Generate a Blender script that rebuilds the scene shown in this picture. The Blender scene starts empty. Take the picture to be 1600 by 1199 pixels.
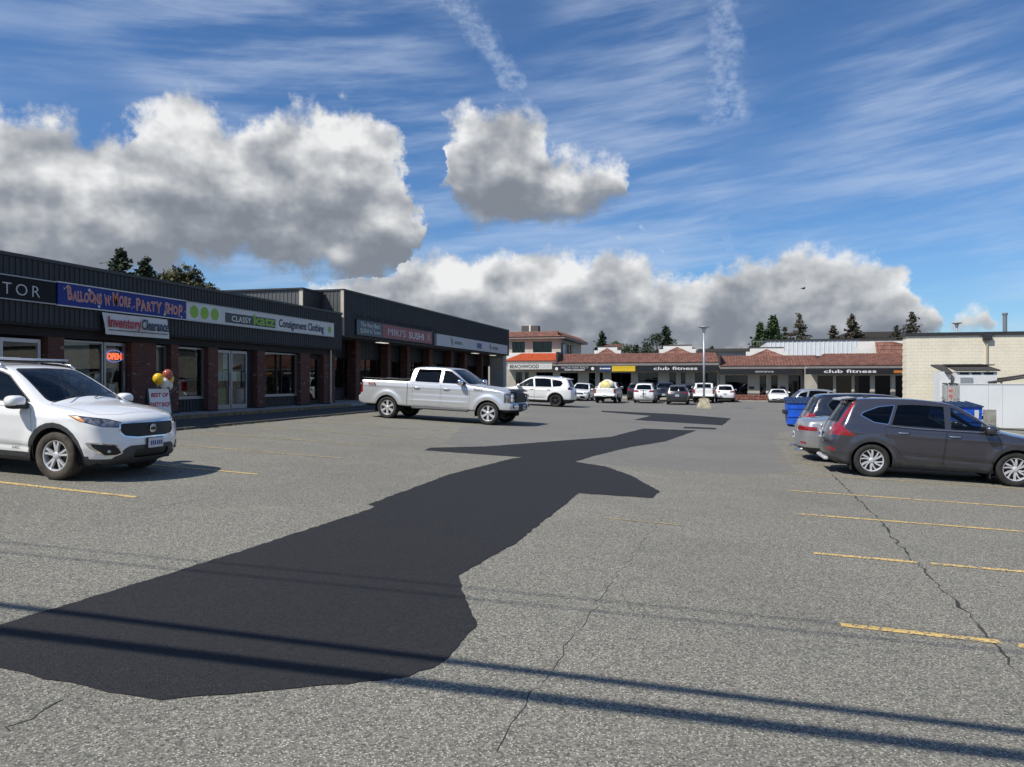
import bpy, bmesh, math, random
import numpy as np
from mathutils import Vector, Matrix
R = math.radians
SC = bpy.context.scene
COL = SC.collection
SLOPE = 0.0415                      # the lot falls towards +X
def gz(x):                          # ground height
    return -SLOPE * max(-45.0, min(45.0, x))

# ---------------------------------------------------------------- camera
cam_d = bpy.data.cameras.new('camera')
cam = bpy.data.objects.new('camera', cam_d); COL.objects.link(cam)
cam.location = (0, 0, 1.88); cam.rotation_euler = (R(90), 0, R(15))
cam_d.sensor_width = 36; cam_d.lens = 25.99; cam_d.shift_y = -5.5 / 1600
cam_d.clip_start = 0.05; cam_d.clip_end = 3000
SC.camera = cam

# ---------------------------------------------------------------- sun, exposure
SUN_DIR = Vector((-0.55, -0.60, 1.0)).normalized()      # towards the sun
sun_el = math.asin(SUN_DIR.z)
sun_az = math.atan2(SUN_DIR.x, SUN_DIR.y)                # clockwise from +Y
sd = bpy.data.lights.new('sun', 'SUN'); sd.energy = 4.7; sd.angle = R(0.53); sd.color = (1.0, 0.94, 0.84)
so = bpy.data.objects.new('sun', sd); COL.objects.link(so)
so.rotation_euler = SUN_DIR.to_track_quat('Z', 'Y').to_euler()
so.location = (-20, -20, 40)
SC.view_settings.view_transform = 'Standard'; SC.view_settings.look = 'None'
SC.view_settings.exposure = 0.14; SC.view_settings.gamma = 1.0; SC.view_settings.use_curve_mapping = False
SC.cycles.use_denoising = True
try:
    SC.cycles.denoiser = 'OPENIMAGEDENOISE'; SC.cycles.denoising_prefilter = 'ACCURATE'
except Exception: pass
SC.cycles.max_bounces = 8; SC.cycles.transparent_max_bounces = 12
SC.cycles.sample_clamp_indirect = 6.0
SC.cycles.caustics_reflective = False; SC.cycles.caustics_refractive = False

# ---------------------------------------------------------------- world: Nishita sky + clouds
class NG:
    """tiny helper for node graphs"""
    def __init__(s, tree): s.t = tree; s.n = tree.nodes; s.l = tree.links
    def node(s, typ, **kw):
        n = s.n.new(typ)
        for k, v in kw.items(): setattr(n, k, v)
        return n
    def put(s, sock, v):
        if isinstance(v, bpy.types.NodeSocket): s.l.new(v, sock)
        elif v is not None: sock.default_value = v
    def m(s, op, a, b=None, c=None, clamp=False):
        n = s.n.new('ShaderNodeMath'); n.operation = op; n.use_clamp = clamp
        s.put(n.inputs[0], a); s.put(n.inputs[1], b)
        if c is not None: s.put(n.inputs[2], c)
        return n.outputs[0]
    def v(s, op, a, b=None):
        n = s.n.new('ShaderNodeVectorMath'); n.operation = op
        s.put(n.inputs[0], a)
        if b is not None: s.put(n.inputs[1], b)
        return n.outputs['Value'] if op in ('LENGTH', 'DOT_PRODUCT') else n.outputs[0]
    def xyz(s, x, y, z):
        n = s.n.new('ShaderNodeCombineXYZ'); s.put(n.inputs[0], x); s.put(n.inputs[1], y); s.put(n.inputs[2], z); return n.outputs[0]
    def sep(s, v):
        n = s.n.new('ShaderNodeSeparateXYZ'); s.put(n.inputs[0], v); return n.outputs
    def ramp(s, f, stops, interp='LINEAR'):
        n = s.n.new('ShaderNodeValToRGB'); n.color_ramp.interpolation = interp
        el = n.color_ramp.elements
        while len(el) < len(stops): el.new(0.5)
        for e, (p, c) in zip(el, stops):
            e.position = p; e.color = (c, c, c, 1) if not isinstance(c, (tuple, list)) else (*c[:3], 1)
        s.put(n.inputs[0], f); return n.outputs[0]
    def ss(s, x, a, b):                    # smoothstep a..b -> 0..1
        n = s.n.new('ShaderNodeMapRange'); n.interpolation_type = 'SMOOTHSTEP'
        s.put(n.inputs[0], x); n.inputs[1].default_value = a; n.inputs[2].default_value = b
        return n.outputs[0]
    def noise(s, vec, scale, detail=4, rough=0.55, col=False, lac=2.0, dim='3D'):
        n = s.n.new('ShaderNodeTexNoise'); n.noise_dimensions = dim
        if vec is not None: s.put(n.inputs['Vector'], vec)
        n.inputs['Scale'].default_value = scale; n.inputs['Detail'].default_value = detail
        n.inputs['Roughness'].default_value = rough; n.inputs['Lacunarity'].default_value = lac
        return n.outputs['Color' if col else 0]
    def mix(s, f, a, b, typ='MIX'):
        n = s.n.new('ShaderNodeMix'); n.data_type = 'RGBA'; n.blend_type = typ
        s.put(n.inputs[0], f)
        for k, q in ((6, a), (7, b)):
            if isinstance(q, (tuple, list)): q = (*q[:3], 1)
            elif isinstance(q, (int, float)): q = (q, q, q, 1)
            s.put(n.inputs[k], q)
        return n.outputs[2]

def pdir(px, py):        # photograph pixel -> (azimuth, elevation) in radians, azimuth clockwise from +Y
    u = (px - 800) / 1155.0; v = (594 - py) / 1155.0
    return math.atan(u) - R(15), math.atan(v / math.hypot(1, u))

# cumulus layers: upper and lower outline along the sky, (x, top, bottom) as seen in the photograph, turned into angles
LAYER_A = [(-340, 300, 330), (-200, 180, 450), (0, 160, 455), (110, 180, 452), (165, 210, 446), (215, 165, 440), (250, 142, 430), (310, 136, 420), (350, 170, 416), (385, 186, 420),
           (440, 165, 430), (500, 160, 436), (560, 158, 446), (590, 172, 446), (612, 205, 442), (632, 245, 430), (648, 300, 400), (662, 350, 350), (680, 350, 300), (692, 250, 300), (702, 195, 322), (720, 168, 338), (760, 154, 350), (800, 156, 356),
           (835, 172, 358), (858, 208, 358), (876, 238, 356), (905, 236, 350), (940, 232, 344), (964, 248, 330), (978, 280, 312), (990, 330, 290), (1040, 330, 270)]
LAYER_B = [(-340, 520, 480), (380, 520, 480), (440, 480, 560), (500, 440, 600), (580, 420, 605), (625, 396, 615), (665, 392, 615), (715, 402, 615), (770, 390, 620), (850, 386, 620), (920, 398, 620), (965, 388, 615), (1005, 396, 615), (1040, 428, 615),
           (1085, 430, 615), (1120, 415, 615), (1170, 398, 615), (1210, 396, 610), (1235, 388, 605), (1285, 384, 601), (1335, 388, 595), (1385, 396, 590), (1420, 416, 585), (1445, 455, 530), (1472, 478, 522),
           (1486, 520, 500), (1500, 482, 524), (1525, 478, 522), (1552, 500, 516), (1570, 530, 490), (1700, 530, 490)]

def build_world():
    w = bpy.data.worlds.new('World'); SC.world = w; w.use_nodes = True
    nt = w.node_tree; nt.nodes.clear()
    N = NG(nt)
    tc = N.node('ShaderNodeTexCoord')
    dvec = N.v('NORMALIZE', tc.outputs['Generated'])
    sx = N.sep(dvec)
    az = N.m('ARCTAN2', sx[0], sx[1]); el = N.m('ARCSINE', sx[2])
    P = N.xyz(az, el, 0.0)
    n1 = N.noise(P, 15.0, 5, 0.66, col=True, dim='2D')
    wv = N.v('MULTIPLY', N.v('SUBTRACT', n1, (0.5, 0.5, 0.5)), (0.062, 0.034, 0.0))
    Q = N.v('ADD', P, wv)
    qs = N.sep(Q); qa, qe = qs[0], qs[1]
    A0, A1, E1 = -1.0, 0.45, 0.5
    t = N.m('DIVIDE', N.m('SUBTRACT', qa, A0), A1 - A0, clamp=True)
    def curve(layer, k):
        n = N.node('ShaderNodeFloatCurve'); c = n.mapping.curves[0]
        pts = []
        for row in layer:
            a, e = pdir(row[0], row[k]); pts.append(((a - A0) / (A1 - A0), e / E1))
        pts = [p for p in pts if -0.01 <= p[0] <= 1.01]
        c.points[0].location = pts[0]; c.points[1].location = pts[-1]
        for p in pts[1:-1]: c.points.new(*p)
        for p in c.points: p.handle_type = 'AUTO_CLAMPED'
        n.mapping.update(); N.put(n.inputs[1], t)
        return N.m('MULTIPLY', n.outputs[0], E1)
    fb = N.noise(P, 24.0, 8, 0.60, dim='2D')
    lob = N.noise(N.v('MULTIPLY', P, (1, 1.35, 1)), 15.0, 3, 0.5, dim='2D')
    lobu = N.noise(N.v('MULTIPLY', N.v('ADD', P, (-0.010, 0.022, 0)), (1, 1.35, 1)), 15.0, 3, 0.5, dim='2D')
    big = N.noise(N.v('MULTIPLY', P, (1, 2.0, 1)), 6.5, 2, 0.5, dim='2D')
    dens = None; hh = None
    for L, soft in ((LAYER_A, 0.046), (LAYER_B, 0.030)):
        top = curve(L, 1); bot = curve(L, 2)
        up = N.m('SUBTRACT', top, qe); dn = N.m('SUBTRACT', qe, bot)
        d = N.m('MINIMUM', N.m('MINIMUM', N.m('DIVIDE', up, soft), N.m('DIVIDE', dn, soft * 0.9)), 1.0)
        base = bot if L is LAYER_A else pdir(1000, 555)[1]
        h = N.m('DIVIDE', N.m('SUBTRACT', qe, base), N.m('MAXIMUM', N.m('SUBTRACT', top, base), 0.03))
        if dens is None: dens, hh = d, h
        else:
            sel = N.m('GREATER_THAN', d, dens)
            hh = N.m('ADD', N.m('MULTIPLY', h, sel), N.m('MULTIPLY', hh, N.m('SUBTRACT', 1.0, sel)))
            dens = N.m('MAXIMUM', dens, d)
    # the same kind of cloud goes on round the rest of the sky
    inside = N.m('MULTIPLY', N.ss(az, -1.25, -1.0), N.ss(az, 0.62, 0.42))
    elband = N.m('MULTIPLY', N.ss(el, 0.45, 0.16), N.ss(el, -0.05, 0.05))
    wide = N.noise(P, 3.0, 2, 0.5, dim='2D')
    gen = N.m('SUBTRACT', N.m('MULTIPLY', N.m('MULTIPLY', N.ss(wide, 0.40, 0.62), elband), 1.6), 0.5)
    dens = N.m('ADD', N.m('MULTIPLY', dens, inside), N.m('MULTIPLY', gen, N.m('SUBTRACT', 1.0, inside)))
    hh = N.m('ADD', N.m('MULTIPLY', hh, inside), N.m('MULTIPLY', 0.6, N.m('SUBTRACT', 1.0, inside)))
    den = N.m('ADD', dens, N.m('MULTIPLY', N.m('SUBTRACT', fb, 0.5), 1.7))
    alpha = N.ss(den, -0.10, 0.62)
    # light from above: base and hollows grey, tops and lobes white
    lit = N.m('ADD', N.m('MULTIPLY', N.ss(hh, -0.05, 1.0), 0.95), N.m('MULTIPLY', N.m('SUBTRACT', lob, lobu), 1.15))
    lit = N.m('ADD', lit, N.m('MULTIPLY', N.m('SUBTRACT', big, 0.5), 0.95))
    lit = N.m('ADD', lit, N.m('MULTIPLY', N.m('SUBTRACT', fb, 0.5), 0.42))
    lit = N.m('ADD', lit, -0.07)
    ccol = N.ramp(lit, [(0.0, (0.20, 0.225, 0.265)), (0.25, (0.265, 0.29, 0.33)), (0.5, (0.40, 0.42, 0.45)), (0.75, (0.57, 0.585, 0.60)), (1.0, (0.78, 0.785, 0.79))])
    # high thin cirrus
    tilt = N.xyz(N.m('MULTIPLY', az, 1.5), N.m('MULTIPLY', N.m('ADD', el, N.m('MULTIPLY', az, -0.10)), 12.0), 0.0)
    c1 = N.noise(tilt, 2.2, 6, 0.60, dim='2D')
    cir = N.m('MULTIPLY', N.m('MULTIPLY', N.ss(c1, 0.32, 0.84), N.ss(wide, 0.20, 0.60)), 0.52)
    # contrails: a line in (az, el), half widths at both ends
    trail = None
    wob = N.m('MULTIPLY', N.m('SUBTRACT', N.noise(P, 30, 3, 0.6, dim='2D'), 0.5), 0.030)
    tex = N.ss(N.noise(N.v('MULTIPLY', P, (1, 1.6, 1)), 60, 5, 0.65, dim='2D'), 0.12, 0.88)
    for (x0, y0, x1, y1, w0, w1, s) in [(690, -30, 885, 235, 27, 8, .46), (1122, -60, 1138, 205, 22, 42, .46), (1128, 310, 1142, 405, 8, 16, .25), (998, 350, 1056, 418, 4, 4, .5)]:
        a0 = Vector(pdir(x0, y0)); a1 = Vector(pdir(x1, y1)); dv = a1 - a0; Ln = dv.length; dv /= Ln
        rel = N.v('SUBTRACT', P, (a0.x, a0.y, 0))
        tt = N.m('DIVIDE', N.v('DOT_PRODUCT', rel, (dv.x, dv.y, 0)), Ln)
        o = N.m('ADD', N.v('DOT_PRODUCT', rel, (-dv.y, dv.x, 0)), N.m('MULTIPLY', wob, min(1, w0 / 12)))
        wd = N.m('ADD', N.m('MULTIPLY', tt, (w1 - w0) / 1155.0), w0 / 1155.0)
        r = N.m('DIVIDE', N.m('ABSOLUTE', o), wd)
        f = N.m('MULTIPLY', N.ss(r, 1.25, 0.35), N.m('MULTIPLY', N.ss(tt, -0.02, 0.04), N.ss(tt, 1.03, 0.90)))
        f = N.m('MULTIPLY', N.m('MULTIPLY', f, tex), s)
        trail = f if trail is None else N.m('MAXIMUM', trail, f)
    thin = N.m('MAXIMUM', cir, trail)
    sky = N.node('ShaderNodeTexSky'); sky.sky_type = 'NISHITA'; sky.sun_disc = False
    sky.sun_elevation = sun_el; sky.sun_rotation = sun_az
    sky.air_density = 1.0; sky.dust_density = 0.3; sky.ozone_density = 3.0; sky.altitude = 50
    K = 1 / 0.10
    base = N.mix(1.0, sky.outputs[0], (0.56, 0.80, 1.05), 'MULTIPLY')
    up = N.ss(el, -0.02, 0.02)
    s1 = N.mix(N.m('MULTIPLY', thin, up), base, (0.56 * K, 0.65 * K, 0.80 * K))
    cs = N.mix(1.0, ccol, (K, K, K), 'MULTIPLY')
    s2 = N.mix(N.m('MULTIPLY', alpha, up), s1, cs)
    bg = N.node('ShaderNodeBackground'); N.put(bg.inputs[0], s2); bg.inputs[1].default_value = 0.10
    out = N.node('ShaderNodeOutputWorld'); N.l.new(bg.outputs[0], out.inputs[0])
    w.cycles.sampling_method = 'MANUAL'; w.cycles.sample_map_resolution = 512
build_world()
# ================================================================ materials
MATS = {}
def pm(name, color, rough=0.55, metal=0.0, var=0.0, scale=3.0, bump=0.0, bscale=60.0, coat=0.0, spec=0.5, emit=None, estr=0.0, detail=4):
    """principled material with noise-varied colour, optional fine bump"""
    if name in MATS: return MATS[name]
    m = bpy.data.materials.new(name); m.use_nodes = True; MATS[name] = m
    N = NG(m.node_tree); b = N.n['Principled BSDF']
    b.inputs['Roughness'].default_value = rough; b.inputs['Metallic'].default_value = metal
    b.inputs['Specular IOR Level'].default_value = spec
    if coat: b.inputs['Coat Weight'].default_value = coat; b.inputs['Coat Roughness'].default_value = 0.03
    tc = N.node('ShaderNodeTexCoord')
    if var:
        f = N.noise(tc.outputs['Object'], scale, detail, 0.6)
        lo = tuple(c * (1 - var) for c in color); hi = tuple(min(1, c * (1 + var)) for c in color)
        N.put(b.inputs['Base Color'], N.mix(N.ss(f, 0.28, 0.72), lo, hi))
    else: b.inputs['Base Color'].default_value = (*color, 1)
    if bump:
        bn = N.node('ShaderNodeBump'); bn.inputs['Strength'].default_value = bump; bn.inputs['Distance'].default_value = 0.01
        N.put(bn.inputs['Height'], N.noise(tc.outputs['Object'], bscale, 3, 0.6)); N.put(b.inputs['Normal'], bn.outputs[0])
    if emit: b.inputs['Emission Color'].default_value = (*emit, 1); b.inputs['Emission Strength'].default_value = estr
    return m
def paint(name, color, metal=0.0, rough=0.32):
    """car paint: clear coat over a base with faint flake and road film"""
    if name in MATS: return MATS[name]
    m = bpy.data.materials.new(name); m.use_nodes = True; MATS[name] = m
    N = NG(m.node_tree); b = N.n['Principled BSDF']; tc = N.node('ShaderNodeTexCoord')
    film = N.m('MULTIPLY', N.ss(N.noise(tc.outputs['Object'], 4, 5, 0.65), 0.5, 0.8), 0.10)
    f = N.noise(tc.outputs['Object'], 2.0, 2, 0.5)
    c = N.mix(f, tuple(x * 0.96 for x in color), tuple(min(1, x * 1.03) for x in color))
    N.put(b.inputs['Base Color'], N.mix(film, c, (0.22, 0.20, 0.17)))
    b.inputs['Metallic'].default_value = metal; b.inputs['Roughness'].default_value = rough
    b.inputs['Coat Weight'].default_value = 1.0; b.inputs['Coat Roughness'].default_value = 0.04
    return m
def glass(name, tint=(0.10, 0.12, 0.12), ior=1.5, rough=0.0):
    if name in MATS: return MATS[name]
    m = bpy.data.materials.new(name); m.use_nodes = True; MATS[name] = m
    N = NG(m.node_tree); N.n.remove(N.n['Principled BSDF']); out = N.n['Material Output']
    fr = N.node('ShaderNodeFresnel'); bf = N.node('ShaderNodeNewGeometry').outputs['Backfacing']
    N.put(fr.inputs[0], N.m('ADD', N.m('MULTIPLY', bf, 1 / ior - ior), ior))      # a thin sheet reflects alike from both sides
    tr = N.node('ShaderNodeBsdfTransparent'); tr.inputs[0].default_value = (*tint, 1)
    gl = N.node('ShaderNodeBsdfGlossy'); gl.inputs['Roughness'].default_value = rough
    tc = N.node('ShaderNodeTexCoord'); bn = N.node('ShaderNodeBump'); bn.inputs['Strength'].default_value = 0.03; bn.inputs['Distance'].default_value = 0.02
    N.put(bn.inputs['Height'], N.noise(tc.outputs['Object'], 1.4, 2, 0.5)); N.put(gl.inputs['Normal'], bn.outputs[0])
    mx = N.node('ShaderNodeMixShader'); N.put(mx.inputs[0], fr.outputs[0]); N.l.new(tr.outputs[0], mx.inputs[1]); N.l.new(gl.outputs[0], mx.inputs[2])
    N.l.new(mx.outputs[0], out.inputs[0]); return m

M_TYRE = pm('tyre_rubber', (0.022, 0.021, 0.020), 0.85, var=0.35, scale=9, bump=0.4, bscale=90)
M_TYRE_D = pm('dusty_tyre_rubber', (0.060, 0.050, 0.040), 0.9, var=0.45, scale=7, bump=0.5, bscale=80)
M_RIM = pm('alloy', (0.74, 0.74, 0.75), 0.36, 0.55, var=0.06)
M_RIMD = pm('dark_alloy', (0.05, 0.05, 0.055), 0.35, 0.6)
M_CHROME = pm('chrome', (0.78, 0.78, 0.79), 0.12, 1.0)
M_BLK = pm('black_plastic', (0.018, 0.019, 0.020), 0.55, var=0.25, scale=5, bump=0.1, bscale=300)
M_CLAD = pm('grey_cladding', (0.055, 0.058, 0.062), 0.6, var=0.2, scale=5, bump=0.12, bscale=300)
M_GLOSSB = pm('gloss_black', (0.010, 0.010, 0.011), 0.12, coat=0.6)
M_DARK = pm('dark_void', (0.006, 0.006, 0.006), 0.9)
M_SEAT = pm('seat_cloth', (0.035, 0.035, 0.037), 0.8, var=0.2)
M_GLASS = glass('car_glass', (0.55, 0.61, 0.59))
M_GLASSD = glass('privacy_glass', (0.07, 0.075, 0.08))
M_RED = pm('tail_red', (0.26, 0.008, 0.012), 0.10, coat=1.0, var=0.25, scale=20)
M_REDD = pm('tail_dark_red', (0.13, 0.008, 0.010), 0.10, coat=1.0, var=0.3, scale=20)
M_AMBER = pm('amber_lens', (0.85, 0.30, 0.06), 0.12, coat=1.0)
M_LENS = pm('lamp_lens', (0.30, 0.31, 0.33), 0.08, 0.7, coat=1.0, var=0.7, scale=22)
M_LENSD = pm('dark_lamp_lens', (0.045, 0.047, 0.05), 0.06, 0.3, coat=1.0, var=0.6, scale=26)
M_HEAD = pm('headlamp', (0.20, 0.205, 0.22), 0.06, 0.5, coat=1.0, var=0.95, scale=13, detail=2)
M_CLEAR = pm('clear_lens', (0.62, 0.62, 0.62), 0.15, 0.2, coat=1.0)
M_PLATE = pm('plate_white', (0.62, 0.64, 0.68), 0.4)
M_PLATEB = pm('plate_blue', (0.03, 0.06, 0.25), 0.5)

# ================================================================ object helpers
def link(o, parent=None):
    COL.objects.link(o)
    if parent is not None: o.parent = parent
    return o
def empty(name, loc=(0, 0, 0), rz=0.0, label=None, cat=None, group=None):
    o = bpy.data.objects.new(name, None); o.empty_display_size = 0.2
    o.location = loc; o.rotation_euler = (0, 0, rz); link(o)
    return tag(o, label, cat, group)
def tag(o, label=None, cat=None, group=None, kind=None):
    if label: o['label'] = label
    if cat: o['category'] = cat
    if group: o['group'] = group
    if kind: o['kind'] = kind
    return o
def mobj(name, me, mat=None, parent=None, loc=None, rot=None):
    o = bpy.data.objects.new(name, me)
    if mat is not None and len(me.materials) == 0: me.materials.append(mat)
    if loc is not None: o.location = loc
    if rot is not None: o.rotation_euler = rot
    return link(o, parent)
def smooth(me, on=True):
    me.polygons.foreach_set('use_smooth', [on] * len(me.polygons)); return me
class MB:
    """collects simple shapes into one mesh"""
    def __init__(s): s.v = []; s.f = []
    def add(s, vs, fs):
        k = len(s.v); s.v += [tuple(v) for v in vs]; s.f += [tuple(i + k for i in f) for f in fs]; return s
    def box(s, x0, x1, y0, y1, z0, z1):
        return s.add([(x0, y0, z0), (x1, y0, z0), (x1, y1, z0), (x0, y1, z0), (x0, y0, z1), (x1, y0, z1), (x1, y1, z1), (x0, y1, z1)],
                     [(0, 3, 2, 1), (4, 5, 6, 7), (0, 1, 5, 4), (1, 2, 6, 5), (2, 3, 7, 6), (3, 0, 4, 7)])
    def cbox(s, x0, x1, y0, y1, z0, z1, c):          # box with chamfered vertical and horizontal edges
        if c <= 0: return s.box(x0, x1, y0, y1, z0, z1)
        vs = []; 
        for z, k in ((z0, c), (z0 + c, 0), (z1 - c, 0), (z1, c)):
            a0, a1, b0, b1 = x0 + k, x1 - k, y0 + k, y1 - k
            vs += [(a0 + c, b0, z), (a1 - c, b0, z), (a1, b0 + c, z), (a1, b1 - c, z), (a1 - c, b1, z), (a0 + c, b1, z), (a0, b1 - c, z), (a0, b0 + c, z)]
        fs = [tuple(range(7, -1, -1)), tuple(range(24, 32))]
        for r in range(3):
            for i in range(8):
                j = (i + 1) % 8; fs.append((r * 8 + i, r * 8 + j, r * 8 + 8 + j, r * 8 + 8 + i))
        return s.add(vs, fs)
    def prism(s, poly, axis, a, b):
        """polygon (2-D, counter-clockwise) pushed along an axis from a to b; axis 'x': poly=(y,z), 'y': (x,z), 'z': (x,y)"""
        n = len(poly)
        def P(p, t): return {'x': (t, p[0], p[1]), 'y': (p[0], t, p[1]), 'z': (p[0], p[1], t)}[axis]
        vs = [P(p, a) for p in poly] + [P(p, b) for p in poly]
        return s.add(vs, [tuple(range(n - 1, -1, -1)), tuple(range(n, 2 * n))] + [(i, (i + 1) % n, n + (i + 1) % n, n + i) for i in range(n)])
    def tube(s, pts, r, n=8, cap=True):
        pts = [Vector(p) for p in pts]; rr = r if isinstance(r, (list, tuple)) else [r] * len(pts)
        rings = []
        for i, p in enumerate(pts):
            d = (pts[min(i + 1, len(pts) - 1)] - pts[max(i - 1, 0)]).normalized()
            a = d.cross(Vector((0, 0, 1)) if abs(d.z) < 0.95 else Vector((1, 0, 0))).normalized(); b = d.cross(a)
            rings.append([p + (a * math.cos(t) + b * math.sin(t)) * rr[i] for t in [2 * math.pi * k / n for k in range(n)]])
        vs = [v for g in rings for v in g]; fs = []
        for i in range(len(pts) - 1):
            for k in range(n):
                j = (k + 1) % n; fs.append((i * n + k, i * n + j, i * n + n + j, i * n + n + k))
        if cap: fs += [tuple(range(n - 1, -1, -1)), tuple(range((len(pts) - 1) * n, len(pts) * n))]
        return s.add(vs, fs)
    def lathe(s, prof, n=24, axis='y', c=(0, 0, 0), close=False):
        """profile of (axial, radius) spun about an axis through c"""
        vs = []; m = len(prof)
        for k in range(n):
            t = 2 * math.pi * k / n
            for (a, r) in prof:
                u, w = r * math.cos(t), r * math.sin(t)
                q = {'y': (u, a, w), 'z': (u, w, a), 'x': (a, u, w)}[axis]
                vs.append((q[0] + c[0], q[1] + c[1], q[2] + c[2]))
        fs = []
        for k in range(n):
            k2 = (k + 1) % n
            for i in range(m - 1 if not close else m):
                j = (i + 1) % m; fs.append((k * m + i, k * m + j, k2 * m + j, k2 * m + i))
        return s.add(vs, fs)
    def ball(s, c, rx, ry, rz, n=12, m=8, e=1.0):
        vs = []; fs = []
        def q(t): return math.copysign(abs(t) ** e, t)
        for i in range(m + 1):
            a = -math.pi / 2 + math.pi * i / m
            for k in range(n):
                b = 2 * math.pi * k / n
                vs.append((c[0] + rx * q(math.cos(a)) * q(math.cos(b)), c[1] + ry * q(math.cos(a)) * q(math.sin(b)), c[2] + rz * q(math.sin(a))))
        for i in range(m):
            for k in range(n):
                j = (k + 1) % n; fs.append((i * n + k, i * n + j, i * n + n + j, i * n + n + k))
        return s.add(vs, fs)
    def mesh(s, name, sm=False):
        me = bpy.data.meshes.new(name); me.from_pydata(s.v, [], s.f)
        bm = bmesh.new(); bm.from_mesh(me); bmesh.ops.remove_doubles(bm, verts=bm.verts, dist=1e-5)
        bmesh.ops.recalc_face_normals(bm, faces=bm.faces); bm.to_mesh(me); bm.free()
        if sm: smooth(me)
        me.update(); return me
    def build(s, name, mat, parent=None, loc=None, rot=None, sm=False):
        return mobj(name, s.mesh(name, sm), mat, parent, loc, rot)

def text_mesh(body, size=1.0, depth=0.0, bold=0.0, width=None, shear=0.0, spacing=1.0, align='CENTER'):
    """lettering as a mesh in the xz plane facing -y, baseline at z=0"""
    c = bpy.data.curves.new('lettering', 'FONT'); c.body = body; c.size = size; c.align_x = align
    c.extrude = depth; c.offset = bold; c.shear = shear; c.space_character = spacing; c.resolution_u = 3
    o = bpy.data.objects.new('lettering', c); COL.objects.link(o)
    dg = bpy.context.evaluated_depsgraph_get(); me = bpy.data.meshes.new_from_object(o.evaluated_get(dg))
    bpy.data.objects.remove(o); bpy.data.curves.remove(c)
    if len(me.vertices) == 0: return me
    co = np.empty(len(me.vertices) * 3); me.vertices.foreach_get('co', co); co = co.reshape(-1, 3)
    if width:
        w = co[:, 0].max() - co[:, 0].min(); co[:, 0] *= width / w
    co = np.stack([co[:, 0], -co[:, 2], co[:, 1]], 1)
    me.vertices.foreach_set('co', co.ravel()); me.update(); me.name = 'lettering'
    return me

# ================================================================ cars
def chaikin(pts, n=3, closed=False):
    p = np.array(pts, float)
    for _ in range(n):
        a, b = p[:-1], p[1:]
        q = np.empty((2 * len(a), 2)); q[0::2] = a * .75 + b * .25; q[1::2] = a * .25 + b * .75
        p = np.vstack([p[:1], q, p[-1:]])
    return p
def poly_sdf(P, x, z):
    """signed distance (negative inside) of points to closed polygon P"""
    A = P; B = np.roll(P, -1, 0)
    d2 = np.full(x.shape, 1e9); ins = np.zeros(x.shape, bool)
    for (ax, az), (bx, bz) in zip(A, B):
        ex, ez = bx - ax, bz - az; L = ex * ex + ez * ez
        if L < 1e-12: continue
        t = np.clip(((x - ax) * ex + (z - az) * ez) / L, 0, 1)
        dx, dz = x - ax - t * ex, z - az - t * ez
        d2 = np.minimum(d2, dx * dx + dz * dz)
        c = ((az > z) != (bz > z))
        if abs(ez) > 1e-12: ins ^= c & (x < ax + (z - az) * ex / ez)
    d = np.sqrt(d2); return np.where(ins, -d, d)
def smooth_interp(xs, pts, w=0.05):
    px, py = np.array([p[0] for p in pts]), np.array([p[1] for p in pts])
    return sum(np.interp(xs + o, px, py) * k for o, k in ((-w, .25), (0, .5), (w, .25)))

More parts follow.
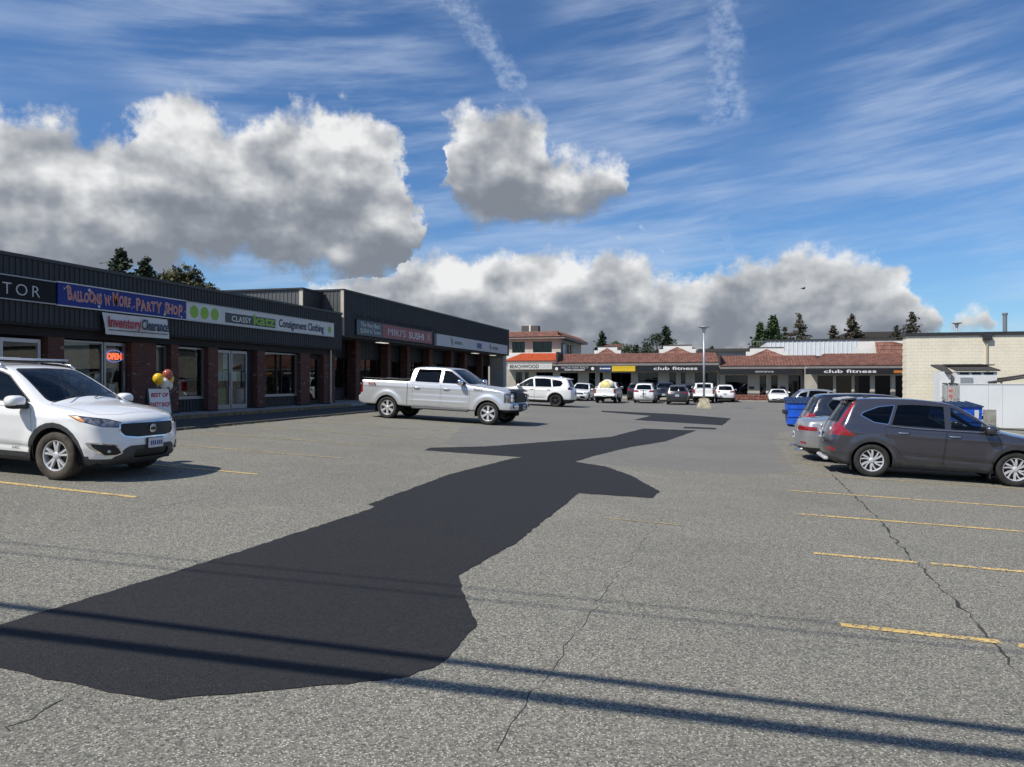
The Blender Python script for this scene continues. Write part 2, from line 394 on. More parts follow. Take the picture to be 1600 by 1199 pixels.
class Car:
    def __init__(s, spec, nx=150, nphi=72, ncap=26):
        s.S = spec; S = spec
        sil = chaikin(S['sil'], 3 if nx > 100 else 2); s.P = sil
        xs = sil[:, 0]; s.xr, s.xf = xs.min(), xs.max()
        s.k = S.get('k', 0.07)
        m = S.get('spine', 0.42); z0 = S.get('z0', 0.62)
        x0, x1 = s.xr + m, s.xf - m
        phi = np.linspace(-math.pi / 2, math.pi / 2, nphi + 1)
        O, D = [], []
        for b in np.linspace(math.pi / 2, 0, ncap + 1)[:-1]:
            for f in phi: O.append((x0, 0, z0)); D.append((-math.sin(b), math.cos(b) * math.cos(f), math.cos(b) * math.sin(f)))
        for x in np.linspace(x0, x1, nx + 1):
            for f in phi: O.append((x, 0, z0)); D.append((0, math.cos(f), math.sin(f)))
        for b in np.linspace(0, math.pi / 2, ncap + 1)[1:]:
            for f in phi: O.append((x1, 0, z0)); D.append((math.sin(b), math.cos(b) * math.cos(f), math.cos(b) * math.sin(f)))
        O, D = np.array(O), np.array(D)
        t = np.zeros(len(O)); lo = np.zeros(len(O)); hi = np.full(len(O), 3.6)
        for it in range(26):
            p = O + D * t[:, None]; f = s.field(p)
            lo = np.where(f < 0, np.maximum(lo, t), lo); hi = np.where(f >= 0, np.minimum(hi, t), hi)
            if it < 14: t = np.clip(t - f * 0.85, lo, hi)
            else: t = (lo + hi) / 2
        V = O + D * t[:, None]; V[np.abs(V[:, 1]) < 1e-6, 1] = 0
        ns = nx + 1 + 2 * ncap; nr = nphi + 1
        bm = bmesh.new(); vs = [bm.verts.new(p) for p in V]
        for i in range(ns - 1):
            for j in range(nphi):
                q = [vs[i * nr + j], vs[i * nr + j + 1], vs[(i + 1) * nr + j + 1], vs[(i + 1) * nr + j]]
                bm.faces.new(q)
        bmesh.ops.remove_doubles(bm, verts=bm.verts, dist=2e-4)
        s.lay = bm.faces.layers.int.new('tag'); s.bm = bm; s.tags = ['body']
        s.fl = list(bm.faces); s.idx = {f: i for i, f in enumerate(s.fl)}
        s.cen = np.array([f.calc_center_median() for f in s.fl])
    def field(s, p):
        S = s.S; x, y, z = p[:, 0], np.abs(p[:, 1]), p[:, 2]
        W = S['W'] / 2; yn = np.clip(y / W, 0, 1.3)
        bf, br = S.get('bow', (0.20, 0.12))
        c = np.clip(x / (S['wb'] * 0.5), -1, 1)
        xs = x + np.where(x > 0, bf * c, br * c) * yn ** 2.2
        zc = z + S.get('crown', 0.05) * yn ** 2 * np.clip((z - 0.7) / 0.4, 0, 1)
        d1 = poly_sdf(s.P, xs, zc)
        w = smooth_interp(z, S['sec'], 0.03) * smooth_interp(x, S['plan'], 0.12)
        for (fx, fz, r, amt, wd) in S.get('flare', []):
            rr = np.hypot(x - fx, z - fz); w = w + amt * np.exp(-((rr - r) / wd) ** 2) * (z < fz + r + .2)
        for (za, zb, amt, xa, xb) in S.get('crease', []):     # soft shelf along the side
            w = w + amt * np.exp(-((z - (za + (zb - za) * (x - xa) / (xb - xa))) / 0.045) ** 2) * (1 / (1 + np.exp(-(x - xa) / .06))) * (1 / (1 + np.exp((x - xb) / .06)))
        d2 = (y - w) * 0.94
        k = s.k; h = np.clip(0.5 + 0.5 * (d1 - d2) / k, 0, 1)
        return d2 * (1 - h) + d1 * h + k * h * (1 - h)
    # ---- cutting
    def hs(s, proj, pts, rnd=0.0, grow=0.0, extra=()):
        """half-spaces of a convex polygon seen along an axis; proj 'side' (x,z), 'front' (y,z), 'top' (x,y), or an angle in degrees"""
        if proj == 'side': U, V = Vector((1, 0, 0)), Vector((0, 0, 1))
        elif proj == 'front': U, V = Vector((0, 1, 0)), Vector((0, 0, 1))
        elif proj == 'top': U, V = Vector((1, 0, 0)), Vector((0, 1, 0))
        else: a = R(proj); U, V = Vector((-math.sin(a), math.cos(a), 0)), Vector((0, 0, 1))
        P = [Vector(p) for p in pts]
        ar = sum(P[i].x * P[(i + 1) % len(P)].y - P[(i + 1) % len(P)].x * P[i].y for i in range(len(P)))
        if ar < 0: P.reverse()
        if rnd > 0:
            Q = []
            for i, p in enumerate(P):
                a, b = P[i - 1], P[(i + 1) % len(P)]
                ra = min(rnd, (a - p).length * .45); rb = min(rnd, (b - p).length * .45)
                s0 = p + (a - p).normalized() * ra; s1 = p + (b - p).normalized() * rb
                for t in (0, .33, .67, 1): Q.append(s0 * (1 - t) ** 2 + p * 2 * t * (1 - t) + s1 * t * t)
            P = Q
        out = []
        for i, p in enumerate(P):
            e = P[(i + 1) % len(P)] - p
            if e.length < 1e-5: continue
            e.normalize(); n2 = Vector((e.y, -e.x)); q = p + n2 * grow
            out.append((U * q.x + V * q.y, U * n2.x + V * n2.y))
        for (c, n) in extra: out.append((Vector(c), Vector(n).normalized()))
        return out
    def cut(s, name, hs, filt=None, only=None):
        """tag the faces inside all half-spaces; name None deletes them"""
        bm, lay = s.bm, s.lay
        ot = [s.tags.index(o) for o in only if o in s.tags] if only else None
        cur = []
        mask = np.ones(len(s.cen), bool)
        for (p, n) in hs: mask &= ((s.cen - np.array(p)) @ np.array(n)) < 0.16
        for i in np.nonzero(mask)[0]:
            f = s.fl[i]
            if f is None: continue
            if ot is not None and f[lay] not in ot: continue
            ok = True
            for (p, n) in hs:
                if all((v.co - p).dot(n) > 0 for v in f.verts): ok = False; break
            if not ok: continue
            if filt is not None:
                f.normal_update()
                if not filt(f.calc_center_median(), f.normal): continue
            cur.append(f)
        for (p, n) in hs:
            keep, strad = [], []
            for f in cur:
                ds = [(v.co - p).dot(n) for v in f.verts]
                if max(ds) <= 1e-5: keep.append(f)
                elif min(ds) < -1e-5: strad.append(f)
            if strad:
                newc = []; EPS = 1e-5
                dist = {v: (v.co - p).dot(n) for f in strad for v in f.verts}
                for e in {e for f in strad for e in f.edges}:
                    va, vb = e.verts; da, db = dist[va], dist[vb]
                    if (da > EPS and db < -EPS) or (da < -EPS and db > EPS):
                        r = bmesh.utils.edge_split(e, va, da / (da - db)); dist[r[1]] = 0.0
                for f in strad:
                    on = [v for v in f.verts if abs(dist[v]) <= EPS]
                    if len(on) < 2: keep.append(f); continue
                    va, vb = on[0], on[-1]
                    if any(va in e.verts and vb in e.verts for e in f.edges):
                        g = None
                    else:
                        try: g = bmesh.utils.face_split(f, va, vb)[0]
                        except Exception: g = None
                    for q in (f, g):
                        if q is None: continue
                        cc = q.calc_center_median()
                        if q in s.idx: s.cen[s.idx[q]] = cc
                        else: s.idx[q] = len(s.fl); s.fl.append(q); newc.append(tuple(cc))
                        if (cc - p).dot(n) < 0: keep.append(q)
                if newc: s.cen = np.vstack([s.cen, np.array(newc)])
            cur = keep
        if name is None:
            for f in cur: i = s.idx.pop(f); s.fl[i] = None; s.cen[i] = 1e6
            bmesh.ops.delete(bm, geom=cur, context='FACES'); return
        if name not in s.tags: s.tags.append(name)
        k = s.tags.index(name)
        for f in cur: f[lay] = k
    def parts(s):
        """tag -> (verts, faces, normals) of the +y half"""
        out = {}; s.bm.verts.ensure_lookup_table()
        for f in s.bm.faces: out.setdefault(s.tags[f[s.lay]], []).append(f)
        res = {}
        for t, fs in out.items():
            idx = {}; V = []; F = []
            for f in fs:
                q = []
                for v in f.verts:
                    if v.index not in idx: idx[v.index] = len(V); V.append(tuple(v.co))
                    q.append(idx[v.index])
                F.append(q)
            V = np.array(V)
            e = 2e-3; f0 = s.field(V); n = np.stack([s.field(V + np.eye(3)[a] * e) - f0 for a in range(3)], 1)
            on = np.abs(V[:, 1]) < 1e-4; n[on, 1] = 0
            n /= np.maximum(np.linalg.norm(n, axis=1), 1e-9)[:, None]
            # orientation
            tot = 0.0
            for q in F[::max(1, len(F) // 60)]:
                p = V[q]; tot += np.cross(p[1:-1] - p[0], p[2:] - p[0]).sum(0).dot(n[q[0]])
            if tot < 0: F = [q[::-1] for q in F]
            res[t] = (V, F, n)
        return res

def part_mesh(name, V, F, n, side, inset=0.0):
    """side: +1 left half, -1 right half, 0 both halves joined"""
    V = V - n * inset
    def flip(A): B = A.copy(); B[:, 1] *= -1; return B
    if side == 1: VV, FF, NN = V, F, n
    elif side == -1: VV, FF, NN = flip(V), [q[::-1] for q in F], flip(n)
    else:
        on = np.abs(V[:, 1]) < 1e-5; m = len(V)
        mp = []; extra = []
        for i in range(m):
            if on[i]: mp.append(i)
            else: mp.append(m + len(extra)); extra.append(i)
        VV = np.vstack([V, flip(V[extra])]); NN = np.vstack([n, flip(n[extra])])
        FF = F + [[mp[i] for i in q][::-1] for q in F]
    me = bpy.data.meshes.new(name); me.from_pydata(VV.tolist(), [], FF); smooth(me)
    try: me.normals_split_custom_set_from_vertices(NN.tolist())
    except Exception: pass
    me.update(); return me

def pieces(nv, F):
    """connected pieces of a face list"""
    par = list(range(nv))
    def find(i):
        while par[i] != i: par[i] = par[par[i]]; i = par[i]
        return i
    for q in F:
        a = find(q[0])
        for i in q[1:]: par[find(i)] = a
    out = {}
    for q in F: out.setdefault(find(q[0]), []).append(q)
    return list(out.values())
def split_mesh_objects(o):
    """one object for each loose piece of a small fitting"""
    me = o.data; F = [tuple(p.vertices) for p in me.polygons]; ps = pieces(len(me.vertices), F)
    if len(ps) < 2: return [o]
    co = [tuple(v.co) for v in me.vertices]; sm = me.polygons[0].use_smooth; out = []
    for fs in ps:
        ids = sorted({i for q in fs for i in q}); mp = {i: k for k, i in enumerate(ids)}
        m2 = bpy.data.meshes.new(o.name.split('.')[0]); m2.from_pydata([co[i] for i in ids], [], [[mp[i] for i in q] for q in fs])
        if sm: smooth(m2)
        n = mobj(o.name.split('.')[0], m2, me.materials[0], o.parent); n.matrix_local = o.matrix_local; out.append(n)
    bpy.data.objects.remove(o); return out
WHEELS = {}
def wheel_meshes(r, w, rim_r, style, n_sp, rimmat_key):
    key = (r, w, rim_r, style, n_sp)
    if key in WHEELS: return WHEELS[key]
    h = w / 2
    t = MB(); pr = [(-h * .78, rim_r * .97), (-h * .92, rim_r * 1.04), (-h, rim_r + (r - rim_r) * .45), (-h * .95, r * .955), (-h * .78, r * .99), (-h * .4, r), (-h * .38, r * .988), (-h * .3, r * .988), (-h * .28, r), (h * .28, r), (h * .3, r * .988), (h * .38, r * .988), (h * .4, r), (h * .78, r * .99), (h * .95, r * .955), (h, rim_r + (r - rim_r) * .45), (h * .92, rim_r * 1.04), (h * .78, rim_r * .97)]
    t.lathe(pr, 44)
    tyre = t.mesh('tyre', True)
    # rim: outer lip, barrel and spokes; outer face at +y
    m = MB(); yo = h * .80
    m.lathe([(yo - .004, rim_r * 1.0), (yo + .006, rim_r * .985), (yo + .002, rim_r * .93), (yo - .03, rim_r * .90), (-h * .7, rim_r * .88), (-h * .75, rim_r * .98)], 44)
    def spoke(a, wi, wo, r0, r1, tw=0.0):
        """tapered bar between radii at angle a, leaning by tw"""
        vs = []
        for (rr, ww, yy, da) in ((r0, wi, yo - .012, 0), ((r0 + r1) / 2, (wi + wo) / 2, yo - .004, tw / 2), (r1, wo, yo - .004, tw)):
            ca, sa = math.cos(a + da), math.sin(a + da)
            for (o, y) in ((-ww / 2, yy - .035), (-ww / 2 * .8, yy), (ww / 2 * .8, yy), (ww / 2, yy - .035)):
                vs.append((rr * ca - o * sa, y, rr * sa + o * ca))
        fs = []
        for i in range(2):
            for j in range(3): fs.append((i * 4 + j, i * 4 + j + 1, i * 4 + 5 + j, i * 4 + 4 + j))
        m.add(vs, fs + [(0, 3, 2, 1), (8, 9, 10, 11)])
    for k in range(n_sp):
        a = 2 * math.pi * k / n_sp + math.pi / 2
        if style == 'twin':
            g = 0.13 if n_sp >= 5 else .16
            spoke(a - g, rim_r * .15, rim_r * .17, rim_r * .16, rim_r * .95, -.07); spoke(a + g, rim_r * .15, rim_r * .17, rim_r * .16, rim_r * .95, .07)
        elif style == 'swirl':
            spoke(a - .10, rim_r * .15, rim_r * .13, rim_r * .15, rim_r * .95, -.34); spoke(a + .16, rim_r * .15, rim_r * .20, rim_r * .15, rim_r * .95, -.16)
        elif style == 'wide':
            spoke(a, rim_r * .26, rim_r * .40, rim_r * .16, rim_r * .95)
        else: spoke(a, rim_r * .20, rim_r * .22, rim_r * .15, rim_r * .95)
    m.lathe([(yo - .05, rim_r * .26), (yo - .006, rim_r * .24), (yo + .002, rim_r * .16), (yo + .006, rim_r * .10), (yo + .006, 0.0005)], 24)
    rim = m.mesh('rim', False)
    d = MB().lathe([(yo - .075, rim_r * .90), (yo - .075, 0.001)], 30)
    d.lathe([(yo - .07, rim_r * .62), (yo - .062, rim_r * .60), (yo - .062, rim_r * .2)], 30)
    disc = d.mesh('brake_disc', True)
    WHEELS[key] = (tyre, rim, disc); return WHEELS[key]
M_DISC = pm('brake_disc', (0.05, 0.048, 0.046), 0.5, 0.5)

def build_car(name, S, loc, rz, label, group=None, res=(150, 72, 26), cat=None):
    """a car from its spec: skinned body cut into panels, glass and lamps, then wheels and fittings"""
    C = Car(S, *res); W2 = S['W'] / 2; wb = S['wb']; r = S['r']
    side = lambda c, n: n.y > 0.30
    for item in S['cuts']:
        nm, proj, pts = item[0], item[1], item[2]
        o = item[3] if len(item) > 3 else {}
        filt = o.get('filt') or ({'side': side, 'front': (lambda c, n: n.x > 0.12 and c.x > 0), 'rear': (lambda c, n: n.x < -0.12 and c.x < 0)}.get(o.get('dir', proj)))
        pj = {'rear': 'front'}.get(proj, proj)
        rnd = o.get('rnd', 0.03) if res[0] > 60 else 0.0; ex = o.get('extra', ())
        if o.get('rim'):
            C.cut(o['rim'][0], C.hs(pj, pts, rnd, 0, ex), filt, o.get('only'))
            C.cut(nm, C.hs(pj, pts, rnd, -o['rim'][1], [(Vector(c) - Vector(n).normalized() * o['rim'][1], n) for c, n in ex]), filt, [o['rim'][0]])
        else: C.cut(nm, C.hs(pj, pts, rnd, 0, ex), filt, o.get('only'))
    ax = (wb / 2, -wb / 2); ra = S.get('arch', r + 0.055)
    for xw in ax:
        circ = lambda q: [(xw + q * math.cos(t), r * 0.98 + q * math.sin(t)) for t in [2 * math.pi * k / 24 for k in range(24)]]
        if S.get('arch_clad'): C.cut('arch_trim', C.hs('side', circ(ra + S['arch_clad'])), lambda c, n: c.y > 0.5 and n.y > 0.1, None)
        C.cut(None, C.hs('side', circ(ra)), lambda c, n: c.y > W2 * 0.52)
    if S.get('bed'):
        bx0, bx1, by = S['bed']
        C.cut(None, C.hs('top', [(bx0, -.2), (bx1, -.2), (bx1, by), (bx0, by)]), lambda c, n: n.z > 0.4 and c.z > 1.0)
    P = C.parts()
    root = empty(name, loc, rz, label, cat or S.get('cat', 'car'), group)
    mats = dict(body=S['paint'], gap=M_DARK, window_trim=M_BLK, arch_trim=S.get('clad', M_CLAD), cladding=S.get('clad', M_CLAD), windshield=M_GLASS, front_window=S.get('glass_f', M_GLASS), rear_window=M_GLASSD,
                quarter_window=M_GLASSD, back_window=M_GLASSD, headlight=M_LENSD, taillight=M_RED, grille=M_BLK, lower_intake=M_BLK, front_door=S['paint'], rear_door=S['paint'], hood=S['paint'], bumper=S['paint'], tailgate=S['paint'],
                chrome_trim=M_CHROME, turn_signal=M_AMBER, fog_lamp=M_LENS, reflector=M_RED, spoiler=S['paint'], bed_rail=M_BLK, roof_panel=M_GLOSSB, lower_bumper=S.get('clad', M_CLAD), lamp_bezel=M_GLOSSB)
    mats.update(S.get('mats', {}))
    pairs = {'front_door', 'rear_door', 'front_window', 'rear_window', 'quarter_window', 'headlight', 'taillight', 'turn_signal', 'fog_lamp', 'reflector', 'arch_trim', 'bed_rail', 'lamp_bezel', 'tail_lens'}
    names = {'gap': 'panel_gap'}
    made = {}
    for t, (V, F, n) in P.items():
        ins = {'gap': 0.006, 'windshield': 0.003, 'front_window': 0.004, 'rear_window': 0.004, 'quarter_window': 0.004, 'back_window': 0.003, 'grille': 0.012, 'lower_intake': 0.02, 'fog_lamp': 0.01}.get(t, 0.0)
        ins = S.get('inset', {}).get(t, ins)
        def add(VV, FF, nn, sd):
            o = mobj(names.get(t, t), part_mesh(t, VV, FF, nn, sd, ins), mats.get(t, S['paint']), root); made.setdefault((t, sd), o)
        if t == 'gap': add(V, F, n, 0); continue
        for fs in pieces(len(V), F):
            if len(fs) < 3 and t in ('body',): continue
            ids = sorted({i for q in fs for i in q}); mp = {i: k for k, i in enumerate(ids)}; ids = np.array(ids)
            mid = np.abs(V[ids][:, 1]).min() < 1e-4
            for sd in ((0,) if mid else (1, -1)): add(V[ids], [[mp[i] for i in q] for q in fs], n[ids], sd)
    # wheel wells, floor and cabin
    for xw in ax:
        for sd in (1, -1):
            m = MB(); n = 14; y0, y1 = W2 * .50, W2 * .97
            vs = []
            for k in range(n + 1):
                t = math.pi * (k / n) * 1.16 - math.pi * .08
                for y in (y0, y1): vs.append((xw + (ra + .015) * math.cos(t), sd * y, r * .98 + (ra + .015) * math.sin(t)))
            m.add(vs, [(2 * k, 2 * k + 1, 2 * k + 3, 2 * k + 2) for k in range(n)])
            m.add([vs[2 * k] for k in range(n + 1)], [tuple(range(n + 1))])
            m.build('wheel_well', M_DARK, root)
    xr, xf = C.xr, C.xf
    zf = S.get('floor', 0.30)
    MB().box(xr + .3, xf - .35, -W2 * .80, W2 * .80, zf - .06, zf).build('underbody', M_DARK, root)
    if S.get('cabin'):
        ca, cb, zs, zt = S['cabin']          # rear x, front x, seat base z, roof z
        MB().box(cb, cb + .42, -W2 * .78, W2 * .78, zs + .20, zs + .40).build('dashboard', M_SEAT, root)
        for y in (W2 * .40, -W2 * .40):
            st = MB().cbox(cb - 1.05, cb - .52, y - .25, y + .25, zs, zs + .18, .05)
            st.prism([(cb - 1.08, zs + .1), (cb - .92, zs + .1), (cb - 1.02, zs + .68), (cb - 1.14, zs + .68)], 'y', y - .24, y + .24)
            st.cbox(cb - 1.17, cb - 1.05, y - .13, y + .13, zs + .70, zs + .90, .04); st.build('front_seat', M_SEAT, root)
        if cb - 1.95 > ca:
            MB().cbox(ca, ca + .5, -W2 * .74, W2 * .74, zs, zs + .2, .05).prism([(ca - .06, zs), (ca + .10, zs), (ca + .02, zs + .66), (ca - .12, zs + .66)], 'y', -W2 * .72, W2 * .72).build('rear_seat', M_SEAT, root)
        st = MB(); a = R(25)
        ring = [(cb - .28 + .17 * math.cos(t) * -math.sin(a), W2 * .40 + .18 * math.sin(t), zs + .36 + .17 * math.cos(t) * math.cos(a)) for t in [2 * math.pi * k / 18 for k in range(19)]]
        st.tube(ring, .014, 6).build('steering_wheel', M_BLK, root)
    # wheels
    rim_r, sty, nsp, rm = S['rim']
    ty, ri, di = wheel_meshes(r, S['tw'], rim_r, sty, nsp, 0)
    for xw in ax:
        for sd in (1, -1):
            yc = W2 - S['tw'] / 2 - S.get('tuck', 0.035)
            wr = empty('wheel', (xw, sd * yc, r)); wr.parent = root
            if sd < 0: wr.rotation_euler = (0, 0, math.pi)
            o = mobj('tyre', ty, None, wr); 
            if not ty.materials: ty.materials.append(M_TYRE)
            o.material_slots[0].link = 'OBJECT'; o.material_slots[0].material = S.get('tyre_mat', M_TYRE)
            o = mobj('rim', ri, None, wr)
            if not ri.materials: ri.materials.append(M_RIM)
            o.material_slots[0].link = 'OBJECT'; o.material_slots[0].material = rm
            mobj('brake_disc', di, M_DISC, wr)
    # fittings
    for fit in S.get('fit', []): fit(root, S, made)
    return root

# ---- fittings shared by cars
def f_mirror(x, z, y, col, size=(.11, .13, .085)):
    def go(root, S, made):
        for sd in (1, -1):
            b = MB().ball((x, sd * (y + size[1]), z + .01), size[0], size[1], size[2], 14, 10, 0.75)
            o = b.build('mirror', col or S['paint'], root, sm=True)
            MB().prism([(x + .03, z - .07), (x + .10, z - .10), (x + .10, z - .03), (x + .02, z + .01)], 'y', sd * (y - .06), sd * (y + .09)).build('mirror_arm', M_BLK, o)
            MB().ball((x - size[0] * .72, sd * (y + size[1]), z + .01), .035, size[1] * .8, size[2] * .78, 12, 8, .8).build('mirror_glass', M_GLOSSB, o, sm=True)
    return go
def f_handles(spots, mat=None, L=.20):
    def go(root, S, made):
        for (dn, x, z, y) in spots:
            for sd in (1, -1):
                d = made.get((dn, sd))
                m = MB(); yy = sd * (y + .028)
                m.tube([(x - L / 2, sd * (y + .004), z), (x - L / 2 + .03, yy, z), (x + L / 2 - .03, yy, z + .004), (x + L / 2, sd * (y + .004), z + .004)], [.012, .016, .016, .012], 8)
                m.build('handle', mat or S['paint'], d or root, sm=True)
    return go
def f_plate(x, z, front=True, tilt=0.0, w=.31, h=.155, rows=True):
    def go(root, S, made):
        sx = 1 if front else -1
        o = MB().cbox(-.008, .008, -w / 2, w / 2, -h / 2, h / 2, .003).build('number_plate', M_PLATE, root, (x, 0, z), (0, tilt, 0))
        if rows:       # worn blue characters, too small in the photograph to read
            m = MB()
            for i, k in enumerate((-2.5, -1.5, -.5, .7, 1.7, 2.7)):
                m.box(sx * .0085, sx * .0105, k * .042 - .013, k * .042 + .013, -.035, .03)
            m.build('characters', M_PLATEB, o)
    return go
def f_rails(x0, x1, y, z, mat, bow=.03):
    def go(root, S, made):
        for sd in (1, -1):
            m = MB(); pts = [(x0, sd * y, z - .03), (x0 + .1, sd * y, z + .025)] + [(x0 + (x1 - x0) * t, sd * y, z + .03 + bow * math.sin(math.pi * t)) for t in (.2, .4, .6, .8)] + [(x1 - .1, sd * y, z + .02), (x1, sd * y, z - .035)]
            m.tube(pts, .016, 8).build('roof_rail', mat, root, sm=True)
    return go
def f_text(body, size, at, rot, mat, name='badge', depth=.003, bold=0.0, width=None):
    def go(root, S, made):
        me = text_mesh(body, size, depth, bold, width)
        mobj(name, me, mat, root, at, rot)
    return go
def f_mesh(name, mat, fn, sm=False):
    def go(root, S, made):
        m = MB(); fn(m); split_mesh_objects(m.build(name, mat, root, sm=sm))
    return go
def f_wiper(x, z, y0, y1):
    def go(root, S, made):
        for k in (0, 1):
            m = MB(); a = y0 + (y1 - y0) * .5 * k; b = a + (y1 - y0) * .46
            m.tube([(x, a, z), (x - .10, (a + b) / 2, z + .055), (x - .13, b, z + .075)], .007, 6).build('wiper', M_BLK, root)
    return go
# ---------------------------------------------------------------- car specs (x forward, y left, z up, metres; origin between the axles)
def rect(x0, x1, z0, z1): return [(x0, z0), (x1, z0), (x1, z1), (x0, z1)]
SEC_SUV = [(.15, .74), (.28, .885), (.5, .962), (.72, .99), (.90, 1.0), (1.02, .985), (1.10, .965), (1.35, .84), (1.58, .715), (1.75, .64)]
def sec(W, tab, zs=1.0): return [(z * zs, w * W / 2) for z, w in tab]
P_WHITE = paint('white_paint', (0.85, 0.855, 0.85)); P_SILVERW = paint('silver_white_paint', (0.70, 0.715, 0.73), 0.55, 0.34)
P_GREY = paint('grey_metallic_paint', (0.075, 0.075, 0.095), 0.6, 0.24); P_SILVER = paint('silver_paint', (0.40, 0.41, 0.42), 0.6, 0.30)
P_BLACK = paint('black_paint', (0.012, 0.014, 0.02)); P_NAVY = paint('navy_paint', (0.006, 0.011, 0.026), 0.1); P_DGREY = paint('dark_grey_paint', (0.05, 0.053, 0.058), 0.5)

def kia_spec():
    S = dict(W=1.89, wb=2.78, r=.365, tw=.235, rim=(.232, 'twin', 5, M_RIM), tyre_mat=M_TYRE_D, cat='SUV', paint=P_WHITE, clad=M_CLAD, arch=.43, arch_clad=.075, bow=(.34, .14), k=.075, crown=.05, floor=.3)
    S['sil'] = [(-2.20, .24), (-2.36, .34), (-2.41, .55), (-2.42, .80), (-2.38, 1.0), (-2.28, 1.18), (-2.08, 1.50), (-1.98, 1.63), (-1.6, 1.675), (-.9, 1.70), (-.2, 1.69), (.15, 1.655), (.42, 1.56), (1.20, 1.175), (1.34, 1.14), (1.75, 1.10),
                (2.07, 1.035), (2.24, .972), (2.32, .885), (2.34, .70), (2.37, .56), (2.37, .42), (2.30, .30), (2.10, .22)]
    S['sec'] = sec(1.89, SEC_SUV); S['plan'] = [(-2.42, .88), (-2.0, .96), (-1.3, .995), (0, 1), (1.3, .995), (1.9, .97), (2.37, .86)]
    S['flare'] = [(1.39, .365, .50, .022, .10), (-1.39, .365, .50, .022, .10)]
    S['crease'] = [(.98, .94, .010, -2.2, 1.9), (.52, .46, -.020, -1.0, 1.0)]
    sh = dict(rim=('gap', .006), rnd=.05)
    S['cuts'] = [
        ('front_door', 'side', [(-.30, .36), (.92, .36), (1.02, .60), (.95, 1.06), (-.26, 1.075)], sh), ('rear_door', 'side', [(-.99, .62), (-.32, .36), (-.28, 1.075), (-1.35, 1.085), (-1.22, .85)], sh),
        ('cladding', 'side', [(-2.6, .1), (2.6, .1), (2.6, .385), (-2.6, .385)], dict(rnd=0, filt=lambda c, n: c.y > .5 and abs(c.x) < 1.95)),
        ('front_window', 'side', [(.92, 1.135), (.84, 1.19), (.28, 1.53), (.08, 1.585), (-.24, 1.60), (-.26, 1.125)], dict(rim=('window_trim', .018), rnd=.04)),
        ('rear_window', 'side', [(-.33, 1.095), (-.33, 1.60), (-.9, 1.59), (-1.25, 1.54), (-1.30, 1.105)], dict(rim=('window_trim', .018), rnd=.04)),
        ('quarter_window', 'side', [(-1.36, 1.11), (-1.34, 1.53), (-1.75, 1.47), (-1.98, 1.20)], dict(rim=('window_trim', .018), rnd=.06)),
        ('windshield', 'front', [(-.1, 1.15), (.70, 1.14), (.725, 1.18), (.575, 1.60), (.50, 1.625), (-.1, 1.64)], dict(rim=('window_trim', .022), rnd=.03, filt=lambda c, n: 0.1 < c.x < 1.45 and n.x > .22 and n.z > .3)),
        ('back_window', 'rear', [(-.1, 1.18), (.66, 1.18), (.60, 1.52), (-.1, 1.55)], dict(rim=('window_trim', .02), filt=lambda c, n: c.x < -1.9 and n.x < -.3)),
        ('hood', 'top', [(1.10, -.2), (2.12, -.2), (2.10, .45), (1.95, .70), (1.12, .76)], dict(rim=('gap', .007), rnd=.05, filt=lambda c, n: n.z > .55 and c.z > .8 and c.x > 1.1)),
        ('headlight', 36, [(-1.02, .795), (-.98, .865), (-.70, .94), (-.30, .985), (-.20, .985), (-.33, .90), (-.60, .825)], dict(rim=('lamp_bezel', .010), rnd=.02, filt=lambda c, n: c.x > 1.3 and n.x * .8 + n.y * .6 > .25)),
        ('turn_signal', 36, [(-.40, .895), (-.33, .975), (-.235, .975), (-.335, .90)], dict(rnd=.01, only=['headlight'])),
        ('grille', 'front', [(-.1, .645), (.30, .640), (.50, .665), (.57, .74), (.56, .865), (.52, .888), (.2, .895), (-.1, .895)], dict(rim=('chrome_trim', .022), rnd=.03)),
        ('lower_bumper', 'front', [(-.1, .15), (1.2, .15), (1.2, .345), (-.1, .345)], dict(rnd=0, filt=lambda c, n: c.x > 1.75)),
        ('lower_bumper', 'front', [(-.1, .34), (.66, .34), (.50, .50), (.43, .535), (-.1, .54)], dict(rnd=.03, filt=lambda c, n: c.x > 1.78)),
        ('lower_intake', 'front', [(-.1, .345), (.33, .345), (.37, .40), (.33, .47), (-.1, .475)], dict(rnd=.02, only=['lower_bumper'])),
        ('fog_lamp', 'front', [(.52, .43), (.60, .385), (.76, .385), (.87, .50), (.90, .60), (.62, .56)], dict(rim=('chrome_trim', .020), rnd=.03, filt=lambda c, n: c.x > 1.85)),
        ('taillight', 'rear', [(.45, .98), (.98, .96), (.98, 1.14), (.5, 1.14)], dict(filt=lambda c, n: c.x < -2.05, rnd=.03)),
        ('reflector', 'rear', [(.6, .5), (.85, .5), (.85, .55), (.6, .55)], dict(rnd=.01))]
    S['mats'] = dict(fog_lamp=M_BLK, headlight=M_HEAD)
    S['cabin'] = (-1.15, .78, .62, 1.6)
    def lamps(m):
        for (x, y, z, rr) in ((2.095, .62, .835, .045), (2.00, .70, .862, .052), (1.905, .775, .885, .05)):
            for sd in (1, -1): m.ball((x, sd * y, z), .035, rr, rr * .82, 12, 8)
    def fog(m):
        for sd in (1, -1): m.ball((2.165, sd * .655, .465), .03, .07, .042, 12, 8)
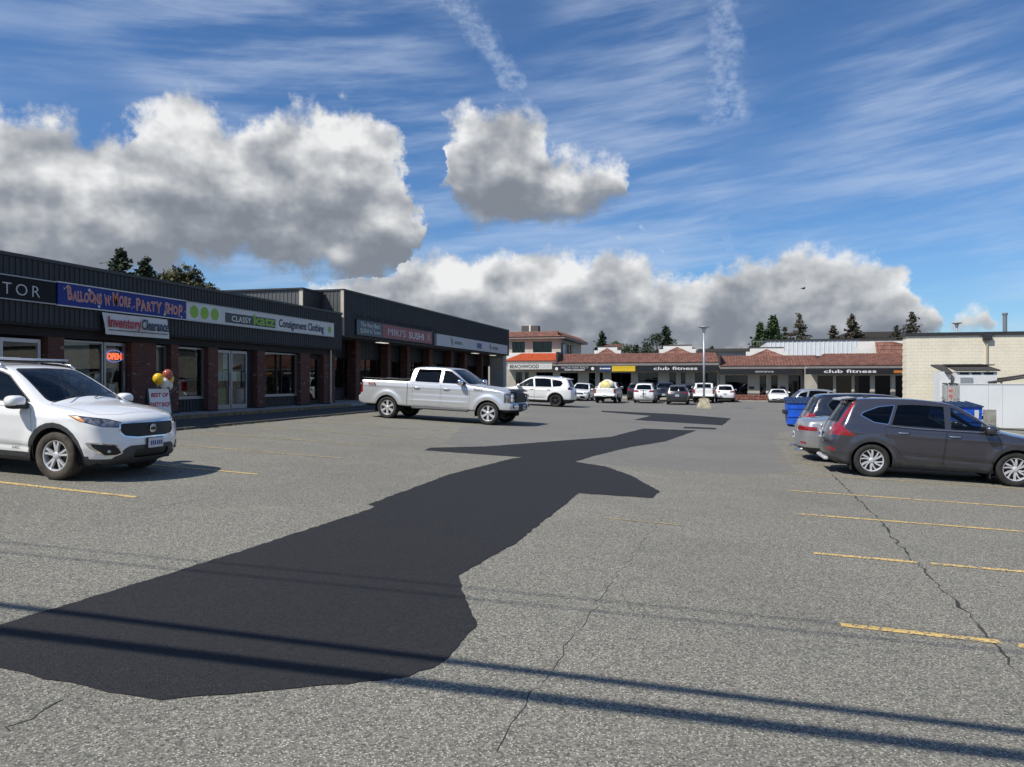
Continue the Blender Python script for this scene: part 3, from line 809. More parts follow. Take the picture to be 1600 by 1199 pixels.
    S['fit'] = [f_mirror(.80, 1.14, .93, P_WHITE, (.12, .135, .09)), f_mesh('mirror_base', M_BLK, lambda m: [m.ball((.80, s * 1.06, 1.085), .12, .12, .05, 12, 8, .8) for s in (1, -1)], True), f_handles([('front_door', -.12, .965, .938), ('rear_door', -1.08, .975, .935)]), f_plate(2.396, .56),
                f_rails(-1.75, .12, .655, 1.665, M_CHROME), f_mesh('roof_rack', M_BLK, lambda m: [m.tube([(xx, -.70, 1.735), (xx, .70, 1.735)], .018, 8) for xx in (-.15, -1.2)]),
                f_mesh('rack_bar', M_RIM, lambda m: [m.tube([(xx, -.76, 1.765), (xx, .76, 1.765)], .02, 8) for xx in (-.15, -1.2)], True), f_wiper(1.20, 1.20, -.55, .55),
                f_mesh('lamp_reflector', M_CLEAR, lamps, True), f_mesh('fog_bulb', M_CLEAR, fog, True),
                f_mesh('plate_holder', M_BLK, lambda m: m.cbox(2.365, 2.385, -.18, .18, .465, .645, .006)),
                f_mesh('emblem', M_CHROME, lambda m: m.lathe([(2.325, .0005), (2.33, .066), (2.336, .070), (2.342, .060), (2.340, .0005)], 24, 'x', (0, 0, .775))),
                f_text('KIA', .062, (2.345, .0, .755), (0, 0, math.pi / 2), M_GLOSSB, bold=.002), f_text('AWD', .06, (.72, -.952, .43), (0, 0, 0), M_CHROME)]
    return S

def crv_spec():
    S = dict(W=1.82, wb=2.62, r=.345, tw=.225, rim=(.232, 'swirl', 6, M_RIM), cat='SUV', paint=P_GREY, clad=M_CLAD, arch=.40, arch_clad=.055, bow=(.30, .20), k=.07, crown=.05, floor=.28)
    S['sil'] = [(-1.95, .22), (-2.12, .30), (-2.20, .45), (-2.24, .62), (-2.20, .78), (-2.14, .92), (-2.08, 1.05), (-1.98, 1.22), (-1.82, 1.48), (-1.74, 1.585), (-1.55, 1.63), (-1.1, 1.655), (-.5, 1.66), (.0, 1.63), (.35, 1.56), (1.12, 1.12), (1.3, 1.06), (1.75, .99), (2.05, .88), (2.22, .74), (2.28, .55), (2.28, .36), (2.2, .25), (2.0, .2)]
    S['sec'] = sec(1.82, SEC_SUV, .985); S['plan'] = [(-2.24, .86), (-1.85, .96), (-1.2, 1.0), (0, 1), (1.3, .995), (1.9, .95), (2.28, .84)]
    S['flare'] = [(1.31, .345, .46, .025, .09), (-1.31, .345, .46, .025, .09)]
    S['crease'] = [(.93, .86, .012, -1.7, 1.5), (.50, .42, -.022, -.8, .9)]
    sh = dict(rim=('gap', .006), rnd=.05)
    S['cuts'] = [
        ('front_door', 'side', [(.02, .34), (.98, .34), (1.05, .62), (.98, 1.0), (.06, 1.03)], sh), ('rear_door', 'side', [(-.88, .62), (-.62, .34), (.0, .34), (.04, 1.03), (-1.10, 1.06), (-1.05, .85)], sh),
        ('cladding', 'side', [(-2.6, .1), (2.6, .1), (2.6, .345), (-2.6, .345)], dict(rnd=0, filt=lambda c, n: c.y > .5 and abs(c.x) < 1.9)),
        ('lower_bumper', 'rear', [(-.1, .1), (1.0, .1), (1.0, .42), (-.1, .42)], dict(rnd=0, filt=lambda c, n: c.x < -1.55)),
        ('front_window', 'side', [(1.00, 1.06), (.86, 1.14), (.28, 1.49), (.13, 1.525), (.11, 1.055)], dict(rim=('window_trim', .016), rnd=.03)),
        ('rear_window', 'side', [(.03, 1.06), (.04, 1.535), (-.5, 1.55), (-.84, 1.53), (-.99, 1.085)], dict(rim=('window_trim', .016), rnd=.03)),
        ('quarter_window', 'side', [(-1.02, 1.10), (-.88, 1.52), (-1.20, 1.47), (-1.50, 1.34), (-1.56, 1.27), (-1.30, 1.13)], dict(rim=('chrome_trim', .016), rnd=.03)),
        ('windshield', 'front', [(-.1, 1.09), (.69, 1.08), (.72, 1.12), (.56, 1.55), (.5, 1.57), (-.1, 1.58)], dict(rim=('window_trim', .02), rnd=.03, filt=lambda c, n: 0.1 < c.x < 1.4 and n.x > .22 and n.z > .3)),
        ('back_window', 'rear', [(-.1, 1.10), (.60, 1.10), (.56, 1.47), (-.1, 1.50)], dict(rim=('window_trim', .02), filt=lambda c, n: c.x < -1.6 and n.x < -.3)),
        ('hood', 'top', [(1.12, -.2), (2.05, -.2), (2.0, .45), (1.88, .68), (1.12, .74)], dict(rim=('gap', .007), rnd=.05, filt=lambda c, n: n.z > .55 and c.z > .8 and c.x > 1.1)),
        # tail lamp: a tall strip up the pillar over a wide lower lamp
        ('taillight', 142, [(.90, .84), (.27, .83), (.42, .95), (.53, 1.07), (.90, 1.07)], dict(rnd=.015, filt=lambda c, n: c.x < -1.55 and n.x < .55)),
        ('taillight', 'side', [(-2.4, 1.05), (-1.93, 1.05), (-1.62, 1.55), (-1.9, 1.58)], dict(rnd=.0, filt=lambda c, n: c.x < -1.4 and c.y > .62 and n.x < .3 and n.z < .75)),
        ('reflector', 'rear', [(.55, .50), (.80, .50), (.80, .57), (.55, .57)], dict(rnd=.01)),
        ('headlight', 36, [(-1.0, .72), (-.98, .80), (-.40, .90), (-.30, .88), (-.45, .76)], dict(rnd=.02, filt=lambda c, n: c.x > 1.3)),
        ('grille', 'front', [(-.1, .58), (.5, .60), (.56, .76), (-.1, .80)], dict(rim=('chrome_trim', .02), rnd=.03)),
        ('lower_intake', 'front', [(-.1, .28), (.6, .28), (.55, .48), (-.1, .48)], dict(rnd=.03))]
    S['cabin'] = (-1.05, .72, .58, 1.55)
    def clear(m):
        for sd in (1, -1): m.ball((-2.105, sd * .70, .945), .03, .055, .05, 10, 8)
    S['fit'] = [f_mirror(.78, 1.10, .90, P_GREY, (.11, .12, .085)), f_handles([('front_door', .20, .93, .905), ('rear_door', -.75, .95, .905)], M_CHROME, .22), f_plate(-2.215, .80, False), f_wiper(1.14, 1.12, -.55, .55),
                f_mesh('reverse_lamp', M_CLEAR, clear, True), f_mesh('mud_flap', M_BLK, lambda m: [m.box(x, x + .012, s * .72 - .09, s * .72 + .10, .12, .36) for s in (1, -1) for x in (-1.70, .88)]),
                f_mesh('window_strip', M_CHROME, lambda m: [m.tube([(1.02, s * .888, 1.05), (.3, s * .905, 1.048), (-.5, s * .905, 1.056), (-1.0, s * .896, 1.085)], .008, 6) for s in (1, -1)]),
                f_mesh('antenna_fin', P_GREY, lambda m: m.prism([(-1.38, 1.60), (-1.14, 1.62), (-1.32, 1.69), (-1.38, 1.685)], 'y', -.02, .02)),
                f_mesh('skid_plate', M_RIM, lambda m: m.cbox(-2.20, -2.10, -.55, .55, .27, .34, .02)),
                f_mesh('spoiler', P_GREY, lambda m: m.prism([(-1.92, 1.555), (-1.60, 1.595), (-1.60, 1.635), (-1.90, 1.585)], 'y', -.56, .56))]
    return S

def f150_spec():
    S = dict(W=2.03, wb=3.98, r=.405, tw=.275, rim=(.275, 'wide', 6, M_RIM), cat='pickup truck', paint=P_SILVERW, clad=M_BLK, arch=.475, bow=(.20, .05), k=.055, crown=.035, floor=.50, z0=.80, spine=.35, tuck=.05)
    S['sil'] = [(-3.05, .52), (-3.22, .56), (-3.26, .66), (-3.26, .80), (-3.18, .835), (-3.15, .90), (-3.15, 1.30), (-3.15, 1.415), (-3.05, 1.425), (-2.0, 1.43), (-1.30, 1.43), (-1.16, 1.43), (-1.13, 1.46), (-1.09, 1.78), (-1.04, 1.90), (-.86, 1.945), (-.3, 1.965), (.25, 1.95), (.52, 1.90), (1.26, 1.41), (1.36, 1.375), (1.9, 1.335), (2.5, 1.265), (2.78, 1.20), (2.87, 1.12), (2.90, .95), (2.91, .78), (2.99, .75), (3.0, .60), (2.95, .50), (2.75, .44)]
    S['sec'] = [(.3, .84), (.5, .965), (.62, .99), (.80, 1.0), (1.05, 1.0), (1.28, .985), (1.38, .962), (1.45, .945), (1.70, .84), (1.88, .765), (2.0, .70)]
    S['plan'] = [(-3.26, .975), (-3.0, .995), (-1.0, 1.0), (1.0, 1.0), (2.2, .995), (2.7, .97), (3.0, .90)]
    S['flare'] = [(1.99, .40, .56, .030, .085), (-1.99, .40, .56, .030, .085)]
    S['crease'] = [(1.20, 1.20, .010, -3.1, 2.6), (.72, .72, .014, -1.1, 1.2), (1.0, 1.0, -.012, -1.0, 1.3)]
    sh = dict(rim=('gap', .006), rnd=.06)
    S['cuts'] = [
        ('front_door', 'side', [(.20, .55), (1.22, .55), (1.30, .75), (1.30, 1.30), (.92, 1.30), (.55, 1.36), (.20, 1.36)], sh), ('rear_door', 'side', [(-.95, .60), (-.88, .55), (.16, .55), (.16, 1.36), (-.95, 1.36)], sh),
        ('gap', 'side', [(-1.175, .55), (-1.155, .55), (-1.155, 1.43), (-1.175, 1.43)], dict(rnd=0)),
        ('front_window', 'side', [(1.14, 1.41), (1.02, 1.49), (.50, 1.815), (.40, 1.845), (.21, 1.855), (.21, 1.40), (.70, 1.40), (.82, 1.335), (1.16, 1.33)][0:1] + [(1.06, 1.465), (.50, 1.815), (.40, 1.845), (.21, 1.855), (.21, 1.385), (1.1, 1.375)], dict(rim=('window_trim', .016), rnd=.03)),
        ('rear_window', 'side', [(.10, 1.385), (.10, 1.86), (-.70, 1.85), (-.84, 1.80), (-.90, 1.45), (-.86, 1.395)], dict(rim=('window_trim', .016), rnd=.05)),
        ('windshield', 'front', [(-.1, 1.40), (.80, 1.385), (.83, 1.43), (.69, 1.86), (.62, 1.885), (-.1, 1.895)], dict(rim=('window_trim', .02), rnd=.03, filt=lambda c, n: 0.2 < c.x < 1.5 and n.x > .22 and n.z > .3)),
        ('back_window', 'rear', [(-.1, 1.48), (.70, 1.48), (.62, 1.83), (-.1, 1.83)], dict(rnd=.04, filt=lambda c, n: -1.3 < c.x < -.9 and n.x < -.3)),
        ('hood', 'top', [(1.28, -.2), (2.74, -.2), (2.72, .60), (2.60, .80), (1.28, .84)], dict(rim=('gap', .007), rnd=.05, filt=lambda c, n: n.z > .55 and c.z > 1.0 and c.x > 1.2)),
        ('bed_rail', 'side', [(-3.2, 1.385), (-1.18, 1.385), (-1.18, 1.5), (-3.2, 1.5)], dict(rnd=0, filt=lambda c, n: c.y > .8 and n.z > -.1)),
        ('headlight', 'front', [(.64, .80), (1.1, .80), (1.1, 1.125), (.70, 1.125), (.64, 1.06)], dict(rim=('lamp_bezel', .012), rnd=.02, extra=[((2.58, 0, 0), (-1, 0, 0))], filt=lambda c, n: c.x > 2.4 and n.z < .8)),
        ('grille', 'front', [(-.1, .80), (.615, .80), (.615, 1.14), (-.1, 1.15)], dict(rnd=.03)),
        ('bumper', 'front', [(-.1, .56), (1.2, .56), (1.2, .785), (-.1, .785)], dict(rnd=.02, filt=lambda c, n: c.x > 2.5)),
        ('lower_intake', 'front', [(-.1, .3), (1.2, .3), (1.2, .555), (-.1, .555)], dict(rnd=.02, filt=lambda c, n: c.x > 2.45)),
        ('lower_bumper', 'front', [(-.1, .55), (.46, .55), (.46, .78), (-.1, .78)], dict(rnd=.02, only=['bumper'])),
        ('fog_lamp', 'front', [(.66, .62), (.82, .62), (.82, .73), (.66, .73)], dict(rnd=.02, only=['bumper'])),
        ('taillight', 'side', [(-3.4, .92), (-3.0, .92), (-3.02, 1.31), (-3.4, 1.31)], dict(rnd=.02, filt=lambda c, n: c.x < -2.85 and c.y > .78 and n.z < .6)),
        ('tailgate', 'rear', [(-.1, .86), (.76, .86), (.76, 1.39), (-.1, 1.39)], dict(rim=('gap', .006), rnd=.03))]
    S['bed'] = (-3.06, -1.24, .80)
    S['mats'] = dict(headlight=M_LENS, bumper=P_SILVERW, fog_lamp=M_BLK, lower_bumper=M_BLK)
    S['cabin'] = (-.75, .85, .90, 1.9)
    S['glass_f'] = M_GLASS
    def bars(m):
        for z in (.86, .97, 1.08): m.cbox(2.855, 2.895, -.60, .60, z - .034, z + .034, .01)
    def bed(m):
        m.box(-3.06, -1.24, -.80, .80, .86, .88); m.box(-3.075, -3.06, -.80, .80, .86, 1.41); m.box(-1.24, -1.225, -.80, .80, .86, 1.42)
        for s in (1, -1): m.box(-3.06, -1.24, s * .80 - .008, s * .80 + .008, .86, 1.42)
    S['fit'] = [f_mirror(.98, 1.43, 1.0, M_CHROME, (.10, .13, .115)), f_handles([('front_door', .38, 1.19, 1.012), ('rear_door', -.78, 1.19, 1.012)], M_CHROME, .24), f_plate(3.01, .66), f_wiper(1.27, 1.42, -.62, .62),
                f_mesh('grille_bar', M_BLK, bars), f_mesh('bed_liner', M_BLK, bed), f_mesh('hood_deflector', M_BLK, lambda m: m.prism([(2.66, 1.245), (2.82, 1.185), (2.84, 1.20), (2.68, 1.272)], 'y', -.80, .80)),
                f_mesh('tonneau_rail', M_BLK, lambda m: [m.tube([(-3.05, s * .84, 1.452), (-1.3, s * .84, 1.455)], .018, 8) for s in (1, -1)] + [m.tube([(-2.2, -.84, 1.46), (-2.2, .84, 1.46)], .016, 8), m.tube([(-1.45, -.84, 1.46), (-1.45, .84, 1.46)], .016, 8)]),
                f_mesh('running_board', M_CLAD, lambda m: [m.tube([(-.95, s * .985, .46), (1.25, s * .985, .46)], .045, 10) for s in (1, -1)]),
                f_mesh('window_visor', M_GLOSSB, lambda m: [m.prism([(-.86, 1.80), (.10, 1.835), (.10, 1.875), (-.74, 1.865)], 'y', s * .845, s * .862) for s in (1, -1)]),
                f_mesh('hitch', M_BLK, lambda m: m.box(-3.40, -3.15, -.05, .05, .50, .58)), f_mesh('mud_flap', M_BLK, lambda m: [m.box(-2.50, -2.485, s * .82 - .13, s * .82 + .13, .22, .60) for s in (1, -1)]),
                f_mesh('lamp_cluster', M_CLEAR, lambda m: [m.cbox(2.80, 2.868, s * .80 - .07, s * .80 + .07, z - .055, z + .055, .012) for s in (1, -1) for z in (.90, 1.03)]),
                f_mesh('fog_bulb', M_CLEAR, lambda m: [m.ball((2.93, s * .74, .675), .03, .055, .04) for s in (1, -1)], True),
                f_text('FX4', .17, (-2.62, -1.024, 1.20), (0, 0, 0), M_RED, bold=.003), f_mesh('badge', M_CHROME, lambda m: [m.box(1.46 + k * .055, 1.495 + k * .055, -1.027, -1.018, 1.20, 1.245) for k in range(6)])]
    return S

def suv_spec(pt, L=4.55, W=1.84, H=1.68, wb=2.68, r=.35, kind='a', rim=None, clad=None, tail=None, front='a'):
    """a crossover by proportion; kind picks the roofline"""
    S = dict(W=W, wb=wb, r=r, tw=.225, rim=rim or (.225, 'twin', 5, M_RIM), cat='SUV', paint=pt, clad=clad or M_CLAD, arch=r + .06, arch_clad=.06, bow=(.30, .14), k=.07, crown=.05, floor=.28)
    f = wb / 2 + .93; b = -(L - f); h = H / 1.68
    rear = {'a': [(b + .12, 1.08), (b + .28, 1.42), (b + .42, 1.60)], 'boxy': [(b + .06, 1.10), (b + .14, 1.50), (b + .24, 1.63)], 'fast': [(b + .22, 1.12), (b + .48, 1.40), (b + .68, 1.555)]}[kind]
    S['sil'] = [(x, z * h) for x, z in [(b + .25, .23), (b + .08, .32), (b + .02, .50), (b, .72), (b + .04, .95)] + rear + [(b + .80, 1.64), (-.8, 1.68), (-.2, 1.675), (.15, 1.64), (.42, 1.545), (wb / 2 - .22, 1.11), (wb / 2, 1.06), (wb / 2 + .4, 1.01), (f - .20, .92), (f - .07, .82), (f - .02, .66), (f, .50), (f - .04, .32), (f - .22, .22)]]
    S['sec'] = [(z * h, w * W / 2) for z, w in SEC_SUV]
    S['plan'] = [(b, .88), (b + .4, .965), (-wb / 2, 1.0), (0, 1), (wb / 2, .995), (f - .4, .955), (f, .85)]
    S['flare'] = [(wb / 2, r, .48, .024, .09), (-wb / 2, r, .48, .024, .09)]
    S['crease'] = [(.95 * h, .90 * h, .011, b + .3, f - .5), (.50, .45, -.020, -.9, .9)]
    sh = dict(rim=('gap', .007), rnd=.05); q = b + .80
    S['cuts'] = [
        ('front_door', 'side', [(-.12, .36), (.94, .36), (1.02, .6), (.95, 1.04 * h), (-.08, 1.05 * h)], sh), ('rear_door', 'side', [(-.95, .62), (-.70, .36), (-.15, .36), (-.11, 1.05 * h), (-1.22, 1.07 * h), (-1.12, .85)], sh),
        ('cladding', 'side', [(-3, .1), (3, .1), (3, .37), (-3, .37)], dict(rnd=0, filt=lambda c, n: c.y > .5)),
        ('lower_bumper', 'rear', [(-.1, .1), (1.2, .1), (1.2, .44), (-.1, .44)], dict(rnd=0, filt=lambda c, n: c.x < -wb / 2 - .3)),
        ('front_window', 'side', [(.96, 1.085 * h), (.86, 1.15 * h), (.24, 1.515 * h), (.04, 1.56 * h), (-.06, 1.085 * h)], dict(rim=('window_trim', .018), rnd=.03)),
        ('rear_window', 'side', [(-.15, 1.085 * h), (-.05, 1.56 * h), (-.6, 1.58 * h), (-1.0, 1.555 * h), (-1.10, 1.10 * h)], dict(rim=('window_trim', .018), rnd=.03)),
        ('quarter_window', 'side', [(-1.17, 1.11 * h), (-1.07, 1.54 * h), (q - .05, 1.47 * h), (q - .16, 1.32 * h), (q - .05, 1.16 * h)] if kind != 'fast' else [(-1.17, 1.13 * h), (-1.10, 1.50 * h), (-1.48, 1.40 * h), (-1.62, 1.22 * h)], dict(rim=('window_trim', .018), rnd=.04)),
        ('windshield', 'front', [(-.1, 1.10 * h), (.68, 1.09 * h), (.71, 1.13 * h), (.56, 1.57 * h), (-.1, 1.60 * h)], dict(rim=('window_trim', .02), rnd=.03, filt=lambda c, n: 0 < c.x < wb / 2 + .1 and n.x > .22 and n.z > .3)),
        ('back_window', 'rear', [(-.1, 1.13 * h), (.64, 1.13 * h), (.57, 1.50 * h), (-.1, 1.54 * h)], dict(rim=('window_trim', .02), filt=lambda c, n: c.x < b + .9 and n.x < -.25)),
        ('taillight', 'rear', tail or [(.42, .92 * h), (1.2, .92 * h), (1.2, 1.08 * h), (.50, 1.07 * h)], dict(rnd=.02, filt=lambda c, n: c.x < b + .34)),
        ('headlight', 'front', [(.44, .74), (1.2, .78), (1.2, .93), (.50, .86)], dict(rim=('lamp_bezel', .010), rnd=.02, extra=[((f - .52, 0, 0), (-1, 0, 0))], filt=lambda c, n: c.x > f - .6 and n.z < .75)),
        ('grille', 'front', [(-.1, .62), (.40, .63), (.43, .80), (-.1, .82)], dict(rim=('chrome_trim', .018), rnd=.03)),
        ('lower_intake', 'front', [(-.1, .28), (.66, .28), (.55, .50), (-.1, .52)], dict(rnd=.03))]
    S['mats'] = dict(headlight=M_LENS)
    S['cabin'] = (-1.05, .74, .58, 1.55)
    S['fit'] = [f_mirror(.80, 1.12 * h, W / 2 - .01, None, (.11, .12, .085)), f_handles([('front_door', .06, .95 * h, W / 2 - .006), ('rear_door', -.92, .96 * h, W / 2 - .008)]), f_plate(b - .006, .78 * h, False), f_plate(f + .008, .44)]
    return S

def rogue_spec():
    S = suv_spec(P_WHITE, 4.65, 1.84, 1.70, 2.70, .355, 'a', (.235, 'swirl', 5, M_RIMD), M_BLK, tail=[(.46, 1.00), (1.2, .98), (1.2, 1.07), (.72, 1.15), (.46, 1.07)])
    S['mats'] = dict(headlight=M_LENS, taillight=M_REDD); S['arch_clad'] = .075
    b = -(4.65 - (2.70 / 2 + .93))
    S['fit'] += [f_rails(-1.6, .05, .64, 1.665, M_CHROME), f_mesh('antenna_fin', P_WHITE, lambda m: m.prism([(-1.5, 1.64), (-1.26, 1.66), (-1.44, 1.73), (-1.5, 1.725)], 'y', -.02, .02)),
                 f_mesh('spoiler', P_WHITE, lambda m: m.prism([(b + .28, 1.585), (b + .62, 1.62), (b + .62, 1.675), (b + .30, 1.615)], 'y', -.56, .56)),
                 f_mesh('wheel_face', M_RIM, lambda m: None)][:3]
    return S

def sedan_spec(pt, L=4.62, W=1.82, H=1.44, wb=2.70, r=.325, rim=None, tail=None):
    f = wb / 2 + .90; b = -(L - f)
    S = dict(W=W, wb=wb, r=r, tw=.215, rim=rim or (.215, 'twin', 5, M_RIM), cat='sedan', paint=pt, clad=M_BLK, arch=r + .045, bow=(.30, .22), k=.07, crown=.05, floor=.24, z0=.52)
    h = H / 1.44
    S['sil'] = [(x, z * h) for x, z in [(b + .25, .20), (b + .07, .28), (b + .01, .45), (b, .66), (b + .03, .85), (b + .10, 1.0), (b + .22, 1.03), (b + .55, 1.06), (-1.42, 1.17), (-.95, 1.355), (-.5, 1.43), (0, 1.44), (.35, 1.38), (1.08, .98), (1.3, .93), (1.75, .86), (f - .20, .74), (f - .04, .60), (f, .44), (f - .05, .26), (f - .25, .17)]]
    S['sec'] = [(z * h, w * W / 2) for z, w in [(.12, .76), (.22, .90), (.40, .965), (.62, .995), (.78, 1.0), (.90, .98), (.97, .955), (1.2, .82), (1.4, .68), (1.5, .62)]]
    S['plan'] = [(b, .85), (b + .4, .95), (-wb / 2, .995), (0, 1), (wb / 2, .99), (f - .4, .94), (f, .82)]
    S['crease'] = [(.80 * h, .72 * h, .012, b + .2, f - .5), (.42, .36, -.018, -.9, .9)]
    S['flare'] = [(wb / 2, r, .44, .018, .08), (-wb / 2, r, .44, .018, .08)]
    sh = dict(rim=('gap', .006), rnd=.05)
    S['cuts'] = [
        ('front_door', 'side', [(-.02, .28), (.98, .28), (1.04, .5), (.98, .90 * h), (.02, .93 * h)], sh), ('rear_door', 'side', [(-.98, .55), (-.75, .28), (-.05, .28), (-.01, .93 * h), (-1.2, .97 * h), (-1.1, .75)], sh),
        ('front_window', 'side', [(.95, .955 * h), (.30, 1.30 * h), (.08, 1.35 * h), (.04, .955 * h)], dict(rim=('window_trim', .016), rnd=.03)),
        ('rear_window', 'side', [(-.04, .96 * h), (.0, 1.35 * h), (-.5, 1.345 * h), (-.95, 1.25 * h), (-1.30, 1.06 * h), (-1.2, 1.0 * h)], dict(rim=('chrome_trim', .014), rnd=.03)),
        ('windshield', 'front', [(-.1, .985 * h), (.68, .975 * h), (.71, 1.0 * h), (.55, 1.34 * h), (-.1, 1.37 * h)], dict(rim=('window_trim', .02), rnd=.03, filt=lambda c, n: 0 < c.x < wb / 2 + .1 and n.x > .2 and n.z > .3)),
        ('back_window', 'rear', [(-.1, 1.10 * h), (.62, 1.10 * h), (.53, 1.33 * h), (-.1, 1.36 * h)], dict(rim=('window_trim', .02), filt=lambda c, n: -1.7 < c.x < -.6 and n.x < -.15 and n.z > .3)),
        ('taillight', 'rear', tail or [(.40, .74 * h), (1.2, .745 * h), (1.2, .85 * h), (.42, .84 * h)], dict(rnd=.02, filt=lambda c, n: c.x < b + .42)),
        ('reflector', 'rear', [(.55, .42), (.78, .42), (.78, .47), (.55, .47)], dict(rnd=.01)),
        ('lower_bumper', 'rear', [(-.1, .1), (1.2, .1), (1.2, .34), (-.1, .34)], dict(rnd=0, filt=lambda c, n: c.x < -wb / 2 - .38)),
        ('headlight', 'front', [(.44, .60), (1.2, .64), (1.2, .75), (.50, .70)], dict(rnd=.02, extra=[((f - .5, 0, 0), (-1, 0, 0))], filt=lambda c, n: c.x > f - .6 and n.z < .75)),
        ('grille', 'front', [(-.1, .42), (.46, .44), (.42, .66), (-.1, .68)], dict(rim=('chrome_trim', .015), rnd=.03)),
        ('lower_intake', 'front', [(-.1, .22), (.66, .22), (.55, .36), (-.1, .37)], dict(rnd=.03))]
    S['mats'] = dict(headlight=M_LENS)
    S['cabin'] = (-.95, .78, .46, 1.35)
    S['fit'] = [f_mirror(.80, .985 * h, W / 2 - .02, None, (.10, .11, .075)), f_handles([('front_door', .16, .84 * h, W / 2 - .004), ('rear_door', -.85, .86 * h, W / 2 - .006)]), f_plate(b - .008, .60 * h, False), f_plate(f + .008, .34),
                f_mesh('exhaust_tip', M_CHROME, lambda m: [m.lathe([(b - .02, .036), (b + .14, .036), (b + .14, .028), (b - .02, .030)], 14, 'x', (0, s * .58, .27)) for s in (1, -1)])]
    return S

def coupe_spec(pt):
    S = sedan_spec(pt, 4.38, 1.86, 1.29, 2.47, .335, (.24, 'twin', 5, M_RIMD)); f = 2.47 / 2 + .92; b = -(4.38 - f)
    S['cat'] = 'sports car'
    S['sil'] = [(b + .2, .20), (b + .05, .32), (b, .60), (b + .04, .82), (b + .16, .96), (b + .40, .98), (-1.05, 1.12), (-.6, 1.25), (-.25, 1.29), (.1, 1.25), (.80, .92), (1.1, .86), (1.6, .80), (f - .25, .70), (f - .06, .58), (f, .44), (f - .04, .24), (f - .25, .14)]
    S['cuts'] = [c for c in S['cuts'] if c[0] in ('headlight', 'lower_intake', 'taillight')] + [
        ('front_door', 'side', [(-.35, .28), (.70, .28), (.80, .5), (.72, .84), (-.30, .88)], dict(rim=('gap', .006), rnd=.05)),
        ('front_window', 'side', [(.66, .92), (.10, 1.19), (-.2, 1.22), (-.62, 1.14), (-.85, 1.0), (-.4, .93)], dict(rim=('window_trim', .016), rnd=.04)),
        ('windshield', 'front', [(-.1, .91), (.66, .90), (.68, .93), (.50, 1.19), (-.1, 1.23)], dict(rim=('window_trim', .02), rnd=.03, filt=lambda c, n: -.1 < c.x < 1.3 and n.x > .15 and n.z > .3))]
    S['mats'] = dict(headlight=M_LENSD)
    S['fit'] = [f_mirror(.52, .95, .90, None, (.09, .10, .07)), f_plate(f + .01, .40)]
    S['cabin'] = (-.6, .5, .36, 1.2); S['plan'] = [(b, .90), (b + .4, .99), (-1.2, 1.0), (0, .97), (1.2, .99), (f - .35, .95), (f, .84)]
    return S

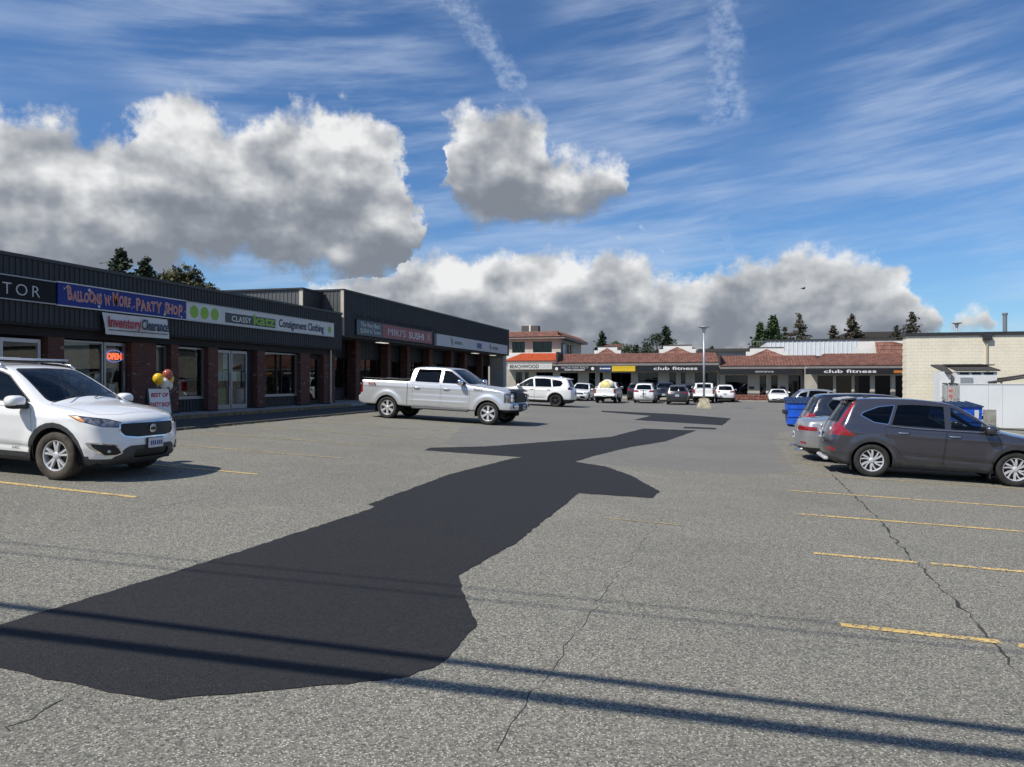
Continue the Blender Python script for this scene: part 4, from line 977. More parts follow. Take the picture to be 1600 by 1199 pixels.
def pickup_spec(pt, cap=False):
    S = f150_spec(); S['paint'] = pt; S['cat'] = 'pickup truck'
    W = 1.90; k = W / 2.03
    S['W'] = W; S['sec'] = [(z * .93, w * k) for z, w in f150_spec()['sec']]; S['wb'] = 3.24; S['r'] = .385; S['arch'] = .46
    sq = lambda x: x * .86 if x < 0 else x * .90
    S['sil'] = [(sq(x), z * .93) for x, z in S['sil']]; S['plan'] = [(sq(x), w) for x, w in S['plan']]
    S['flare'] = [(1.62, .38, .54, .04, .085), (-1.62, .38, .54, .04, .085)]; S['crease'] = []
    S['bed'] = (-2.64, -1.07, .74); S['floor'] = .46
    S['rim'] = (.22, 'five', 6, M_RIM); S['tw'] = .26
    S['cuts'] = [
        ('front_door', 'side', [(.18, .50), (1.0, .50), (1.08, .7), (1.08, 1.22), (.18, 1.25)], dict(rim=('gap', .006), rnd=.05)), ('rear_door', 'side', [(-.80, .50), (.14, .50), (.14, 1.25), (-.80, 1.25)], dict(rim=('gap', .006), rnd=.05)),
        ('front_window', 'side', [(.95, 1.30), (.44, 1.69), (.34, 1.715), (.19, 1.72), (.19, 1.29)], dict(rim=('window_trim', .016), rnd=.03)), ('rear_window', 'side', [(.09, 1.29), (.09, 1.73), (-.60, 1.72), (-.74, 1.66), (-.78, 1.30)], dict(rim=('window_trim', .016), rnd=.05)),
        ('windshield', 'front', [(-.1, 1.31), (.74, 1.29), (.77, 1.33), (.64, 1.73), (-.1, 1.77)], dict(rim=('window_trim', .02), rnd=.03, filt=lambda c, n: 0.1 < c.x < 1.4 and n.x > .22 and n.z > .3)),
        ('back_window', 'rear', [(-.1, 1.36), (.66, 1.36), (.58, 1.70), (-.1, 1.70)], dict(rnd=.04, filt=lambda c, n: -1.2 < c.x < -.7 and n.x < -.3)),
        ('taillight', 'rear', [(.76, .84), (1.1, .84), (1.1, 1.24), (.76, 1.24)], dict(rnd=.02, filt=lambda c, n: c.x < -2.55)),
        ('tailgate', 'rear', [(-.1, .80), (.72, .80), (.72, 1.30), (-.1, 1.30)], dict(rim=('gap', .008), rnd=.03)),
        ('lower_bumper', 'rear', [(-.1, .4), (1.2, .4), (1.2, .62), (-.1, .62)], dict(rnd=0, filt=lambda c, n: c.x < -2.5)),
        ('headlight', 'front', [(.56, .80), (1.1, .80), (1.1, 1.0), (.60, 1.0)], dict(rnd=.02, extra=[((2.3, 0, 0), (-1, 0, 0))], filt=lambda c, n: c.x > 2.2 and n.z < .8)),
        ('grille', 'front', [(-.1, .74), (.52, .74), (.52, 1.05), (-.1, 1.06)], dict(rnd=.03))]
    S['mats'] = dict(headlight=M_LENS); S['cabin'] = (-.65, .72, .82, 1.75)
    def bed(m):
        m.box(-2.64, -1.07, -.74, .74, .80, .82); m.box(-2.655, -2.64, -.74, .74, .80, 1.31); m.box(-1.07, -1.055, -.74, .74, .80, 1.32)
        for s in (1, -1): m.box(-2.64, -1.07, s * .74 - .008, s * .74 + .008, .80, 1.32)
    S['fit'] = [f_mirror(.84, 1.33, .93, None, (.10, .12, .10)), f_plate(-2.815, .66, False), f_mesh('bed_liner', M_BLK, bed)]
    if cap: S['fit'].append(f_mesh('canopy', pt, lambda m: m.prism([(-2.70, 1.32), (-1.02, 1.32), (-1.04, 1.78), (-2.58, 1.78)], 'y', -.76, .76))); S['fit'].append(f_mesh('canopy_window', M_GLASSD, lambda m: m.add([(-2.702, -.62, 1.38), (-2.702, .62, 1.38), (-2.60, .58, 1.72), (-2.60, -.58, 1.72)], [(0, 1, 2, 3)])))
    return S
# ================================================================ ground
def asphalt(name, lo, hi, chip, chips=0.5, scale=55.0, rough=0.92, tint=(1, 1, 1), stain=0.25):
    m = bpy.data.materials.new(name); m.use_nodes = True; MATS[name] = m
    N = NG(m.node_tree); b = N.n['Principled BSDF']; tc = N.node('ShaderNodeTexCoord'); P = tc.outputs['Object']
    def vor(sc):
        v = N.node('ShaderNodeTexVoronoi'); v.voronoi_dimensions = '2D'; N.put(v.inputs['Vector'], P); v.inputs['Scale'].default_value = sc; return v
    v1 = vor(scale); v2 = vor(scale * 0.72)
    r1 = N.sep(v1.outputs['Color']); r2 = N.sep(v2.outputs['Color'])
    g = N.mix(r1[0], lo, hi)
    # pale and dark chips of stone
    pale = N.m('MULTIPLY', N.ss(r2[1], 1 - 0.30 * chips, 1 - 0.22 * chips), N.ss(v2.outputs['Distance'], 0.42, 0.20))
    g = N.mix(pale, g, chip)
    dark = N.m('MULTIPLY', N.ss(r1[2], 0.86, 0.90), 0.6)
    g = N.mix(dark, g, tuple(c * 0.35 for c in lo))
    # broad wear and stains
    n1 = N.noise(P, 0.22, 5, 0.62); n2 = N.noise(P, 1.7, 4, 0.6)
    g = N.mix(N.m('MULTIPLY', N.ss(n1, 0.35, 0.75), stain), g, tuple(c * 0.55 for c in lo))
    g = N.mix(N.m('MULTIPLY', N.ss(n2, 0.5, 0.8), stain * 0.6), g, tuple(min(1, c * 1.25) for c in hi))
    N.put(b.inputs['Base Color'], g)
    b.inputs['Roughness'].default_value = rough; b.inputs['Specular IOR Level'].default_value = 0.3
    bn = N.node('ShaderNodeBump'); bn.inputs['Strength'].default_value = 0.55; bn.inputs['Distance'].default_value = 0.006
    N.put(bn.inputs['Height'], N.m('ADD', v1.outputs['Distance'], N.m('MULTIPLY', v2.outputs['Distance'], 0.6))); N.put(b.inputs['Normal'], bn.outputs[0])
    return m
M_LOT = asphalt('worn_asphalt', (0.105, 0.102, 0.090), (0.285, 0.275, 0.232), (0.52, 0.49, 0.40), 0.80, 88)
M_LOT2 = asphalt('smooth_asphalt', (0.150, 0.147, 0.136), (0.210, 0.205, 0.188), (0.38, 0.36, 0.32), 0.4, 95)
M_NEW = asphalt('fresh_asphalt', (0.016, 0.016, 0.0175), (0.026, 0.026, 0.028), (0.05, 0.05, 0.05), 0.18, 80, 0.80, stain=0.15)
M_WALK = asphalt('old_dark_asphalt', (0.05, 0.05, 0.05), (0.10, 0.10, 0.098), (0.2, 0.2, 0.18), 0.4, 60)
M_CONC = pm('concrete', (0.30, 0.29, 0.27), 0.9, var=0.25, scale=2.5, bump=0.3, bscale=40)

def in_poly(x, y, P):
    ins = False
    for i in range(len(P)):
        (ax, ay), (bx, by) = P[i], P[i - 1]
        if (ay > y) != (by > y) and x < ax + (y - ay) * (bx - ax) / (by - ay): ins = not ins
    return ins
def sstep(t): t = max(0.0, min(1.0, t)); return t * t * (3 - 2 * t)
def gxy(x, y):
    """lot height: falls towards +X, the cross fall eases out far back where the cars park"""
    f = sstep((y - 45) / 14.0) * sstep((x + 15.5) / 4.0)
    return gz(x) * (1 - f) + (-.20 - .010 * max(-45, min(45, x))) * f
def make_ground(smooth_poly):
    """one sheet: the sloping lot, levelling out far to both sides and reaching the horizon"""
    bm = bmesh.new()
    xs = [-1500, -300, -45] + [-30 + 2.0 * k for k in range(31)] + [45, 300, 1500]; ys = [-600, -20, 30] + [44 + 1.5 * k for k in range(14)] + [90, 160, 500, 1900]
    V = [[bm.verts.new((x, y, gxy(x, y))) for x in xs] for y in ys]
    for j in range(len(ys) - 1):
        for i in range(len(xs) - 1): bm.faces.new((V[j][i], V[j][i + 1], V[j + 1][i + 1], V[j + 1][i]))
    for i in range(len(smooth_poly)):
        a, b = Vector((*smooth_poly[i], 0)), Vector((*smooth_poly[i - 1], 0)); d = b - a
        mx, my = sorted((a.x, b.x)), sorted((a.y, b.y))
        fs = [f for f in bm.faces if not (max(v.co.x for v in f.verts) < mx[0] - .1 or min(v.co.x for v in f.verts) > mx[1] + .1 or max(v.co.y for v in f.verts) < my[0] - .1 or min(v.co.y for v in f.verts) > my[1] + .1)]
        g = list({e for f in fs for e in f.edges}) + list({v for f in fs for v in f.verts}) + fs
        bmesh.ops.bisect_plane(bm, geom=g, dist=1e-5, plane_co=a, plane_no=(-d.y, d.x, 0))
    for f in bm.faces:
        c = f.calc_center_median(); f.material_index = 1 if in_poly(c.x, c.y, smooth_poly) else 0
    me = bpy.data.meshes.new('ground'); bm.to_mesh(me); bm.free(); me.materials.append(M_LOT); me.materials.append(M_LOT2)
    return tag(mobj('ground', me), kind='structure')

def sheet(name, pts, mat, dz, parent=None, rag=0.0, seed=1, step=0.35):
    """flat sheet lying on the lot, with a slightly ragged edge"""
    rnd = random.Random(seed); P = []
    n = len(pts)
    for i in range(n):
        a, b = Vector(pts[i]), Vector(pts[(i + 1) % n]); L = (b - a).length; k = max(1, int(L / step)) if rag else 1
        for j in range(k):
            q = a.lerp(b, j / k)
            if rag and j: q += Vector((rnd.uniform(-rag, rag), rnd.uniform(-rag, rag)))
            P.append(q)
    bm = bmesh.new(); vs = [bm.verts.new((p.x, p.y, gz(p.x) + dz)) for p in P]; f = bm.faces.new(vs)
    bmesh.ops.triangulate(bm, faces=[f])
    for f in bm.faces:
        f.normal_update()
        if f.normal.z < 0: f.normal_flip()
    me = bpy.data.meshes.new(name); bm.to_mesh(me); bm.free()
    return mobj(name, me, mat, parent)
PATCH_MAIN = [(-4.94, 3.49), (-4.71, 4.0), (-4.66, 4.5), (-4.5, 6.08), (-4.32, 8.86), (-4.34, 9.1), (-4.48, 9.19), (-4.52, 12.46), (-4.15, 15.49), (-3.99, 15.87), (-6.34, 15.88), (-6.43, 16.47), (-5.38, 17.61), (-2.95, 22.83), (-2.37, 27.4), (-0.49, 28.02), (-1.28, 22.41), (-2.06, 19.89), (-2.6, 17.26), (-2.81, 15.72), (-2.11, 15.31), (-1.47, 14.21), (-0.81, 12.47), (-0.86, 11.69), (-2.01, 11.6), (-2.03, 9.88), (-2.07, 7.73), (-2.22, 6.39), (-2.03, 5.94), (-1.67, 5.23), (-1.66, 4.45), (-1.77, 4.18), (-2.38, 3.76), (-2.91, 3.42), (-3.24, 3.4), (-4.07, 3.45), (-4.73, 3.35)]
PATCH_FAR = [(-5.67, 39.45), (-1.65, 40.04), (1.01, 38.57), (0.5, 32.15), (-3.2, 32.57), (-2.81, 36.9), (-5.39, 38.17)]
PATCH_STRIP = [(-0.96, 29.88), (0.26, 30.21), (0.2, 29.19), (-1.0, 28.85)]
SMOOTH = [(-3.21, 15.72), (-2.69, 15.55), (-1.43, 15.75), (.25, 15.45), (1.75, 16.46), (1.95, 24.9), (2.6, 30), (14, 49), (16, 78), (-15, 78), (-13.2, 45), (-7.6, 31.4), (-7.9, 23), (-6.5, 17.6), (-5.6, 16.9), (-3.33, 18.0)]
CRACK_R = [(2.46, 16.68), (2.38, 13.71), (2.3, 11.45), (2.21, 10.18), (2.14, 8.95), (2.15, 8.4), (2.1, 7.56), (2.1, 6.9), (2.04, 6.33), (2.0, 5.57)]
CRACK_B = [(-0.6, 10.61), (-0.68, 9.2), (-0.79, 7.94), (-0.86, 6.86), (-0.91, 5.86), (-0.96, 5.16), (-0.99, 4.45), (-1.02, 3.82), (-1.03, 3.36)]
CRACK_C = [(-3.38, 2.87), (-3.38, 3.01), (-3.41, 3.21), (-3.39, 3.33)]
CRACK_D = [(-7.07, 6.69), (-6.81, 7.45), (-6.58, 8.68), (-6.31, 10.71), (-6.12, 12.15)]
make_ground(SMOOTH)
tag(sheet('asphalt_patch', PATCH_MAIN, M_NEW, .005, rag=.016, seed=4, step=.09), kind='structure')
tag(sheet('asphalt_patch', PATCH_FAR, M_NEW, .005, rag=.02, seed=5), kind='structure')
tag(sheet('asphalt_patch', PATCH_STRIP, M_NEW, .005, rag=.02, seed=6), kind='structure')
M_CRACK = pm('crack_filler', (0.035, 0.034, 0.032), 0.95, var=0.4, scale=6)
def crack(pts, w, seed):
    rnd = random.Random(seed); Q = []
    for i in range(len(pts) - 1):
        a, b = Vector(pts[i]), Vector(pts[i + 1]); k = max(2, int((b - a).length / .12))
        for j in range(k): Q.append(a.lerp(b, j / k) + Vector((rnd.uniform(-.03, .03), rnd.uniform(-.03, .03))))
    V = []; F = []
    for i, q in enumerate(Q):
        d = (Q[min(i + 1, len(Q) - 1)] - Q[max(i - 1, 0)]).normalized(); n = Vector((-d.y, d.x)); ww = w * rnd.choice((.15, .35, .6, .8, 1.0, .5))
        for s in (1, -1): p = q + n * ww * s; V.append((p.x, p.y, gz(p.x) + .0025))
    F = [(2 * i, 2 * i + 1, 2 * i + 3, 2 * i + 2) for i in range(len(Q) - 1)]
    me = bpy.data.meshes.new('crack'); me.from_pydata(V, [], F); tag(mobj('pavement_crack', me, M_CRACK), kind='structure')
for i, (p, w) in enumerate(((CRACK_R, .017), (CRACK_B, .0035), (CRACK_C, .006), (CRACK_D, .004))): crack(p, w, i)

# stall lines: worn yellow paint
def worn_paint(name, col, wear):
    m = bpy.data.materials.new(name); m.use_nodes = True; MATS[name] = m
    N = NG(m.node_tree); b = N.n['Principled BSDF']; tc = N.node('ShaderNodeTexCoord'); P = tc.outputs['Object']
    v = N.node('ShaderNodeTexVoronoi'); v.voronoi_dimensions = '2D'; N.put(v.inputs['Vector'], P); v.inputs['Scale'].default_value = 60
    f = N.m('ADD', N.m('MULTIPLY', N.sep(v.outputs['Color'])[0], 0.55), N.m('MULTIPLY', N.noise(P, 3.0, 4, 0.6), 0.6))
    c = N.mix(N.noise(P, 12, 3, 0.6), col, tuple(x * 0.75 for x in col))
    N.put(b.inputs['Base Color'], N.mix(N.ss(f, wear, wear + .10), c, (0.15, 0.148, 0.137)))
    b.inputs['Roughness'].default_value = 0.85; return m
M_LINE = worn_paint('worn_yellow_paint', (0.72, 0.50, 0.17), 0.62); M_LINE2 = worn_paint('faded_yellow_paint', (0.48, 0.37, 0.16), 0.57)
def stripe(x0, y0, x1, y1, w=.10, mat=None):
    d = Vector((x1 - x0, y1 - y0)).normalized(); n = Vector((-d.y, d.x)) * w / 2
    tag(sheet('painted_line', [(x0 - n.x, y0 - n.y), (x1 - n.x, y1 - n.y), (x1 + n.x, y1 + n.y), (x0 + n.x, y0 + n.y)], mat or M_LINE, .005), kind='structure')
for (y, x0, x1, m) in ((8.36, -12.9, -7.42, M_LINE), (10.92, -12.9, -7.28, M_LINE), (13.62, -12.9, -7.2, M_LINE2), (16.2, -12.9, -7.6, M_LINE2), (18.72, -12.9, -7.4, M_LINE2), (21.4, -12.9, -6.95, M_LINE2)): stripe(x0, y + .12, x1, y - .1, .10, m)
for (y, x0, x1) in ((6.27, .99, 2.10), (6.27, 2.2, 6), (8.80, 1.11, 2.15), (8.84, 2.29, 6.3), (11.35, 1.23, 6.5), (13.75, 1.34, 6.6), (16.35, 1.48, 6.6), (18.57, 1.53, 6.6), (21.2, 1.69, 6.8), (23.7, 1.80, 6.9), (26.2, 1.9, 6.9), (28.7, 2.0, 7)): stripe(x0, y, x1, y + (x1 - x0) * .03, .095, M_LINE if y < 15 else M_LINE2)
stripe(-1.35, 9.75, -.35, 9.72, .045, M_LINE2)

# raised strip of old asphalt along the shops, timber kerb, narrow walk
def strip_box(name, x0, x1, y0, y1, dz, mat, parent=None, kind='structure', rag=0.0):
    rnd = random.Random(int(y0 * 7 + x1)); n = max(1, int((y1 - y0) / .3)); V = []; F = []
    for k in range(n + 1):
        y = y0 + (y1 - y0) * k / n; e = rnd.uniform(-rag, rag)
        for (x, z) in ((x0, gz(x0) - .05), (x0, gz(x0) + dz), (x1 + e - .02 * (rag > 0), gz(x1) + dz), (x1 + e * 1.6, gz(x1) - .03)): V.append((x, y, z))
    for k in range(n):
        for j in range(3): F.append((4 * k + j, 4 * k + j + 1, 4 * k + 5 + j, 4 * k + 4 + j))
    F += [(0, 3, 2, 1), (4 * n, 4 * n + 1, 4 * n + 2, 4 * n + 3)]
    me = bpy.data.meshes.new(name); me.from_pydata(V, [], F)
    bm = bmesh.new(); bm.from_mesh(me); bmesh.ops.recalc_face_normals(bm, faces=bm.faces); bm.to_mesh(me); bm.free()
    return tag(mobj(name, me, mat, parent), kind=kind)
strip_box('pavement', -15.6, -13.42, 4, 61, .055, M_WALK, rag=.05)
strip_box('sidewalk', -19.0, -15.62, 4, 61, .165, M_CONC)
M_TIMBER = pm('weathered_timber', (0.21, 0.155, 0.085), 0.85, var=0.35, scale=4, bump=0.3, bscale=30)
for y0, y1 in ((6.0, 12.4), (12.45, 17.1), (17.15, 21.9), (21.95, 26.4), (26.45, 30.0)):
    strip_box('kerb', -15.62, -15.46, y0, y1, .15, M_TIMBER)
# weeds along the broken edge
rnd = random.Random(11); m = MB()
for k in range(420):
    y = rnd.choice((rnd.uniform(12, 29), rnd.gauss(18.2, .8), rnd.gauss(20.0, .5), rnd.gauss(24.5, 1.2))); x = -13.38 + rnd.gauss(0, .05); z = gz(x); a = rnd.uniform(0, 6.28); h = rnd.uniform(.02, .10) * (1.8 if rnd.random() < .05 else 1); l = rnd.uniform(-.05, .05)
    m.add([(x + .008 * math.cos(a), y + .008 * math.sin(a), z), (x - .008 * math.cos(a), y - .008 * math.sin(a), z), (x + l, y + rnd.uniform(-.05, .05), z + h)], [(0, 1, 2)])
M_WEED = pm('weed_green', (0.10, 0.115, 0.035), 0.8, var=0.4, scale=3)
me = bpy.data.meshes.new('weeds'); me.from_pydata(m.v, [], m.f); tag(mobj('weeds', me, M_WEED), 'low green weeds along the broken asphalt edge', 'weeds', kind='stuff')

# ================================================================ buildings
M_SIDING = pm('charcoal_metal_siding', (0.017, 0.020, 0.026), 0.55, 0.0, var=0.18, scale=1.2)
M_SIDING_LIT = pm('sunlit_metal_siding', (0.095, 0.097, 0.10), 0.5, 0.0, var=0.15, scale=1.2)  # lighter copy of the charcoal siding, sunlight on the end faces put into colour
M_CAP = pm('metal_cap', (0.030, 0.031, 0.034), 0.5, var=0.15)
M_CREAMT = pm('cream_trim', (0.52, 0.47, 0.38), 0.7, var=0.1)
M_SOFFIT = pm('dark_soffit', (0.014, 0.0135, 0.013), 0.8, var=0.2)
M_ALU = pm('aluminium_frame', (0.30, 0.31, 0.32), 0.4, 0.6)
M_WHITEF = pm('white_frame', (0.62, 0.63, 0.63), 0.5)
M_SHOP = glass('shop_glass', (0.76, 0.80, 0.80), 1.5)
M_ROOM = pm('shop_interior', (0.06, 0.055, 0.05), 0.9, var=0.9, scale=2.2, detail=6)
M_BLIND = pm('window_blind', (0.26, 0.27, 0.235), 0.8, var=0.1)
def brick(name, c1, c2, mortar, sx=.22, sy=.075):
    m = bpy.data.materials.new(name); m.use_nodes = True; MATS[name] = m
    N = NG(m.node_tree); b = N.n['Principled BSDF']; tc = N.node('ShaderNodeTexCoord'); s = N.sep(tc.outputs['Object'])
    P = N.xyz(N.m('ADD', s[0], s[1]), s[2], 0.0)
    t = N.node('ShaderNodeTexBrick'); N.put(t.inputs['Vector'], P); t.inputs['Scale'].default_value = 1.0
    t.inputs['Brick Width'].default_value = sx; t.inputs['Row Height'].default_value = sy; t.inputs['Mortar Size'].default_value = .006
    t.inputs['Color1'].default_value = (*c1, 1); t.inputs['Color2'].default_value = (*c2, 1); t.inputs['Mortar'].default_value = (*mortar, 1); t.inputs['Bias'].default_value = -.2
    n = N.noise(tc.outputs['Object'], 5, 4, .6)
    white = N.ss(N.noise(N.v('MULTIPLY', P, (3.2, 9.0, 1)), 1.0, 1, .5), .66, .70)     # some bricks carry pale lime bloom
    c = N.mix(N.m('MULTIPLY', white, .55), N.mix(N.m('MULTIPLY', n, .5), t.outputs[0], tuple(x * .5 for x in c1)), (.30, .24, .21))
    N.put(b.inputs['Base Color'], c); b.inputs['Roughness'].default_value = .9
    bn = N.node('ShaderNodeBump'); bn.inputs['Strength'].default_value = .6; bn.inputs['Distance'].default_value = .01; bn.invert = True
    N.put(bn.inputs['Height'], t.outputs['Fac']); N.put(b.inputs['Normal'], bn.outputs[0]); return m
M_BRICK = brick('red_brick', (0.135, 0.050, 0.036), (0.085, 0.034, 0.027), (0.10, 0.085, 0.075))

def ribbed(name, axis, fixed, a0, a1, z0, z1, mat, parent, pitch=.15, d=.022, out=1):
    """standing-seam siding: ribs run vertically; axis 'y' = wall in the yz plane at x=fixed, out = outward sign"""
    m = MB(); n = max(1, int(round((a1 - a0) / pitch))); p = (a1 - a0) / n; prof = []
    for k in range(n):
        a = a0 + k * p; prof += [(a, 0), (a + p * .74, 0), (a + p * .80, d), (a + p * .94, d)]
    prof.append((a1, 0)); V = []; F = []
    for (a, o) in prof:
        for z in (z0, z1): V.append((fixed + out * o, a, z) if axis == 'y' else (a, fixed + out * o, z))
    for i in range(len(prof) - 1): F.append((2 * i, 2 * i + 2, 2 * i + 3, 2 * i + 1))
    m.add(V, F); me = bpy.data.meshes.new(name); me.from_pydata(m.v, [], m.f); 
    # backing so that the wall has thickness
    o = mobj(name, me, mat, parent)
    return o
def text_on_x(body, size, x, y, z, mat, parent, name='lettering', width=None, bold=0.0, shear=0.0, spacing=1.0, tilt=0.0, depth=.004):
    """lettering on a wall that faces +X; reads along +Y"""
    me = text_mesh(body, size, depth, bold, width, shear, spacing)
    return mobj(name, me, mat, parent, (x, y, z), (0, tilt, math.pi / 2))
def letter(name, col, rough=.5): return pm('letter_' + name, col, rough)
L_WHITE = letter('white', (.75, .75, .74)); L_BLACK = letter('black', (.012, .014, .016)); L_RED = letter('red', (.42, .022, .03)); L_GREEN = letter('green', (.21, .42, .035)); L_ORANGE = letter('orange', (.62, .14, .045)); L_NAVY = letter('navy', (.012, .035, .075)); L_STAR = letter('star', (.62, .66, .72)); L_GREYT = letter('grey', (.50, .51, .53))

# ---------------------------------------------------------------- near shop building (left)
XF = -16.0
b1 = empty('shop_building', (0, 0, 0), 0, 'low shop building with charcoal metal fascia, brick piers and party shop signs', 'building')
Z0 = .86
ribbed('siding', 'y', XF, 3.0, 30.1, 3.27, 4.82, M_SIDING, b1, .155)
MB().box(-16.3, XF - .004, 3.0, 30.1, 3.27, 4.82).build('fascia_core', M_SIDING, b1)
MB().box(-16.36, XF + .05, 2.95, 30.14, 4.82, 4.90).build('roof_cap', M_CAP, b1)
ribbed('end_siding', 'x', 30.1, -16.3, XF, 3.27, 4.82, M_SIDING, b1, .15, out=1)
MB().box(-16.9, XF - .01, 3.0, 30.08, 3.20, 3.268).build('soffit', M_SOFFIT, b1)
MB().box(-32, -16.32, 3.0, 30.1, 4.35, 4.5).build('flat_roof', pm('roof_membrane', (.12, .12, .12), .9), b1)
MB().box(-16.42, -16.20, 3.0, 29.83, 2.98, 3.198).build('header_beam', M_SOFFIT, b1)
XW = -16.18
for (y0, y1) in ((3.0, 4.0), (7.6, 8.2), (11.6, 12.2), (15.03, 15.51), (17.83, 18.81), (19.45, 19.79), (21.22, 21.72), (23.99, 24.48), (26.98, 27.69), (28.86, 29.83)):
    MB().box(-16.60, XW, y0, y1, Z0 - .15, 2.98).build('brick_pier', M_BRICK, b1)
    if y0 > 14: MB().box(-16.62, XW + .02, y0 - .01, y1 + .01, Z0 - .15, Z0 + .03).build('pier_base', M_SOFFIT, b1)
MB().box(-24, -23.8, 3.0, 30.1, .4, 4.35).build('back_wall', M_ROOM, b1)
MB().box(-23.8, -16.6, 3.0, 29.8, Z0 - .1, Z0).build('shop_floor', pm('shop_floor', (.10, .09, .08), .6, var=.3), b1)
MB().box(-23.8, -16.6, 3.0, 29.8, 3.0, 3.05).build('shop_ceiling', pm('shop_ceiling', (.12, .12, .12), .9), b1)
for y in (19.1, 22.0, 29.84): MB().box(-23.8, -16.6, y, y + .08, Z0, 3.0).build('party_wall', M_ROOM, b1)
MB().box(-24, -16.4, 29.92, 30.06, .5, 4.4).build('end_wall', M_SIDING, b1)
def shop_window(par, x, y0, y1, z0, z1, mull=(), frame=M_ALU, sill=True, low=True, gl=None):
    w = empty('window', (x, y0, z0)); w.parent = par; H = z1 - z0; L = y1 - y0
    MB().box(-.012, .0, .03, L - .03, .03, H - .03).build('pane', gl or M_SHOP, w)
    f = MB().box(-.04, .035, 0, .05, 0, H).box(-.04, .035, L - .05, L, 0, H).box(-.04, .035, .05, L - .05, 0, .05).box(-.04, .035, .05, L - .05, H - .05, H)
    f.build('frame', frame, w)
    for q in mull: MB().box(-.04, .032, q - .03, q + .03, .05, H - .05).build('mullion', M_SOFFIT, w)
    if low: ribbed('low_panel', 'y', .02, 0, L, Z0 - z0 - .1, -.02, M_SIDING, w, .16)
    if sill: MB().box(-.05, .08, -.01, L + .01, -.04, .0).build('sill', frame, w)
    return w
def shop_door(par, x, y0, y1, z1, frame=M_ALU, bar=True):
    d = empty('door', (x, y0, Z0)); d.parent = par; L = y1 - y0; H = z1 - Z0
    MB().box(-.012, 0, .05, L - .05, .1, H - .06).build('pane', M_SHOP, d)
    MB().box(-.05, .03, 0, .07, 0, H).box(-.05, .03, L - .07, L, 0, H).box(-.05, .03, .07, L - .07, 0, .16).box(-.05, .03, .07, L - .07, H - .09, H).build('frame', frame, d)
    if bar: MB().tube([(.03, L - .12, .75), (.09, L - .12, .8), (.09, L - .12, 1.25), (.03, L - .12, 1.3)], .016, 8).build('handle', frame, d)
    return d
XG = -16.40
shop_window(b1, XG, 4.0, 7.6, Z0 + .5, 2.96, (1.2, 2.4)); shop_window(b1, XG, 8.2, 11.6, Z0 + .5, 2.96, (1.2, 2.3))
shop_window(b1, XG, 12.2, 13.75, Z0 + .35, 2.96, (), M_WHITEF)
dd = shop_door(b1, XG + .04, 13.85, 14.95, 2.90, M_WHITEF)
shop_window(b1, XG, 15.51, 16.98, Z0 + .25, 2.94, ()); shop_door(b1, XG, 17.02, 17.80, 2.94)
shop_window(b1, XG, 18.81, 19.45, Z0 + .4, 2.94, ())
shop_window(b1, XG, 19.79, 21.22, 1.30, 2.94, ())
shop_door(b1, XG, 21.74, 22.66, 2.92); shop_door(b1, XG, 22.70, 23.62, 2.92)
MB().box(-16.6, XG + .02, 23.62, 23.99, Z0 - .1, 2.98).build('wall_panel', M_SOFFIT, b1)
shop_window(b1, XG, 24.48, 26.98, 1.28, 2.94, (1.05, 1.4))
shop_door(b1, XG, 27.85, 28.72, 2.86, M_SOFFIT); MB().box(-16.6, XG - .01, 27.69, 28.86, 2.86, 2.98).build('transom', M_SOFFIT, b1)
MB().tube([(-16.12, 29.35, 3.2), (-16.12, 29.35, Z0 + .05), (-16.0, 29.35, Z0 - .02)], .045, 8).build('downspout', M_CREAMT, b1)
# things seen in the windows: blinds, posters, open sign
for (y0, y1, z0, z1) in ((15.56, 16.62, 1.85, 2.9), (17.05, 17.55, 2.1, 2.85), (18.86, 19.4, 1.7, 2.88)): MB().box(XG - .10, XG - .08, y0, y1, z0, z1).build('window_blind', M_BLIND, b1)
M_PAPER = pm('paper', (.50, .51, .52), .8, var=.12, scale=6); M_PAPERB = pm('blue_paper', (.10, .22, .34), .7, var=.2, scale=5); M_PAPERG = pm('green_paper', (.16, .30, .10), .7, var=.4, scale=9)
rp = random.Random(5)
for (y, z, w, h, m) in ((15.95, 1.9, .22, .34, M_PAPER), (16.75, 1.95, .22, .28, M_PAPER), (17.25, 1.65, .2, .22, M_PAPER), (21.80, 2.05, .22, .36, M_PAPER), (22.02, 2.0, .24, .30, M_PAPERB), (22.32, 2.58, .26, .62, M_PAPER), (22.34, 2.02, .26, .32, M_PAPER), (22.84, 2.0, .24, .34, M_PAPER), (23.38, 2.35, .26, .34, M_PAPERB), (23.40, 2.0, .22, .34, M_PAPER), (22.0, 1.25, .45, .7, M_PAPERG), (23.1, 1.3, .6, .5, M_PAPERB), (28.0, 2.1, .18, .26, M_PAPER)):
    MB().box(XG - .028, XG - .022, y, y + w, z - h / 2, z + h / 2).build('poster', m, b1)
rg = random.Random(17)
for (ya, yb, n) in ((15.7, 18.6, 9), (19.9, 21.0, 4), (24.6, 28.6, 9)):
    for k in range(n):
        y = ya + (yb - ya) * (k + .5) / n; x = -16.9 - rg.uniform(.1, 2.2); hgt = rg.uniform(.6, 1.6)
        MB().cbox(x - .2, x + .2, y - .14, y + .14, Z0, Z0 + hgt, .03).build('display_rack', pm('goods_%d' % (k % 5), [(.20, .05, .05), (.05, .09, .18), (.22, .20, .16), (.06, .12, .06), (.18, .12, .05)][k % 5], .8, var=.6, scale=6), b1)
on = empty('open_sign', (XG - .03, 17.45, 2.56), 0, 'red OPEN sign hanging inside the party shop door', 'sign')
